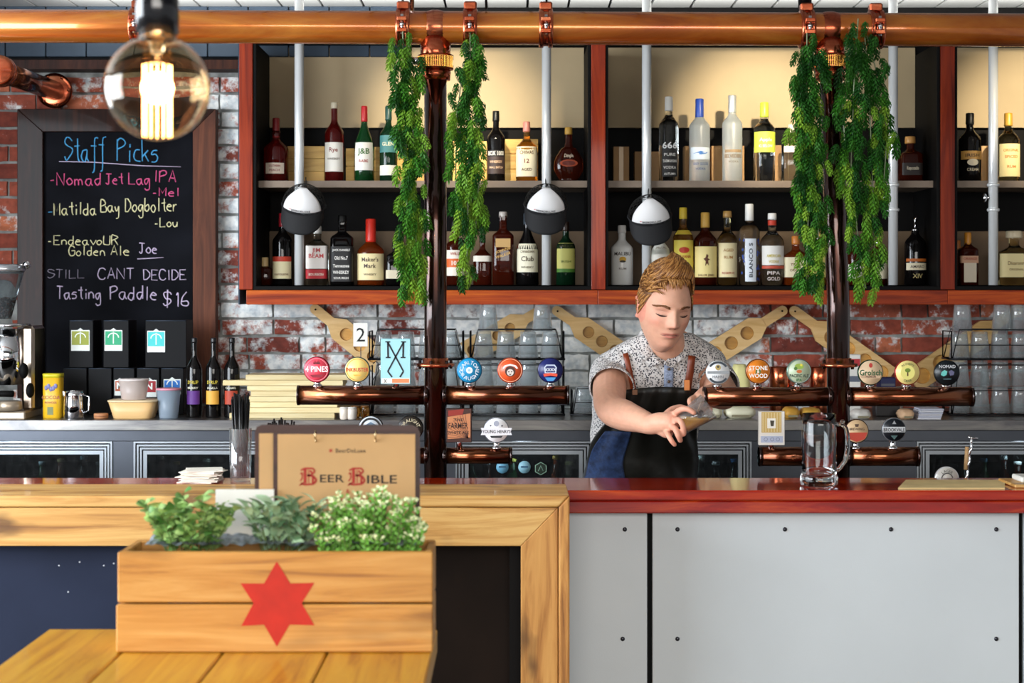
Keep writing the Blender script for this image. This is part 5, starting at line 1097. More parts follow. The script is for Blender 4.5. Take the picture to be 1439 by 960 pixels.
# ================================================================ TASTING PADDLES ON THE WALL
M_hole = wood('paddle_hole_timber', ('#a8742c', '#c49040', '#d8a858'), 0, 8, 10, .5, .1)
def paddle(hx0, hy0, hx1, hy1, label, wpx=34, nh=4, handle=.24):
    Y = 6.052; A = Vector((PX(hx0, Y), PZ(hy0, Y))); B = Vector((PX(hx1, Y), PZ(hy1, Y))); d = B - A; L = d.length; d /= L; n_ = Vector((-d.y, d.x)); W = wpx * Y / F / 2; th = .018
    t = T('tasting_paddle', label, 'tray', ((A.x+B.x)/2, Y, min(A.y, B.y)), 'wooden tasting paddles on the brick wall')
    def q(s, w_, y=0): p = A + d*s + n_*w_; return (p.x, Y + y, p.y)
    hl = L * handle; hw = W * .42; m = MB()
    pts = [(hw*(.9)*(1 - cos(a)) - 0, hw * sin(a)) for a in [pi/2 - pi*i/6 for i in range(7)]]
    outline = [(hw*.9*(1 - sin(pi*i/6)), -hw * cos(pi*i/6)) for i in range(7)]
    outline = [(hl + .0, -hw)] + [(hw - hw*sin(pi*i/6), -hw*cos(pi*i/6)) for i in range(7)] + [(hl, hw)]
    P2 = [(A + d*s + n_*w_) for s, w_ in outline]; m.prism([(p.x, p.y) for p in P2], Y + .002, Y + th); 
    sh = [(hl, -hw), (hl, hw), (hl + W*.9, W), (hl + W*.9, -W)]; m.prism([tuple(A + d*s + n_*w_) for s, w_ in sh], Y, Y + th)
    s0 = hl + W*.9; cell = (L - s0) / nh; N = 20; holes = MB()
    for k in range(nh):
        cs = s0 + cell * (k + .5); r = min(W, cell/2) * .72; sq = []; ci = []
        for i in range(N):
            a = 2*pi*(i + .5)/N; ca, sa = cos(a), sin(a); q_ = max(abs(ca), abs(sa)); sq.append((cs + ca/q_*cell/2, sa/q_*W)); ci.append((cs + ca*r, sa*r))
        vs = [q(*p) for p in sq] + [q(*p) for p in ci]; m.add(vs, [(i, (i+1) % N, N + (i+1) % N, N + i) for i in range(N)])
        h = [q(*p) for p in ci] + [q(cs + (p[0]-cs)*.93, p[1]*.93, .011) for p in ci]
        holes.add(h, [(i, (i+1) % N, N + (i+1) % N, N + i) for i in range(N)], True); holes.add(h[N:], [tuple(range(N))])
    for sgn in (-1, 1): m.add([q(s0, sgn*W), q(L, sgn*W), q(L, sgn*W, th), q(s0, sgn*W, th)], [(0, 1, 2, 3)])
    m.add([q(L, -W), q(L, W), q(L, W, th), q(L, -W, th)], [(0, 1, 2, 3)])
    b_ = m.build('board', M_paddle, t); o = holes.build('glass_recess', M_hole, t); o['kind'] = 'stuff'
    MB().lathe([(.0035, 0), (.0035, .001)], q(hw*1.1, 0, .0012), 8, 'y').build('hanging_hole', M_black, t)
paddle(437, 430, 553, 524, 'pale wooden paddle above the left tap pipe, handle up to the left'); paddle(765, 433, 655, 497, 'pale wooden paddle behind the glasses, sloping down to the left from the middle nail')
paddle(777, 433, 893, 512, 'pale wooden paddle sloping down right towards the bartender\'s shoulder'); paddle(1106, 433, 972, 517, 'pale wooden paddle sloping down left behind the bartender')
paddle(1111, 433, 1250, 532, 'pale wooden paddle passing behind the right post'); paddle(1437, 431, 1283, 537, 'pale wooden paddle rising to the right edge behind the glasses')

# table number
Y = 5.62; x = PX(507, Y); t = T('table_number', 'white table number card reading 2 on a thin wire stand', 'sign', (x, Y, ZB))
MB().bb(PX(496.5, Y), PX(516.5, Y), Y, Y + .003, PZ(487, Y), PZ(454, Y)).build('card', M_paper, t); m = MB(); m.text('2', 20*Y/F, lambda a, b_: (x + a, Y - .0008, PZ(470, Y) + b_)); m.build('numeral', M_ink, t)
MB().tube([(x, Y + .002, ZB + .004), (x, Y + .002, PZ(486, Y))], .0018, 6).build('stem', M_chrome, t); MB().lathe([(.03, 0), (.03, .003), (.004, .006)], (x, Y + .002, ZB), 20).build('base', M_chrome, t)
# black hook
m = MB().tube([at(a, b_, 5.6) for a, b_ in ((524, 545), (524, 534), (531, 524), (533, 512), (528, 508), (524, 511))], .002, 6); m.tube([at(524, 545, 5.6), (PX(524, 5.6), 5.6, ZB)], .002, 6); tag(m.build('wire_hook', M_wire), 'curved black wire hook left of the light blue sign', 'hook')

# ---------------------------------------------------------------- pine boards stacked on the bench, cups
r = random.Random(5); Y0, Y1 = 5.56, 5.70
rows = [(322, 470, 579.5, 587), (340, 488, 572, 579), (337, 474, 564.5, 571.5), (347, 500, 557, 564), (352, 480, 549.5, 556.5), (347, 480, 541.5, 549), (313, 482, 534.5, 541), (345, 510, 526, 534)]
zz0 = ZB + .0004; hh = .0186
for i, (a, b_, y0, y1) in enumerate(rows):
    X0, X1 = PX(a, Y0), PX(b_, Y0); o = MB().cbox(X0, X1, Y0 + r.uniform(0, .006), Y1, zz0 + i*hh, zz0 + (i+1)*hh - .0008, .0012).build('wooden_board', M_pine)
    tag(o, f'pale pine board, {ordi(i)} from the bottom of the stack beside the straws', 'board', 'pine boards stacked on the back bench')
for i, (px, c, nm) in enumerate(((472, '#e0d4c4', 'ribbed cream'), (482.5, '#dcd2c6', 'ribbed cream'), (498, '#b8741c', 'amber'), (511, '#c8842c', 'amber'))):
    Y = 5.53 if i < 2 else 5.6; x = PX(px + (12 if i < 2 else 2), Y)
    t = T('jar', f'{nm} jar, {ordi(i)} in the row left of the left post', 'jar', (x, Y, ZB), 'jars on the back bench')
    m = MB(True); m.lathe([(.013, 0), (.015, .004), (.016, .034), (.015, .036)], seg=20, mult=(lambda a: 1 + .05*cos(a*10)) if i < 2 else None); m.build('jar_body', flat(c, .3) if i < 2 else G['gold'], t); MB(True).lathe([(.0155, .0355), (.0155, .041)], seg=16).build('lid', flat('#d8d4cc' if i < 2 else '#6c4418', .4), t)

# ================================================================ LEFT END OF THE BENCH
Yl = 5.60
def u_(Y): return Y / F
# tea cartons with emblem labels
def carton(x0, x1, ztop_py, zb, label, face, Y0=5.74, lab=None, mark='#e8f0e8', letter=None):
    X0, X1 = PX(x0, Y0), PX(x1, Y0); zt = PZ(ztop_py, Y0)
    t = T('tea_carton', label, 'carton', ((X0+X1)/2, Y0 + .06, zb), 'black tea cartons on the back bench')
    MB().cbox(X0, X1, Y0, Y0 + .12, zb, zt, .002).build('carton', pm('black_card', '#0a0b0e', .6, spec=.2), t)
    MB().tube([(X0 + .003, Y0 - .0006, zt - .002), (X1 - .003, Y0 - .0006, zt - .002)], .0012, 4).build('edge_trim', flat('#3c4858', .3), t)
    if face:
        a, b_, c, d = lab; P = lambda px, py, k=0: (PX(px, Y0), Y0 - .001 - k*.0003, PZ(py, Y0))
        m = MB(); m.add([P(a, d), P(b_, d), P(b_, c + 2), P((a+b_)/2 + 4, c + 2), P((a+b_)/2, c - 1), P((a+b_)/2 - 4, c + 2), P(a, c + 2)], [tuple(range(7))]); m.build('label', flat('#dfe4e0', .5), t)
        e = c + (d - c) * .74; m = MB(); m.add([P(a + 1, e, 1), P(b_ - 1, e, 1), P(b_ - 1, c + 3.5, 1), P(a + 1, c + 3.5, 1)], [(0, 1, 2, 3)]); m.build('label_colour', flat(face, .5), t)
        cx = (a + b_) / 2; cy = (c + e) / 2; m = MB()
        if letter: m.text(letter, 9*Y0/F, lambda X_, Z_: (PX(cx, Y0) + X_, P(0, 0, 3)[1], PZ(cy + 1, Y0) + Z_), bold=.03)
        else:
            ringv = []
            for i in range(13): q = pi * i / 12; ringv += [P(cx + 8*cos(q), cy + 1 - 7*sin(q), 3), P(cx + 6.6*cos(q), cy + 1 - 5.6*sin(q), 3)]
            m.add(ringv, [(2*i, 2*i+2, 2*i+3, 2*i+1) for i in range(12)]); m.add([P(cx - .7, e - 2, 3), P(cx + .7, e - 2, 3), P(cx + .7, cy - 7, 3), P(cx - .7, cy - 7, 3)], [(0, 1, 2, 3)])
        o = m.build('print', flat(mark, .5), t); o['kind'] = 'stuff'
zU = PZ(517, 5.74)
carton(88, 122, 517.3, ZB + .0005, 'black carton with plain front behind the steel jug', None); carton(124, 157, 517.3, ZB + .0005, 'plain black carton with a white lid seen at its top', None)
carton(159, 189, 517.3, ZB + .0005, 'black carton with red-brown label behind the round tub', '#a8481c', lab=(161, 176, 532, 556), letter='M'); carton(192, 224, 517.3, ZB + .0005, 'black carton with dark red N label', '#9c1c24', lab=(200, 220, 532, 558), letter='N')
carton(226, 258, 517.3, ZB + .0005, 'black carton with bright blue label behind the pink lidded tub', '#1c6cc0', lab=(230, 254, 531, 554))
carton(97, 131, 450, zU + .0006, 'upper black carton with olive green label', '#8c9420', lab=(100, 126, 462, 493)); carton(145, 181, 450, zU + .0006, 'upper black carton with emerald green label', '#149c6c', lab=(147, 172, 462, 493)); carton(204, 262, 450, zU + .0006, 'upper black carton with turquoise label', '#3cc0c0', lab=(207, 232, 463, 495))
# yellow tin
t = T('powder_tin', 'yellow printed tin on the left of the bench beside the coffee grinder', 'tin', (PX(75, Yl), Yl, ZB)); r_t = 13 * u_(Yl); H = 61 * u_(Yl); sc_ = sup(5)
MB(True).lathe([(r_t*.93, 0), (r_t*.97, .002), (r_t*.97, H), (r_t*.9, H + .001)], seg=28, mult=sc_).build('tin_body', flat('#d8a818', .35), t); MB(True).lathe([(r_t, H*.93), (r_t, H + .003)], seg=28, mult=sc_).build('lid', flat('#c8bc24', .35), t)
m = MB(True); 
for i in range(5): m.ball(((-.016 + .008*i), -r_t*.98, H*.70 + .006*sin(i*2)), .0065, 8, (1, .15, 1.3))
o = m.build('picture_print', flat('#6c6c9c', .4), t); o['kind'] = 'stuff'
m = MB(True); m.text('COCOA', .012, lambda a, b_: (a, -r_t*.985, H*.48 + b_), bold=.02); m.text('POWDER', .007, lambda a, b_: (a, -r_t*.985, H*.36 + b_), bold=.02); m.build('lettering', flat('#8c2c14', .4), t); MB(True).bb(-.012, .008, -r_t*.99, -r_t*.95, H*.08, H*.26).build('label', flat('#6c7444', .4), t)
# steel jug
Yj = 5.58; t = T('milk_jug', 'small stainless milk jug beside the yellow tin', 'jug', (PX(104, Yj), Yj, ZB)); k = 38 * u_(Yj)
MB(True).lathe([(.034, 0), (.037, .003), (.036, k*.5), (.033, k*.85), (.035, k), (.0335, k), (.031, k*.85), (.034, k*.5), (.034, .005), (.0005, .005)], seg=28, capt=False).build('jug_body', M_chrome, t)
MB(True).tube([(.035, -.01, k*.85), (.055, -.014, k*.8), (.055, -.014, k*.3), (.036, -.01, k*.2)], .003, 8).build('handle', M_chrome, t); MB(True).prism([(-.036, k), (-.03, k), (-.033, k*.8)], -.012, .012).build('spout', M_chrome, t)
# tubs
def tub(px, y0, y1, w0, w1, Y, label, body, lid, zb=None, sq=2, dy=1, lidh=.006, tr=None, rib=0):
    zb = ZB if zb is None else zb; t = T('plastic_tub', label, 'tub', (PX(px, Y), Y, zb), 'plastic tubs on the back bench'); H = (y1 - y0) * u_(Y); a, b_ = w0/2*u_(Y), w1/2*u_(Y); mu = sup(sq) if not rib else (lambda q, f=sup(sq): f(q)*(1 + .008*cos(q*40)))
    MB(True).lathe([(b_*.95, 0), (b_, .003), (a*.98, H - lidh)], seg=80 if rib else 28, mult=mu, dy=dy).build('tub_body', tr or flat(body, .4), t); MB(True).lathe([(a*1.02, H - lidh), (a*1.03, H - .001), (a, H)], seg=28, mult=sup(sq), dy=dy).build('lid', flat(lid, .4), t); return zb + H
M_milky = pm('milky_plastic', '#d8c8c0', .3, 0, .45, 1.3)
ztop = tub(189, 561, 587, 68, 54, 5.585, 'rectangular cream tub with ribbed sides', '#d8b078', '#d8c098', sq=5, dy=.75, rib=1)
tub(188, 531, 560, 42, 34, 5.585, 'round milky tub standing on the cream tub', '#c8b0a8', '#d8ccc8', zb=ztop + .0005, tr=M_milky); tub(237, 545, 587, 34, 26, 5.585, 'translucent round tub with pink lid', '#a8b4c4', '#d88a9c', tr=pm('blueish_plastic', '#a8b8c8', .3, 0, .5, 1.3))
t = T('small_dish', 'small terracotta lid lying in front of the black cartons', 'dish', (PX(142, 5.56), 5.56, ZB)); MB(True).lathe([(.020, 0), (.024, .003), (.024, .016), (.022, .018)], seg=24).build('dish', flat('#b07850', .6), t); MB(True).lathe([(.0245, .008), (.0245, .011)], seg=24).build('rim_band', flat('#8c5c3c', .6), t)
for i, (px, lc) in enumerate(((273, '#5a2c7c'), (300, '#d8a03c'), (326, '#a83c24'))):
    t, Q, R_, H, u = bottle(px, 22, 475, HZ + (EZ - ZB)*F/5.62, 'round', 'black', '#101014', .06, [(549, 568, lc, .9), (525, 548, '#141210', .9)], [('MONIN', 537, 5, '#c8b43c', 15), (('BLACKCURRANT', 'CARAMEL', 'HAZELNUT')[i], 545, 2.2, '#d8d4c0', 15)], f'dark syrup bottle with {("purple", "golden", "red-brown")[i]} lower label, {ordi(i)} of the three by the board', Y=5.62, group='syrup bottles on the back bench', pour=(i == 2)) if False else bottle(px, 22, 475, 586.5, 'round', 'black', '#101014', .06, [(549, 568, lc, .9)], [('SYRUP', 537, 5, '#c8b43c', 15), (('BERRY', 'VANILLA', 'CARAMEL')[i], 545, 3, '#d8d4c0', 15)], f'dark syrup bottle with {("purple", "golden", "red-brown")[i]} lower label, {ordi(i)} of the three by the board', Y=5.62, group='syrup bottles on the back bench')
    t.location.z = ZB + .0005
# coffee grinder
t = T('coffee_grinder', 'chrome coffee grinder with bean hopper at the left edge of the bench', 'grinder', (PX(14, Yl), Yl, ZB)); U_ = u_(Yl)
def g(px, py, y=0): return ((px - 14) * U_, y, (587 - py) * U_)
MB(True).cbox(g(-30, 0)[0], g(46, 0)[0], -.09, .12, 0, (587 - 576) * U_, .004).build('base', flat('#b8a894', .3, .6), t)
MB(True).cbox(g(32, 0)[0], g(50, 0)[0], -.02, .12, .025, (587 - 458) * U_, .01).build('column', tarnish('warm_steel', ('#6c5c50', '#a89888', '#c8bcb0'), 4, .3, 1, 2), t)
MB(True).tube([g(10, 540), g(10, 462)], .058, 28).build('dosing_chamber', M_chrome, t); MB(True).lathe([(.07, 0), (.073, .003), (.073, .008), (.07, .01)], g(12, 459), 28).build('chamber_lid', M_chrome, t)
MB(True).lathe([(.02, 0), (.024, .01), (.062, .16), (.064, .165), (.0, .165)] if False else [(.022, 0), (.026, .012), (.066, .165)], g(6, 448), 28, capt=False).build('bean_hopper', pm('smoky_hopper', '#9ca4a8', .05, 0, .9, 1.2), t)
m = MB(True); r = random.Random(2)
for i in range(160): a = r.uniform(0, 6.28); h = r.uniform(.01, .075); q = (.02 + h*.27) * sqrt(r.random()); p = g(6, 448); m.ball((p[0] + q*cos(a), q*sin(a), p[2] + h), .0055, 6, (1, .7, .6), Euler((a, a, 0)).to_matrix())
o = m.build('coffee_beans', flat('#3c2014', .4), t); o['kind'] = 'stuff'
MB(True).lathe([(.068, 0), (.07, .004), (.07, .022), (.06, .026)], g(6, 382), 28).build('hopper_lid', flat('#b8bcc0', .2, .8), t)
MB(True).ball(g(40, 372, -.02), .014, 14).tube([g(20, 373, -.01), g(36, 372, -.018)], .004, 8).build('lid_knob', M_chrome, t)
MB(True).ball(g(40, 520, -.055), .016, 12, (1, 1, 1.7)).build('lever_knob', M_black, t); MB(True).tube([g(28, 520, -.02), g(39, 520, -.05)], .004, 8).build('lever', M_chrome, t)
MB(True).ball(g(46, 548, -.03), .02, 12, (.7, 1, 1.3)).build('dial', M_black, t)
MB(True).lathe([(.04, 0), (.045, .005), (.043, .03), (.04, .032)], g(20, 575, -.06), 24).build('knock_tray', flat('#a89884', .35, .5), t); MB(True).tube([g(-6, 552, -.05), g(26, 552, -.06)], .011, 10).build('portafilter_fork', M_black, t)

# ================================================================ THINGS ON THE BENCH AT THE RIGHT
def pack(px0, px1, y0, label, c, Y=5.6, dep=.1, sq=4):
    X0, X1 = PX(px0, Y), PX(px1, Y); H = PZ(y0, Y) - ZB; t = T('paper_bag', label, 'bag', ((X0+X1)/2, Y, ZB), 'packs on the back bench'); rr = random.Random(px0)
    def fn(a, b_):
        th = a * 2 * pi; f = (abs(cos(th))**sq + abs(sin(th))**sq) ** (-1/sq); e = sin(pi * min(1, .12 + b_*.8)) ** .4; j = rr.uniform(-.002, .002) if 0 < a < 1 else 0
        return ((X1-X0)/2 * f * cos(th) * e + j, dep/2 * f * sin(th) * e, H * b_ + (j if 0 < b_ < 1 else 0))
    m = MB(True); m.grid(fn, 26, 8); k = len(m.v) - 27; m.f.append(tuple(range(k, k + 26))); m.sm.append(False); m.build('bag_body', flat(c, .5), t); MB(True).bb(-(X1-X0)*.3, (X1-X0)*.3, -dep/2 - .001, -dep/2 + .001, H*.15, H*.35).build('label', flat('#8c8468', .5), t)
pack(988, 1014, 572, 'cream paper bag under the left end of the right tap pipe', '#e6dfc0'); pack(1017, 1061, 571, 'wide cream paper bag beside the gold tap sign', '#ebe6c8')
pack(1026, 1053, 512, 'tall pale yellow bag between the white and orange badges', '#e4dc98', Y=5.7); pack(1100, 1122, 572, 'yellow pack right of the gold tap sign', '#c89438'); pack(1124, 1152, 573, 'golden yellow pack left of the right post', '#cfa040')
pack(1196, 1222, 575, 'white net bag right of the right post', '#dcd8d0', Y=5.57); pack(1262, 1282, 575, 'peach coloured pack on the right of the bench', '#e0b890', Y=5.57)
t = T('napkin_stack', 'tilted stack of blue-white papers on the bench under the right pipe', 'papers', (PX(1302, 5.57), 5.57, ZB))
for i in range(6): MB(True).bb(-.04 + i*.002, .036 + i*.002, -.05, .05, .0005 + i*.006, .0055 + i*.006).build('sheet_pad', flat('#c4c8d8' if i % 2 else '#dcdce4', .6), t)
for (a, b_, y0, c, lb) in ((1228, 1262, 556, '#1c1a1c', 'dark box on the bench right of the right post'), (1234, 1256, 530, '#2a3064', 'navy blue carton between the two right-hand badges')):
    Y = 5.68 if y0 > 540 else 5.82; t = T('small_box', lb, 'box', (PX((a+b_)/2, Y), Y, ZB)); MB().cbox(PX(a, Y), PX(b_, Y), Y - .03, Y + .03, ZB, PZ(y0, Y), .003).build('box_body', flat(c, .5), t); MB().bb(PX(a, Y) + .004, PX(b_, Y) - .004, Y - .031, Y - .03, PZ(y0, Y) - .03, PZ(y0, Y) - .022).build('label', flat('#6c707c', .5), t)
Y = 5.7; t = T('milk_carton', 'white carton with red print just right of the right post', 'carton', (PX(1199, Y), Y, ZB)); MB().cbox(PX(1188, Y), PX(1207, Y), Y - .03, Y + .03, ZB, PZ(498, Y), .002).build('carton', M_paper, t); MB().bb(PX(1189, Y), PX(1206, Y), Y - .031, Y - .03, PZ(514, Y), PZ(504, Y)).build('red_band', flat('#b82c34', .5), t); MB().bb(PX(1189, Y), PX(1206, Y), Y - .031, Y - .03, PZ(536, Y), PZ(528, Y)).build('blue_band', flat('#5c6474', .5), t)
for i, px in enumerate((1096, 1152)):
    Y = 5.75; t = T('copper_mug', ('copper mug between the orange and pale green badges', 'copper mug between the pale green badge and the right post')[i], 'mug', (PX(px, Y), Y, ZB), 'copper mugs on the back bench')
    for j in range(2): MB(True).lathe([(.03, j*.085), (.037, .008 + j*.085), (.038, .08 + j*.085), (.035, .083 + j*.085)], seg=24).build('mug_body', M_copper, t)
    MB(True).tube([(.036, -.01, .13), (.055, -.012, .13), (.055, -.012, .105), (.036, -.01, .10)], .003, 6).build('handle', M_copper, t)

# ================================================================ ON THE BAR TOP
ZT2 = 1.0702
Y = 4.14; r = random.Random(9)
for i in range(12):
    o = MB(True).cbox(-.046, .046, -.046, .046, 0, .0024, .0006).build('coaster', pm('coaster_card', '#e8e2d4', .8, var=(30, .06))); o.location = (PX(282, Y) + r.uniform(-.006, .006) + (.006 if i > 6 else 0), Y + r.uniform(-.004, .004), ZT2 + i*.0026); o.rotation_euler = (0, 0, r.uniform(-.25, .25))
    tag(o, f'square cream coaster, {ordi(i)} from the bottom of the stack on the bar', 'coaster', 'stack of coasters on the bar')
def straws(px, Y, n, ztop, zb, rad, desc, seed, R_):
    r = random.Random(seed); sm_ = mesh_of(MB(True).tube([(0, 0, 0), (0, 0, .21)], .0024, 6), 'drinking_straw', pm('black_plastic', '#101012', .3))
    for i in range(n):
        a = i * 2.4; q = rad * sqrt((i + .5) / n); o = bpy.data.objects.new('drinking_straw', sm_); COL.objects.link(o)
        o.location = (PX(px, Y) + q*cos(a)*.8, Y + q*sin(a)*.8, zb + r.uniform(0, .004)); o.rotation_euler = (-q*sin(a)*3.2 + r.uniform(-.03, .03), q*cos(a)*3.2 + r.uniform(-.03, .03), 0); o.scale = (1, 1, ztop * r.uniform(.93, 1.06)); tag(o, desc, 'straw', desc.replace('black ', 'black straws: ') if False else R_)
Y = 4.13; t = T('straw_glass', 'tall clear glass full of black straws on the bar beside the menus', 'glass', (PX(338, Y), Y, ZT2))
MB(True).lathe([(.024, 0), (.026, .003), (.0285, .135), (.0268, .135), (.0242, .014), (.0005, .012)], seg=28, capt=False).build('glass_wall', M_clear, t)
straws(338, Y, 40, .94, ZT2 + .0135, .018, 'black straw standing in the tall glass on the bar', 3, 'black straws in the tall glass')
Y = 4.10; t = T('straw_glass', 'second glass of black straws hidden behind the clipboards', 'glass', (PX(393, Y), Y, ZT2))
MB(True).lathe([(.032, 0), (.034, .003), (.036, .10), (.034, .10), (.031, .014), (.0005, .012)], seg=28, capt=False).build('glass_wall', M_clear, t)
straws(393, Y, 30, .66, ZT2 + .0135, .028, 'black straw whose tip shows above the clipboards', 4, 'black straws above the clipboards')
# stein
Y = 4.05; t = T('beer_stein', 'tall faceted clear glass stein with handle on the bar in front of the right post', 'glass', (PX(1151, Y), Y, ZT2)); k = 8; fac = lambda a: 1/ (cos(((a + pi/k) % (2*pi/k)) - pi/k)) * .965
m = MB(True); hs = .178
m.lathe([(.040, 0), (.046, .004), (.047, .022), (.0425, .03)], (0, 0, 0), 48, capt=False); 
m.lathe([(.0425, .03), (.0425, .14), (.0415, .150), (.0415, hs), (.0385, hs), (.038, .15), (.0375, .03), (.03, .022), (.0005, .02)], (0, 0, 0), 48, capt=False, capb=False)
m.build('glass_wall', M_glass, t)
MB(True).tube([(.041, 0, .150), (.056, 0, .153), (.067, 0, .142), (.071, 0, .12), (.070, 0, .085), (.064, 0, .060), (.050, 0, .042), (.041, 0, .036)], [.006, .0055, .0055, .006, .006, .0055, .0055, .006], 10).build('handle', M_glass, t)
MB(True).ball((.058, 0, .158), .006, 8).build('thumb_rest', M_glass, t)
# sheets on the bar
t = T('bar_menu', 'cream paper bar menu lying flat on the bar at the right', 'menu', (PX(1337, 4.07), 4.07, ZT2))
P = lambda px, py: (PX(px, 2300*.48/(py-410)), 2300*.48/(py-410), ZT2); a_, b_, c_, d_ = P(1262, 687.5), P(1412, 687.5), P(1412, 676), P(1273, 676)
m = MB(); vs = [a_, b_, c_, d_]; m.add([(x, y, z + h) for h in (.0002, .003) for x, y, z in vs], [(3, 2, 1, 0), (4, 5, 6, 7), (0, 1, 5, 4), (1, 2, 6, 5), (2, 3, 7, 6), (3, 0, 4, 7)]); m.build('paper', pm('cream_paper', '#e0c68c', .7, var=(14, .12)), t)
t = T('wooden_block', 'small varnished wooden block at the right end of the bar', 'block', (PX(1428, 4.06), 4.06, ZT2)); m = MB(); m.cbox(PX(1416, 4.06), PX(1475, 4.06), 4.0, 4.14, ZT2, ZT2 + .008, .002); m.build('block', M_oak, t); MB().cbox(PX(1432, 4.06), PX(1470, 4.06), 4.04, 4.12, ZT2 + .0082, ZT2 + .022, .003).build('white_cloth', M_paper, t)
# bar spoon with T handle
Y = 4.33; t = T('bar_tool', 'twisted metal bar tool with T handle standing behind the bar at right', 'tool', (PX(1346, Y), Y, .9)); A, B_ = Vector((PX(1346, Y), Y, .9)), at(1366, 617, Y); pts = [A.lerp(B_, i/30) for i in range(31)]
m = MB().tube([p + Vector((.0018*cos(i*1.6), .0018*sin(i*1.6), 0)) for i, p in enumerate(pts)], .0035, 6); m.build('twisted_shaft', M_chrome, t); MB().tube([at(1361, 614, Y), at(1366, 616, Y), at(1374, 616, Y)], .0032, 8).build('t_handle', M_chrome, t)
MB().tube([at(1359, 628, Y), at(1357, 660, Y)], .0052, 8).build('grip', flat('#c8a070', .5), t)
# floor fan-like hook near the ceiling: small black ceiling hook
for (px, c) in ((578, 0), (1134, 1)):
    x = PX(px, YR); o = MB().tube([(x, YR + .03, 2.6), (x, YR + .03, zr(x) + .05)], .006 if c == 0 else .018, 10).build('hanger_rod', M_wire if c else M_chrome, rl)
for (px) in (683, 768): MB().tube([(PX(px, YR), YR, 2.6), (PX(px, YR), YR, zr(0) + .05)], .003, 6).build('hanger_rod', M_wire, rl)
# ================================================================ THE BARTENDER
def skinmat():
    m = pm('skin', '#e0a68a', .48, sub=.12, spec=.35); nt = m.node_tree; b = nt.nodes['Principled BSDF']
    at_ = nt.nodes.new('ShaderNodeAttribute'); at_.attribute_name = 'tint'; n = nt.nodes.new('ShaderNodeTexNoise'); n.inputs['Scale'].default_value = 55; n.inputs['Detail'].default_value = 3
    tc = nt.nodes.new('ShaderNodeTexCoord'); nt.links.new(tc.outputs['Object'], n.inputs['Vector']); mx = nt.nodes.new('ShaderNodeMix'); mx.data_type = 'RGBA'; mx.blend_type = 'MULTIPLY'; mx.inputs[0].default_value = .35
    mr = nt.nodes.new('ShaderNodeMapRange'); mr.inputs[1].default_value = .3; mr.inputs[2].default_value = .7; mr.inputs[3].default_value = .8; mr.inputs[4].default_value = 1.12
    nt.links.new(n.outputs[0], mr.inputs[0]); nt.links.new(at_.outputs['Color'], mx.inputs[6]); nt.links.new(mr.outputs[0], mx.inputs[7]); nt.links.new(mx.outputs[2], b.inputs['Base Color']); return m
PR = T('person', 'bartender in speckled shirt and dark apron leaning over a drink behind the bar', 'person', (PX(900, 4.8), 4.8, 0))
def interp(tab, z):
    zs = [t_[0] for t_ in tab]; return [float(np.interp(z, zs, [t_[i] for t_ in tab])) for i in range(1, len(tab[0]))]
#      z     cx            cy    rx    ry
TOR = [(.80, PX(900,4.78), 4.83, .155, .105), (.90, PX(900,4.78), 4.82, .168, .112), (1.0, PX(901,4.76), 4.80, .152, .108), (1.08, PX(902,4.74), 4.77, .142, .103), (1.16, PX(908,4.71), 4.735, .150, .106),
       (1.24, PX(917,4.68), 4.70, .163, .112), (1.31, PX(927,4.66), 4.67, .176, .108), (1.355, PX(931,4.65), 4.655, .178, .094), (1.385, PX(934,4.64), 4.645, .150, .080), (1.41, PX(936,4.63), 4.635, .105, .068), (1.43, PX(937,4.62), 4.62, .066, .060), (1.44, PX(937,4.62), 4.615, .05, .05)]
def torso(mb, infl=0.0, z0=.80, z1=1.44, n=2.4, seg=48, steps=34):
    mu = sup(n); vs = []; fs = []; zs = [z0 + (z1 - z0) * i / steps for i in range(steps + 1)]
    for z in zs:
        cx, cy, rx, ry = interp(TOR, z)
        for i in range(seg): a = 2*pi*i/seg; k = mu(a); vs.append((cx + (rx + infl)*k*cos(a)*(.97), cy + (ry + infl)*k*sin(a)*.97, z))
    for j in range(steps):
        for i in range(seg): q = (i+1) % seg; fs.append((j*seg+i, j*seg+q, (j+1)*seg+q, (j+1)*seg+i))
    fs.append(tuple(range(seg-1, -1, -1))); fs.append(tuple(steps*seg + i for i in range(seg))); return mb.add(vs, fs, True)
def limb(mb, pts, rs, seg=20, infl=0.0):
    """tapered chain with round ends, Catmull smoothed"""
    P = [Vector(p) for p in pts]; out = []; ro = []
    for i in range(len(P) - 1):
        p0, p1, p2, p3 = P[max(i-1, 0)], P[i], P[i+1], P[min(i+2, len(P)-1)]
        for k in range(5):
            q = k / 5; out.append(.5*((2*p1) + (p2-p0)*q + (2*p0-5*p1+4*p2-p3)*q*q + (3*p1-p0-3*p2+p3)*q**3)); ro.append(rs[i] + (rs[i+1]-rs[i])*q + infl)
    out.append(P[-1]); ro.append(rs[-1] + infl)
    d0 = (out[0]-out[1]).normalized(); d1 = (out[-1]-out[-2]).normalized(); a0, a1 = out[0], out[-1]; r0, r1 = ro[0], ro[-1]
    pre = [a0 + d0*r0*sin(q) for q in (1.4, 1.0, .5)]; prr = [r0*cos(q) for q in (1.4, 1.0, .5)]
    return mb.tube(pre + out + [a1 + d1*r1*sin(q) for q in (.5, 1.0, 1.4)], prr + ro + [r1*cos(q) for q in (.5, 1.0, 1.4)], seg)
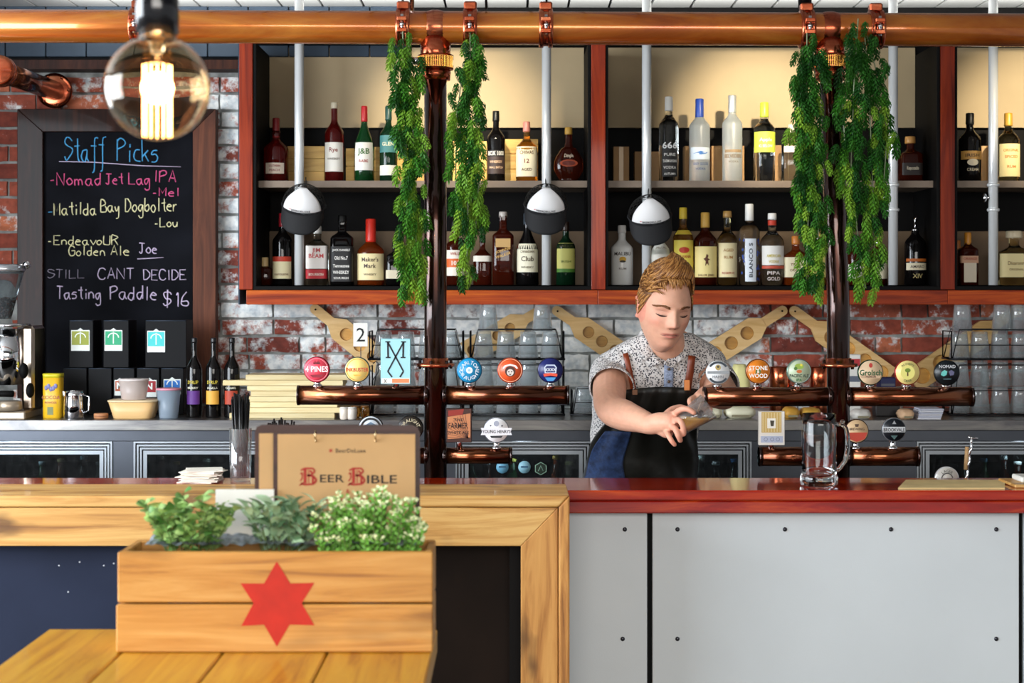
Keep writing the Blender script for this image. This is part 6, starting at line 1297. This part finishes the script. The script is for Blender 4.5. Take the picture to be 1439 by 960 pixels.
# ---- head
RX, RZ = .0700, .124
HC = at(933, 432, 4.50); HR = Euler((radians(15), radians(3), radians(13))).to_matrix()
def gs(x, y, cx, cy, sx, sy): return math.exp(-((x-cx)/sx)**2 - ((y-cy)/sy)**2)
def headpt(th, ph, extra=0.0):
    """th: 0 = front (-Y), grows to +X; ph: latitude. Local metres; z up"""
    sx, cy_, z = sin(th)*cos(ph), -cos(th)*cos(ph), sin(ph)
    fr = max(0.0, -cy_)
    rx, ry, rz = RX, .096, RZ
    x, y, zz = sx*rx, cy_*ry, z*rz
    t = zz / rz
    if t < 0:                                    # jaw: narrower and, at the back, cut up towards the neck
        k = min(1, -t); x *= 1 - .29*k**2.0; y = y*(1 - .10*k) - .010*k
        if y > 0: y *= 1 - .35*k; zz *= 1 - .18*k*min(1, y/.05)
    else: y *= 1 + .04*t; 
    if y > 0: y *= 1.03
    if fr > 0:
        f = min(1, fr*1.6)
        d = 0.0
        ax = abs(x)
        y *= 1 - .02*f
        # forehead flat, brow ridge
        d += .0065*gs(ax, zz, .026, .0235, .020, .008)
        # eye sockets
        d -= .0115*gs(ax, zz, .031, .006, .0155, .0125)
        # eyeball bulge under lid
        d += .0072*gs(ax, zz, .031, .004, .0115, .0085)
        # nose
        nz = zz; w_ = .0085 + .0065*max(0, min(1, (.02 - nz)/.055))
        if -.036 < nz < .026:
            h = np.interp(nz, [-.036, -.031, -.025, -.012, .012, .026], [0, .014, .0255, .0205, .0095, .002]); d += h*math.exp(-(x/w_)**2)
        d += .0075*gs(ax, zz, .0135, -.026, .0055, .0065)
        d -= .002*gs(ax, zz, .020, -.026, .003, .008)
        # cheeks
        d += .005*gs(ax, zz, .043, -.020, .018, .018)
        # mouth
        d += .0065*gs(x, zz, 0, -.054, .024, .018)
        d += .0042*gs(x, zz, 0, -.0490, .022, .0034) + .0046*gs(x, zz, 0, -.0600, .019, .0042) - .0058*gs(x, zz, 0, -.0545, .020, .0020)
        d -= .003*gs(x, zz, 0, -.070, .016, .005)
        d += .009*gs(x, zz, 0, -.088, .024, .015)
        y -= d*f
        x *= 1 + .02*gs(ax, zz, .055, -.02, .02, .03)
    v = Vector((x, y, zz)); 
    if extra: v += Vector((sx/rx, cy_/ry, z/rz)).normalized() * extra
    return v
def head_mesh(mb):
    nu, nv = 150, 120; vs = []; fs = []
    for j in range(nv + 1):
        ph = -pi/2 + pi*j/nv; ph = max(-pi/2 + .01, min(pi/2 - .01, ph))
        for i in range(nu): 
            a = 2*pi*i/nu; th = a - .35*sin(a) ; vs.append(HC + HR @ headpt(th, ph))
    for j in range(nv):
        for i in range(nu): q = (i+1) % nu; fs.append((j*nu+i, j*nu+q, (j+1)*nu+q, (j+1)*nu+i))
    fs.append(tuple(range(nu-1, -1, -1))); fs.append(tuple(nv*nu + i for i in range(nu))); mb.add(vs, fs, True)
    for s in (-1, 1):                            # ears
        c = Vector((s*.0715, .012, -.006)); R2 = Euler((radians(-10), 0, radians(s*42))).to_matrix()
        pts = [HC + HR @ (c + R2 @ Vector((s*.004 + s*.004*sin(q), .013*cos(q) + .003, .027*sin(q) + .002))) for q in [ -1.9 + 4.3*i/10 for i in range(11)]]
        mb.tube(pts, [.003, .0038, .004, .0042, .0042, .0042, .0042, .004, .004, .0038, .003], 8)
        mb.ball(HC + HR @ (c + Vector((-s*.004, 0, 0))), .02, 12, (.32, .85, 1.25)); mb.ball(HC + HR @ (c + Vector((0, -.004, -.022))), .0065, 10, (.6, .9, 1.2))
# arms
SL, EL, WL = at(860, 524, 4.66), at(859, 574, 4.43), at(914, 597, 4.265)
SR, ER, WR = at(1000, 528, 4.70), at(1018, 556, 4.50), at(992, 556, 4.395)
def arms(mb, part='all'):
    if part in ('all', 'L'):
        limb(mb, [SL, SL.lerp(EL, .5) + Vector((-.006, 0, .0)), EL, EL.lerp(WL, .35) + Vector((0, 0, -.004)), EL.lerp(WL, .75), WL], [.050, .047, .043, .042, .032, .026])
        limb(mb, [SR, SR.lerp(ER, .5), ER, ER.lerp(WR, .5), WR], [.048, .044, .038, .034, .026])
def finger(mb, pts, r0=.0088, r1=.0068): limb(mb, pts, [r0 + (r1-r0)*i/(len(pts)-1) for i in range(len(pts))], 12)
GC = at(982, 599, 4.225)         # middle of the drink glass
def hands(mb):
    # near hand, knuckles to the upper right, closing on the glass
    K = at(942, 594, 4.225); limb(mb, [WL, WL.lerp(K, .45) + Vector((0, 0, .002)), K], [.026, .028, .026])
    limb(mb, [WL.lerp(K, .3), at(937, 606, 4.24)], [.022, .019]); limb(mb, [WL.lerp(K, .5) + Vector((0, 0, .008)), at(947, 585, 4.235)], [.019, .015])
    Yf_ = 4.195
    finger(mb, [at(946, 583, 4.23), at(956, 576, 4.195), at(966, 575, 4.18), at(975, 580, 4.175)])                     # index, over the rim
    finger(mb, [at(948, 591, 4.215), at(955, 591, 4.172), at(960, 600, 4.163), at(961, 610, 4.170)])                    # middle
    finger(mb, [at(944, 600, 4.21), at(949, 603, 4.172), at(953, 612, 4.163), at(956, 619, 4.172)])                      # ring
    finger(mb, [at(937, 607, 4.222), at(940, 613, 4.186), at(944, 620, 4.178), at(948, 625, 4.182)], .008, .006)         # little
    finger(mb, [at(932, 588, 4.24), at(943, 577, 4.262), at(957, 573, 4.275), at(970, 578, 4.272)], .0105, .008)         # thumb behind the glass
    # far hand, above the glass, mostly behind the pipe end
    K2 = at(985, 562, 4.36); limb(mb, [WR, K2], [.026, .024])
    finger(mb, [at(980, 563, 4.35), at(975, 572, 4.31), at(979, 580, 4.285)], .0085, .0065); finger(mb, [at(985, 566, 4.345), at(983, 576, 4.30), at(986, 585, 4.28)], .0085, .0065)
    finger(mb, [at(991, 567, 4.345), at(991, 577, 4.31), at(992, 585, 4.29)], .0085, .0065); finger(mb, [at(996, 566, 4.35), at(998, 575, 4.32), at(998, 582, 4.30)], .008, .006)
    finger(mb, [at(979, 558, 4.36), at(970, 563, 4.33), at(972, 571, 4.305)], .0095, .0075)
def neck(mb, infl=0): limb(mb, [HC + HR @ Vector((0, .020, -.045)), at(937, 480, 4.57), at(937, 496, 4.61), at(937, 508, 4.64)], [.050, .050, .052, .052], 24, infl)
def remesh(mb, voxel, smooth=2, name='body'):
    me = bpy.data.meshes.new('tmp'); me.from_pydata(mb.v, [], mb.f); me.update(); o = bpy.data.objects.new('tmp', me); COL.objects.link(o)
    q = o.modifiers.new('r', 'REMESH'); q.mode = 'VOXEL'; q.voxel_size = voxel; q.use_smooth_shade = True
    if smooth: s_ = o.modifiers.new('s', 'SMOOTH'); s_.factor = .5; s_.iterations = smooth
    bpy.context.view_layer.update(); dg = bpy.context.evaluated_depsgraph_get(); me2 = bpy.data.meshes.new_from_object(o.evaluated_get(dg)); me2.name = name
    bpy.data.objects.remove(o); bpy.data.meshes.remove(me); return me2
def place(me, name, mat, parent, fn=None):
    off = worldloc(parent); n = len(me.vertices); co = np.empty(n*3, 'f'); me.vertices.foreach_get('co', co); co = co.reshape(-1, 3)
    if fn is not None: fn(me, co)
    me.vertices.foreach_set('co', (co - np.array(off, 'f')).ravel()); me.materials.clear(); me.materials.append(mat); me.polygons.foreach_set('use_smooth', [True]*len(me.polygons)); me.update()
    o = bpy.data.objects.new(name, me); COL.objects.link(o); o.parent = parent; return o
body = MB(); head_mesh(body); neck(body); torso(body, 0, .80, 1.44); arms(body); hands(body)
for s in (-1, 1):                                # legs down to the floor
    x = PX(900, 4.8) + s*.085; limb(body, [(x, 4.83, .86), (x + s*.01, 4.80, .50), (x + s*.02, 4.86, .10)], [.085, .058, .042]); limb(body, [(x + s*.02, 4.88, .045), (x + s*.025, 4.74, .035)], [.042, .036])
bm_ = remesh(body, .0027, 2)
def tint(me, co):
    n = len(co); H = (co - np.array(HC, 'f')) @ np.array(HR, 'f')          # rows times R == R^T applied
    base = np.array([.72, .385, .26], 'f'); col = np.tile(base, (n, 1)); x, y, z = H[:, 0], H[:, 1], H[:, 2]; ax = np.abs(x)
    on = (y < -.03) & (z > -.12) & (z < .13) & (ax < .08) & (y > -.14)
    def add(w_, c): 
        w_ = (w_ * on)[:, None]; col[:] = col*(1 - w_) + np.array(c, 'f')*w_
    G2 = lambda cx, cz, sx, sz, v: np.exp(-((v - cx)/sx)**2 - ((z - cz)/sz)**2)
    add(.55*G2(.044, -.022, .018, .016, ax), (.72, .27, .19)); add(.45*G2(0, -.026, .014, .012, x), (.72, .28, .2)); add(.25*G2(0, -.086, .02, .016, x), (.72, .3, .22))
    lip = np.maximum(np.exp(-(x/.025)**6 - ((z + .0500 + 5*x*x)/.0030)**4), np.exp(-(x/.021)**6 - ((z + .0592 - 6*x*x)/.0038)**4)); add(.75*lip, (.52, .13, .11))
    add(.9*np.exp(-(x/.019)**6 - ((z + .0545)/.0013)**2), (.10, .02, .02)); add(.35*G2(.031, .010, .017, .010, ax), (.50, .20, .14))
    add(.85*np.exp(-((ax - .031)/.0125)**4 - ((z + .0012 - 12*(ax-.031)**2)/.0013)**2), (.08, .04, .03))   # lash line of the lowered lids
    add(.6*np.exp(-((ax - .031)/.0145)**4 - ((z - .0125 + 9*(ax-.031)**2)/.0011)**2), (.36, .14, .09))      # crease
    add(.8*np.exp(-((ax - .0075)/.0030)**2 - ((z + .0335)/.0022)**2), (.2, .05, .04))                       # nostrils
    ear = (ax > .0640) & (np.abs(z + .004) < .04) & (np.abs(y) < .05); col[ear] = (.74, .30, .21)
    hand = (co[:, 1] < 4.40) & (co[:, 2] > 1.07) & (co[:, 0] > PX(938, 4.2)) & (co[:, 2] < 1.26); col[hand] = col[hand]*.6 + np.array((.72, .30, .21), 'f')*.4
    a = me.color_attributes.new('tint', 'FLOAT_COLOR', 'POINT'); a.data.foreach_set('color', np.concatenate([col, np.ones((n, 1), 'f')], 1).astype('f').ravel())
place(bm_, 'body', skinmat(), PR, tint)
# eyebrows, lashes
def facept(x, z, e=0.0):
    """point on the face at local x,z"""
    best = None
    ph = math.asin(max(-.99, min(.99, z/RZ))); th = math.asin(max(-1, min(1, x/(RX*cos(ph)*(1 - .29*max(0, -z/RZ)**2.0))))); 
    v = headpt(th, ph); return HC + HR @ (v + Vector((0, -e, 0)))
r = random.Random(11); m = MB()
for s in (-1, 1):
    for i in range(130):
        q = r.random(); x = s*(.014 + .034*q); z = .0215 + .0045*sin(pi*min(1, q*1.1)) + r.uniform(-.0028, .0028)*(1 - .5*q); p = facept(x, z, .0005); e = facept(x + s*.007, z + .0012*(1 - 2.4*q), .0016); m.tube([p, e], [.0011, .0005], 4)
o = m.build('eyebrow_hair', flat('#6e4220', .7), PR); o['kind'] = 'stuff'
for s in (-1, 1):
    P_ = [facept(s*(.0185 + .026*i/8), -.0005 - .0030*sin(pi*i/8) + .0006*i/8, .0004) for i in range(9)]
    MB().tube(P_, [.0006, .0012, .0017, .0020, .0021, .0020, .0018, .0014, .0007], 6).build('eyelash_line', flat('#2c1610', .6), PR)
    P_ = [facept(s*(.0180 + .028*i/8), .0085 + .0030*sin(pi*i/8), -.0002) for i in range(9)]
    MB().tube(P_, [.0002, .0005, .0007, .0008, .0008, .0008, .0007, .0005, .0002], 5).build('eyelid_crease', flat('#8c4c38', .6), PR)
    MB().ball(facept(s*.0068, -.0355, .0002), .0022, 8, (1.2, .6, .7)).build('nostril', flat('#3c1610', .7), PR)
P_ = [facept(-.026 + .052*i/10, -.0545 + .0018*cos(pi*(i - 5)/5) - .0006, .0006) for i in range(11)]
MB().tube(P_, [.0004, .0008, .0013, .0018, .0022, .0025, .0026, .0023, .0016, .0009, .0004], 6, flat_=.7).build('mouth_line', flat('#3c0e0c', .6), PR)
# hair: scalp cap plus many locks swept up and to the right
def hairline(th):
    a = abs(((th + pi) % (2*pi)) - pi)           # 0 front .. pi back
    return float(np.interp(a, [0, .40, .70, .88, 1.05, 1.22, 1.34, 1.5, 1.85, 2.1, 3.2], [.80, .80, .78, .60, .36, .12, .02, .34, .16, -.40, -.55]))
m = MB(); vs = []; fs = []; nu, nv = 72, 26
for j in range(nv + 1):
    for i in range(nu):
        th = 2*pi*i/nu; h0 = hairline(th); ph = h0 + (pi/2 - .01 - h0)*j/nv; e = .0025 + .010*min(1, j/6) * (.12 + .88*max(0, sin(ph))**1.5) ; vs.append(HC + HR @ headpt(th, ph, e))
for j in range(nv):
    for i in range(nu): q = (i+1) % nu; fs.append((j*nu+i, j*nu+q, (j+1)*nu+q, (j+1)*nu+i))
m.add(vs, fs, True); M_hair = pm('strawberry_blond_hair', '#6e4520', .5, var=(90, .35)); m.build('hair_cap', M_hair, PR)
def lockset(n, seed, mat, nm, hmin, hmax):
    r = random.Random(seed); m = MB()
    for k in range(n):
        th = r.uniform(-pi, pi); h0 = hairline(th); ph = h0 + (1.50 - h0) * r.random() ** 1.15; a = abs(th)
        front = max(0.0, cos(th)) * min(1, max(0, (ph - .35)/.4))
        side = 1 - min(1, max(0, (ph - .1)/.6))
        L = .014 + .020*r.random() + .022*front; pts = []; n_ = 5
        # flow: top sweeps to +X (viewer right) and back up; sides go down and back
        for i in range(n_ + 1):
            q = i/n_; th_, ph_ = th, ph
            if side > .5: th_ = th + (.35*q if th > 0 else -.35*q)*(L/.03); ph_ = ph - .28*q*(L/.03)
            else: th_ = th + (.55*q)*(L/.03)*(1 if cos(th) > -.2 else -.5); ph_ = ph + .42*q*front + (.25*q - .25*q*q)
            ph_ = min(1.53, ph_); lift = r.uniform(.002, .005) + (.019*front + .009*min(1, max(0, sin(ph_)))*(1 - side))*sin(pi*min(1, .22 + q*.75)) 
            pts.append(HC + HR @ headpt(th_, ph_, .002 + lift*(1 if side < .5 else .35)))
        w_ = r.uniform(.0016, .0030); m.tube(pts, [w_*.8, w_, w_, w_*.8, w_*.5, w_*.15], 4, True)
    o = m.build(nm, mat, PR); o['kind'] = 'stuff'
lockset(1100, 1, pm('hair_lock_dark', '#75491f', .45), 'hair', 0, 1); lockset(1100, 2, pm('hair_lock_light', '#b07c42', .42), 'hair', 0, 1)
r = random.Random(21); m = MB()
for k in range(150):                             # loose fringe over the front hairline
    th = r.uniform(-1.0, .75); p0 = .90 + r.uniform(-.06, .1); dr = r.uniform(.10, .24) * (1.15 - .35*th); sw = r.uniform(-.05, .30)
    pts = [HC + HR @ headpt(th + sw*q, p0 - dr*q, .010 + .004*sin(pi*q) - .006*q*q) for q in (0, .25, .5, .75, 1)]
    m.tube(pts, [.0022, .0026, .0022, .0015, .0004], 4, True)
o = m.build('hair_fringe', MC['hair_lock_light'], PR); o['kind'] = 'stuff'
# ---- shirt
def shirtmat():
    m = pm('speckled_shirt', '#c8c4c2', .8); nt = m.node_tree; b = nt.nodes['Principled BSDF']; tc = nt.nodes.new('ShaderNodeTexCoord'); L = nt.links.new
    v = nt.nodes.new('ShaderNodeTexVoronoi'); v.inputs['Scale'].default_value = 190; L(tc.outputs['Object'], v.inputs['Vector']); r_ = nt.nodes.new('ShaderNodeValToRGB'); L(v.outputs['Distance'], r_.inputs[0])
    r_.color_ramp.elements[0].position = .32; r_.color_ramp.elements[0].color = hx('#33333c'); r_.color_ramp.elements[1].position = .46; r_.color_ramp.elements[1].color = hx('#cfcbc8'); L(r_.outputs[0], b.inputs['Base Color'])
    n = nt.nodes.new('ShaderNodeTexNoise'); n.inputs['Scale'].default_value = 14; n.inputs['Detail'].default_value = 2; n.inputs['Distortion'].default_value = 1.5; L(tc.outputs['Object'], n.inputs['Vector']); bp = nt.nodes.new('ShaderNodeBump'); bp.inputs['Strength'].default_value = .8; bp.inputs['Distance'].default_value = .03; L(n.outputs[0], bp.inputs['Height']); L(bp.outputs[0], b.inputs['Normal']); return m
M_shirt = shirtmat()
sh = MB(); torso(sh, .010, .84, 1.432)
limb(sh, [SL + Vector((.03, .0, .012)), SL, SL.lerp(EL, .48)], [.055, .060, .061]); limb(sh, [SR + Vector((-.03, 0, .012)), SR, SR.lerp(ER, .55)], [.053, .058, .058])
for cx, cy in ((-1, SL), (1, SR)): limb(sh, [Vector((PX(936, 4.63) + cx*.05, 4.64, 1.392)), cy + Vector((-cx*.02, 0, .022))], [.035, .05])
sme = remesh(sh, .0055, 3, 'shirt')
def shfn(me, co):
    import bmesh
    # cloth folds
    x, y, z = co[:, 0], co[:, 1], co[:, 2]; w_ = .0035*np.sin(z*70 + x*55 + np.sin(x*40)*1.5) * np.clip((1.34 - z)*6, .2, 1); co[:, 1] += w_; co[:, 0] += .6*w_
    bm = bmesh.new(); bm.from_mesh(me); bm.verts.ensure_lookup_table(); kill = []
    dL = (EL - SL).normalized(); dR = (ER - SR).normalized(); cut1 = SL.lerp(EL, .42); cut2 = SR.lerp(ER, .55)
    for v in bm.verts:
        p = Vector(co[v.index]); v.co = p
        if (p - cut1).dot(dL) > 0 and ((p - cut1) - dL*(p - cut1).dot(dL)).length < .072 and p.z > 1.12 and (p - EL).length < .2 and p.x < PX(890, 4.6): kill.append(v)
        elif (p - cut2).dot(dR) > 0 and ((p - cut2) - dR*(p - cut2).dot(dR)).length < .066 and p.x > PX(988, 4.5): kill.append(v)
        else:
            # V neck opening
            cxn = PX(937, 4.6); dz = 1.44 - p.z; 
            nd = sqrt((p.x - cxn)**2 + (p.y - 4.625)**2)
            if p.y < 4.62 and abs(p.x - cxn) < .036 - .66*max(0, 1.405 - p.z) and p.z > 1.345: kill.append(v)
            elif p.z > 1.385 and nd < .060: kill.append(v)
    bmesh.ops.delete(bm, geom=kill, context='VERTS'); bm.to_mesh(me); bm.free()
def place2(me, name, mat, parent, fn):
    n = len(me.vertices); co = np.empty(n*3, 'f'); me.vertices.foreach_get('co', co); co = co.reshape(-1, 3).copy(); fn(me, co)
    return place(me, name, mat, parent)
so = place2(sme, 'shirt', M_shirt, PR, shfn); q = so.modifiers.new('s', 'SOLIDIFY'); q.thickness = .0022; q.offset = 1
# sleeve hems
for c0, d, R_, nm in ((SL.lerp(EL, .42), (EL - SL).normalized(), .0625, 'sleeve_hem'), (SR.lerp(ER, .55), (ER - SR).normalized(), .059, 'sleeve_hem')):
    qz = d.to_track_quat('Z', 'Y').to_matrix(); MB().lathe([(R_ - .003, -.012), (R_, -.012), (R_ + .001, .003), (R_ - .003, .003)], c0, 36, rot=qz, capb=False, capt=False).build(nm, M_shirt, PR)
def chest(x, z, off):
    cx, cy, rx, ry = interp(TOR, z); n = 2.4; t = min(.985, abs(x - cx)/(rx*.97 + off)); return cy - (ry*.97 + off) * (1 - t**n) ** (1/n)
# collar: band round the neck and two leaves
ncx = PX(937, 4.6)
m = MB(); 
def band(a, b_): th = -1.95 + 3.9*a; q = b_; rr = .062 + .004*q; return (ncx + (rr)*sin(th), 4.612 + rr*cos(th)*.95, 1.388 + .034*q + .014*cos(th))
m.grid(band, 30, 4); m.build('collar_band', M_shirt, PR, solid=.002)
def pl(tab, a):
    ks = [k[0] for k in tab]; return [float(np.interp(a, ks, [k[i] for k in tab])) for i in (1, 2, 3)]
for inn, out in (([(0, 903, 462, 4.60), (.5, 913, 489, 4.565), (1, 929, 511, 4.535)], [(0, 893, 476, 4.60), (.5, 896, 497, 4.57), (1, 915, 515, 4.54)]),
                 ([(0, 962, 466, 4.60), (.5, 950, 492, 4.565), (1, 932, 511, 4.535)], [(0, 972, 480, 4.60), (.5, 966, 500, 4.57), (1, 944, 517, 4.54)])):
    def leaf(a, b_):
        p0, p1 = pl(inn, a), pl(out, a); q = [p0[i]*(1-b_) + p1[i]*b_ for i in range(3)]; v = at(*q)
        if v.z < 1.385: v.y = min(v.y, chest(v.x, v.z, .017))
        return v
    m = MB(); m.grid(leaf, 12, 6); m.build('collar_leaf', M_shirt, PR, solid=.0025)
m = MB(); m.grid(lambda a, b_: (ncx - .012 + .026*a, chest(ncx, 1.275 + .078*b_, .0135), 1.275 + .078*b_), 4, 8); m.build('button_placket', pm('blue_grey_placket', '#8c98b0', .8, var=(200, .4)), PR, solid=.002)
for z in (1.30, 1.335): MB().lathe([(.0045, 0), (.0045, .002)], (ncx + .001, chest(ncx, z, .018), z), 12, 'y').build('shirt_button', flat('#5c4c40', .4), PR)
# ---- apron
def apron(a, b_):
    z = .84 + (1.275 - .84)*b_; cx, cy, rx, ry = interp(TOR, z)
    wd_ = float(np.interp(z, [.84, 1.06, 1.13, 1.20, 1.275], [1.35, 1.32, .98, .70, .60])); sk = float(np.interp(z, [.84, 1.08, 1.275], [.0, .0, .06])); th = -pi/2 + (-wd_ + 2*wd_*a) + sk; n = 2.4; k = (abs(cos(th))**n + abs(sin(th))**n) ** (-1/n)
    o_ = .020 + .004*sin(z*46 + a*9) + .003*sin(a*31 + z*12); return (cx + (rx + o_)*k*cos(th), cy + (ry + o_)*k*sin(th), z + .010*sin(pi*a)*(b_ > .98))
M_apron = pm('waxed_black_apron', '#14130f', .45, var=(9, .5), bump=(18, .6)); m = MB(); m.grid(apron, 44, 44); m.build('apron', M_apron, PR, solid=.003)
def denim(a, b_):
    z = .84 + (1.155 - .84)*b_; q = apron(.0, (z - .84)/.435); p = apron(.06 + .40*a*(1 - .35*b_), (z - .84)/.435); return (p[0], p[1] - .0035, z)
m = MB(); m.grid(denim, 24, 24); m.build('denim_panel', pm('blue_denim', '#1f3358', .75, var=(60, .5), bump=(220, .4)), PR, 'blue denim panel at the lower left of the apron', solid=.002)
M_leather = pm('brown_leather', '#7c3414', .4, var=(30, .25))
def strap(pts, wd_, nm='apron_strap'):
    P = [Vector((x, chest(x, z, .019), z)) for x, z in pts]; vs = []
    for i, p in enumerate(P):
        d = (P[min(i+1, len(P)-1)] - P[max(i-1, 0)]).normalized(); s_ = d.cross(Vector((0, -1, 0))).normalized()*wd_/2; vs += [p - s_, p + s_]
    MB().add(vs, [(2*i, 2*i+1, 2*i+3, 2*i+2) for i in range(len(P) - 1)], True).build(nm, M_leather, PR, solid=.004)
X_ = lambda px: PX(px, 4.56)
def lerp_pts(a, b_, n=8): return [(a[0] + (b_[0]-a[0])*i/n, a[1] + (b_[1]-a[1])*i/n) for i in range(n + 1)]
strap(lerp_pts((X_(879), 1.378), (X_(892), 1.262)), .015); strap(lerp_pts((X_(972), 1.372), (X_(965), 1.262)), .020)
MB().cbox(X_(961), X_(969), chest(X_(965), 1.29, .026), chest(X_(965), 1.29, .020), 1.275, 1.305, .001).build('strap_buckle', flat('#c88450', .3, .8), PR); MB().cbox(X_(888), X_(896), chest(X_(891), 1.28, .026), chest(X_(891), 1.28, .020), 1.262, 1.278, .001).build('strap_buckle', flat('#5c4030', .3, .8), PR)
# trousers
tr = MB()
for s in (-1, 1): x = PX(900, 4.8) + s*.085; limb(tr, [(x - s*.01, 4.83, .84), (x + s*.01, 4.80, .50), (x + s*.02, 4.86, .09)], [.100, .072, .062])
torso(tr, .012, .80, .90); place(remesh(tr, .012, 2, 'trousers'), 'trousers', pm('dark_jeans', '#141a28', .8), PR)

# ================================================================ THE DRINK
TH = radians(56); tilt = Euler((0, TH, 0)).to_matrix(); c0 = at(957, 597, 4.225)
t = T('cocktail_glass', 'tilted short glass with amber drink held in the bartender\'s hand', 'glass', c0)
MB(True).lathe([(.021, -.006), (.0265, -.002), (.037, .086), (.0358, .086), (.0256, .004), (.0005, .003)], (0, 0, 0), 28, rot=tilt, capt=False).build('glass_wall', M_clear, t)
m = MB(True); vs = []; fs = []; N = 32; S = 10; LV = -.0350*sin(TH) + .084*cos(TH)
for j in range(S + 1):
    for i in range(N):
        a = 2*pi*i/N; h = .0045
        for _ in range(6): rr = .0252 + (.0354 - .0252)*max(0, h - .004)/.082; h = max(.0045, min(.085, (LV + rr*cos(a)*sin(TH))/cos(TH)))
        if j == S and h <= .0046:                # clip inside the base disc
            rr = min(rr, abs((.0045*cos(TH) - LV)/sin(TH))) if cos(a) < 0 else rr
        hh_ = .0045 + (h - .0045)*j/S; r2 = .0252 + (.0354 - .0252)*(hh_ - .004)/.082
        if h <= .0046: r2 = min(r2, max(.001, -(LV - .0045*cos(TH))/sin(TH)/max(.05, -cos(a)) if cos(a) < 0 else r2)) if False else r2
        vs.append(tilt @ Vector((r2*cos(a), r2*sin(a), hh_)))
for j in range(S):
    for i in range(N): k = (i+1) % N; fs.append((j*N+i, j*N+k, (j+1)*N+k, (j+1)*N+i))
fs.append(tuple(range(N-1, -1, -1))); fs.append(tuple(S*N + i for i in range(N))); m.add(vs, fs, True); m.build('amber_drink', pm('amber_liquid', '#f6b41e', .15), t)
m = MB(True)
for p in ((.006, -.020, .052), (.000, -.018, .060), (-.004, -.022, .048)): m.ball(tilt @ Vector(p), .006, 10)
o = m.build('dark_garnish', flat('#2a1620', .4), t); o['kind'] = 'stuff'
MB(True).tube([tilt @ Vector((.004, -.006, .040)), tilt @ Vector((-.030, -.010, .088))], .0012, 6).build('cocktail_pick', flat('#c8a080', .3, .6), t)
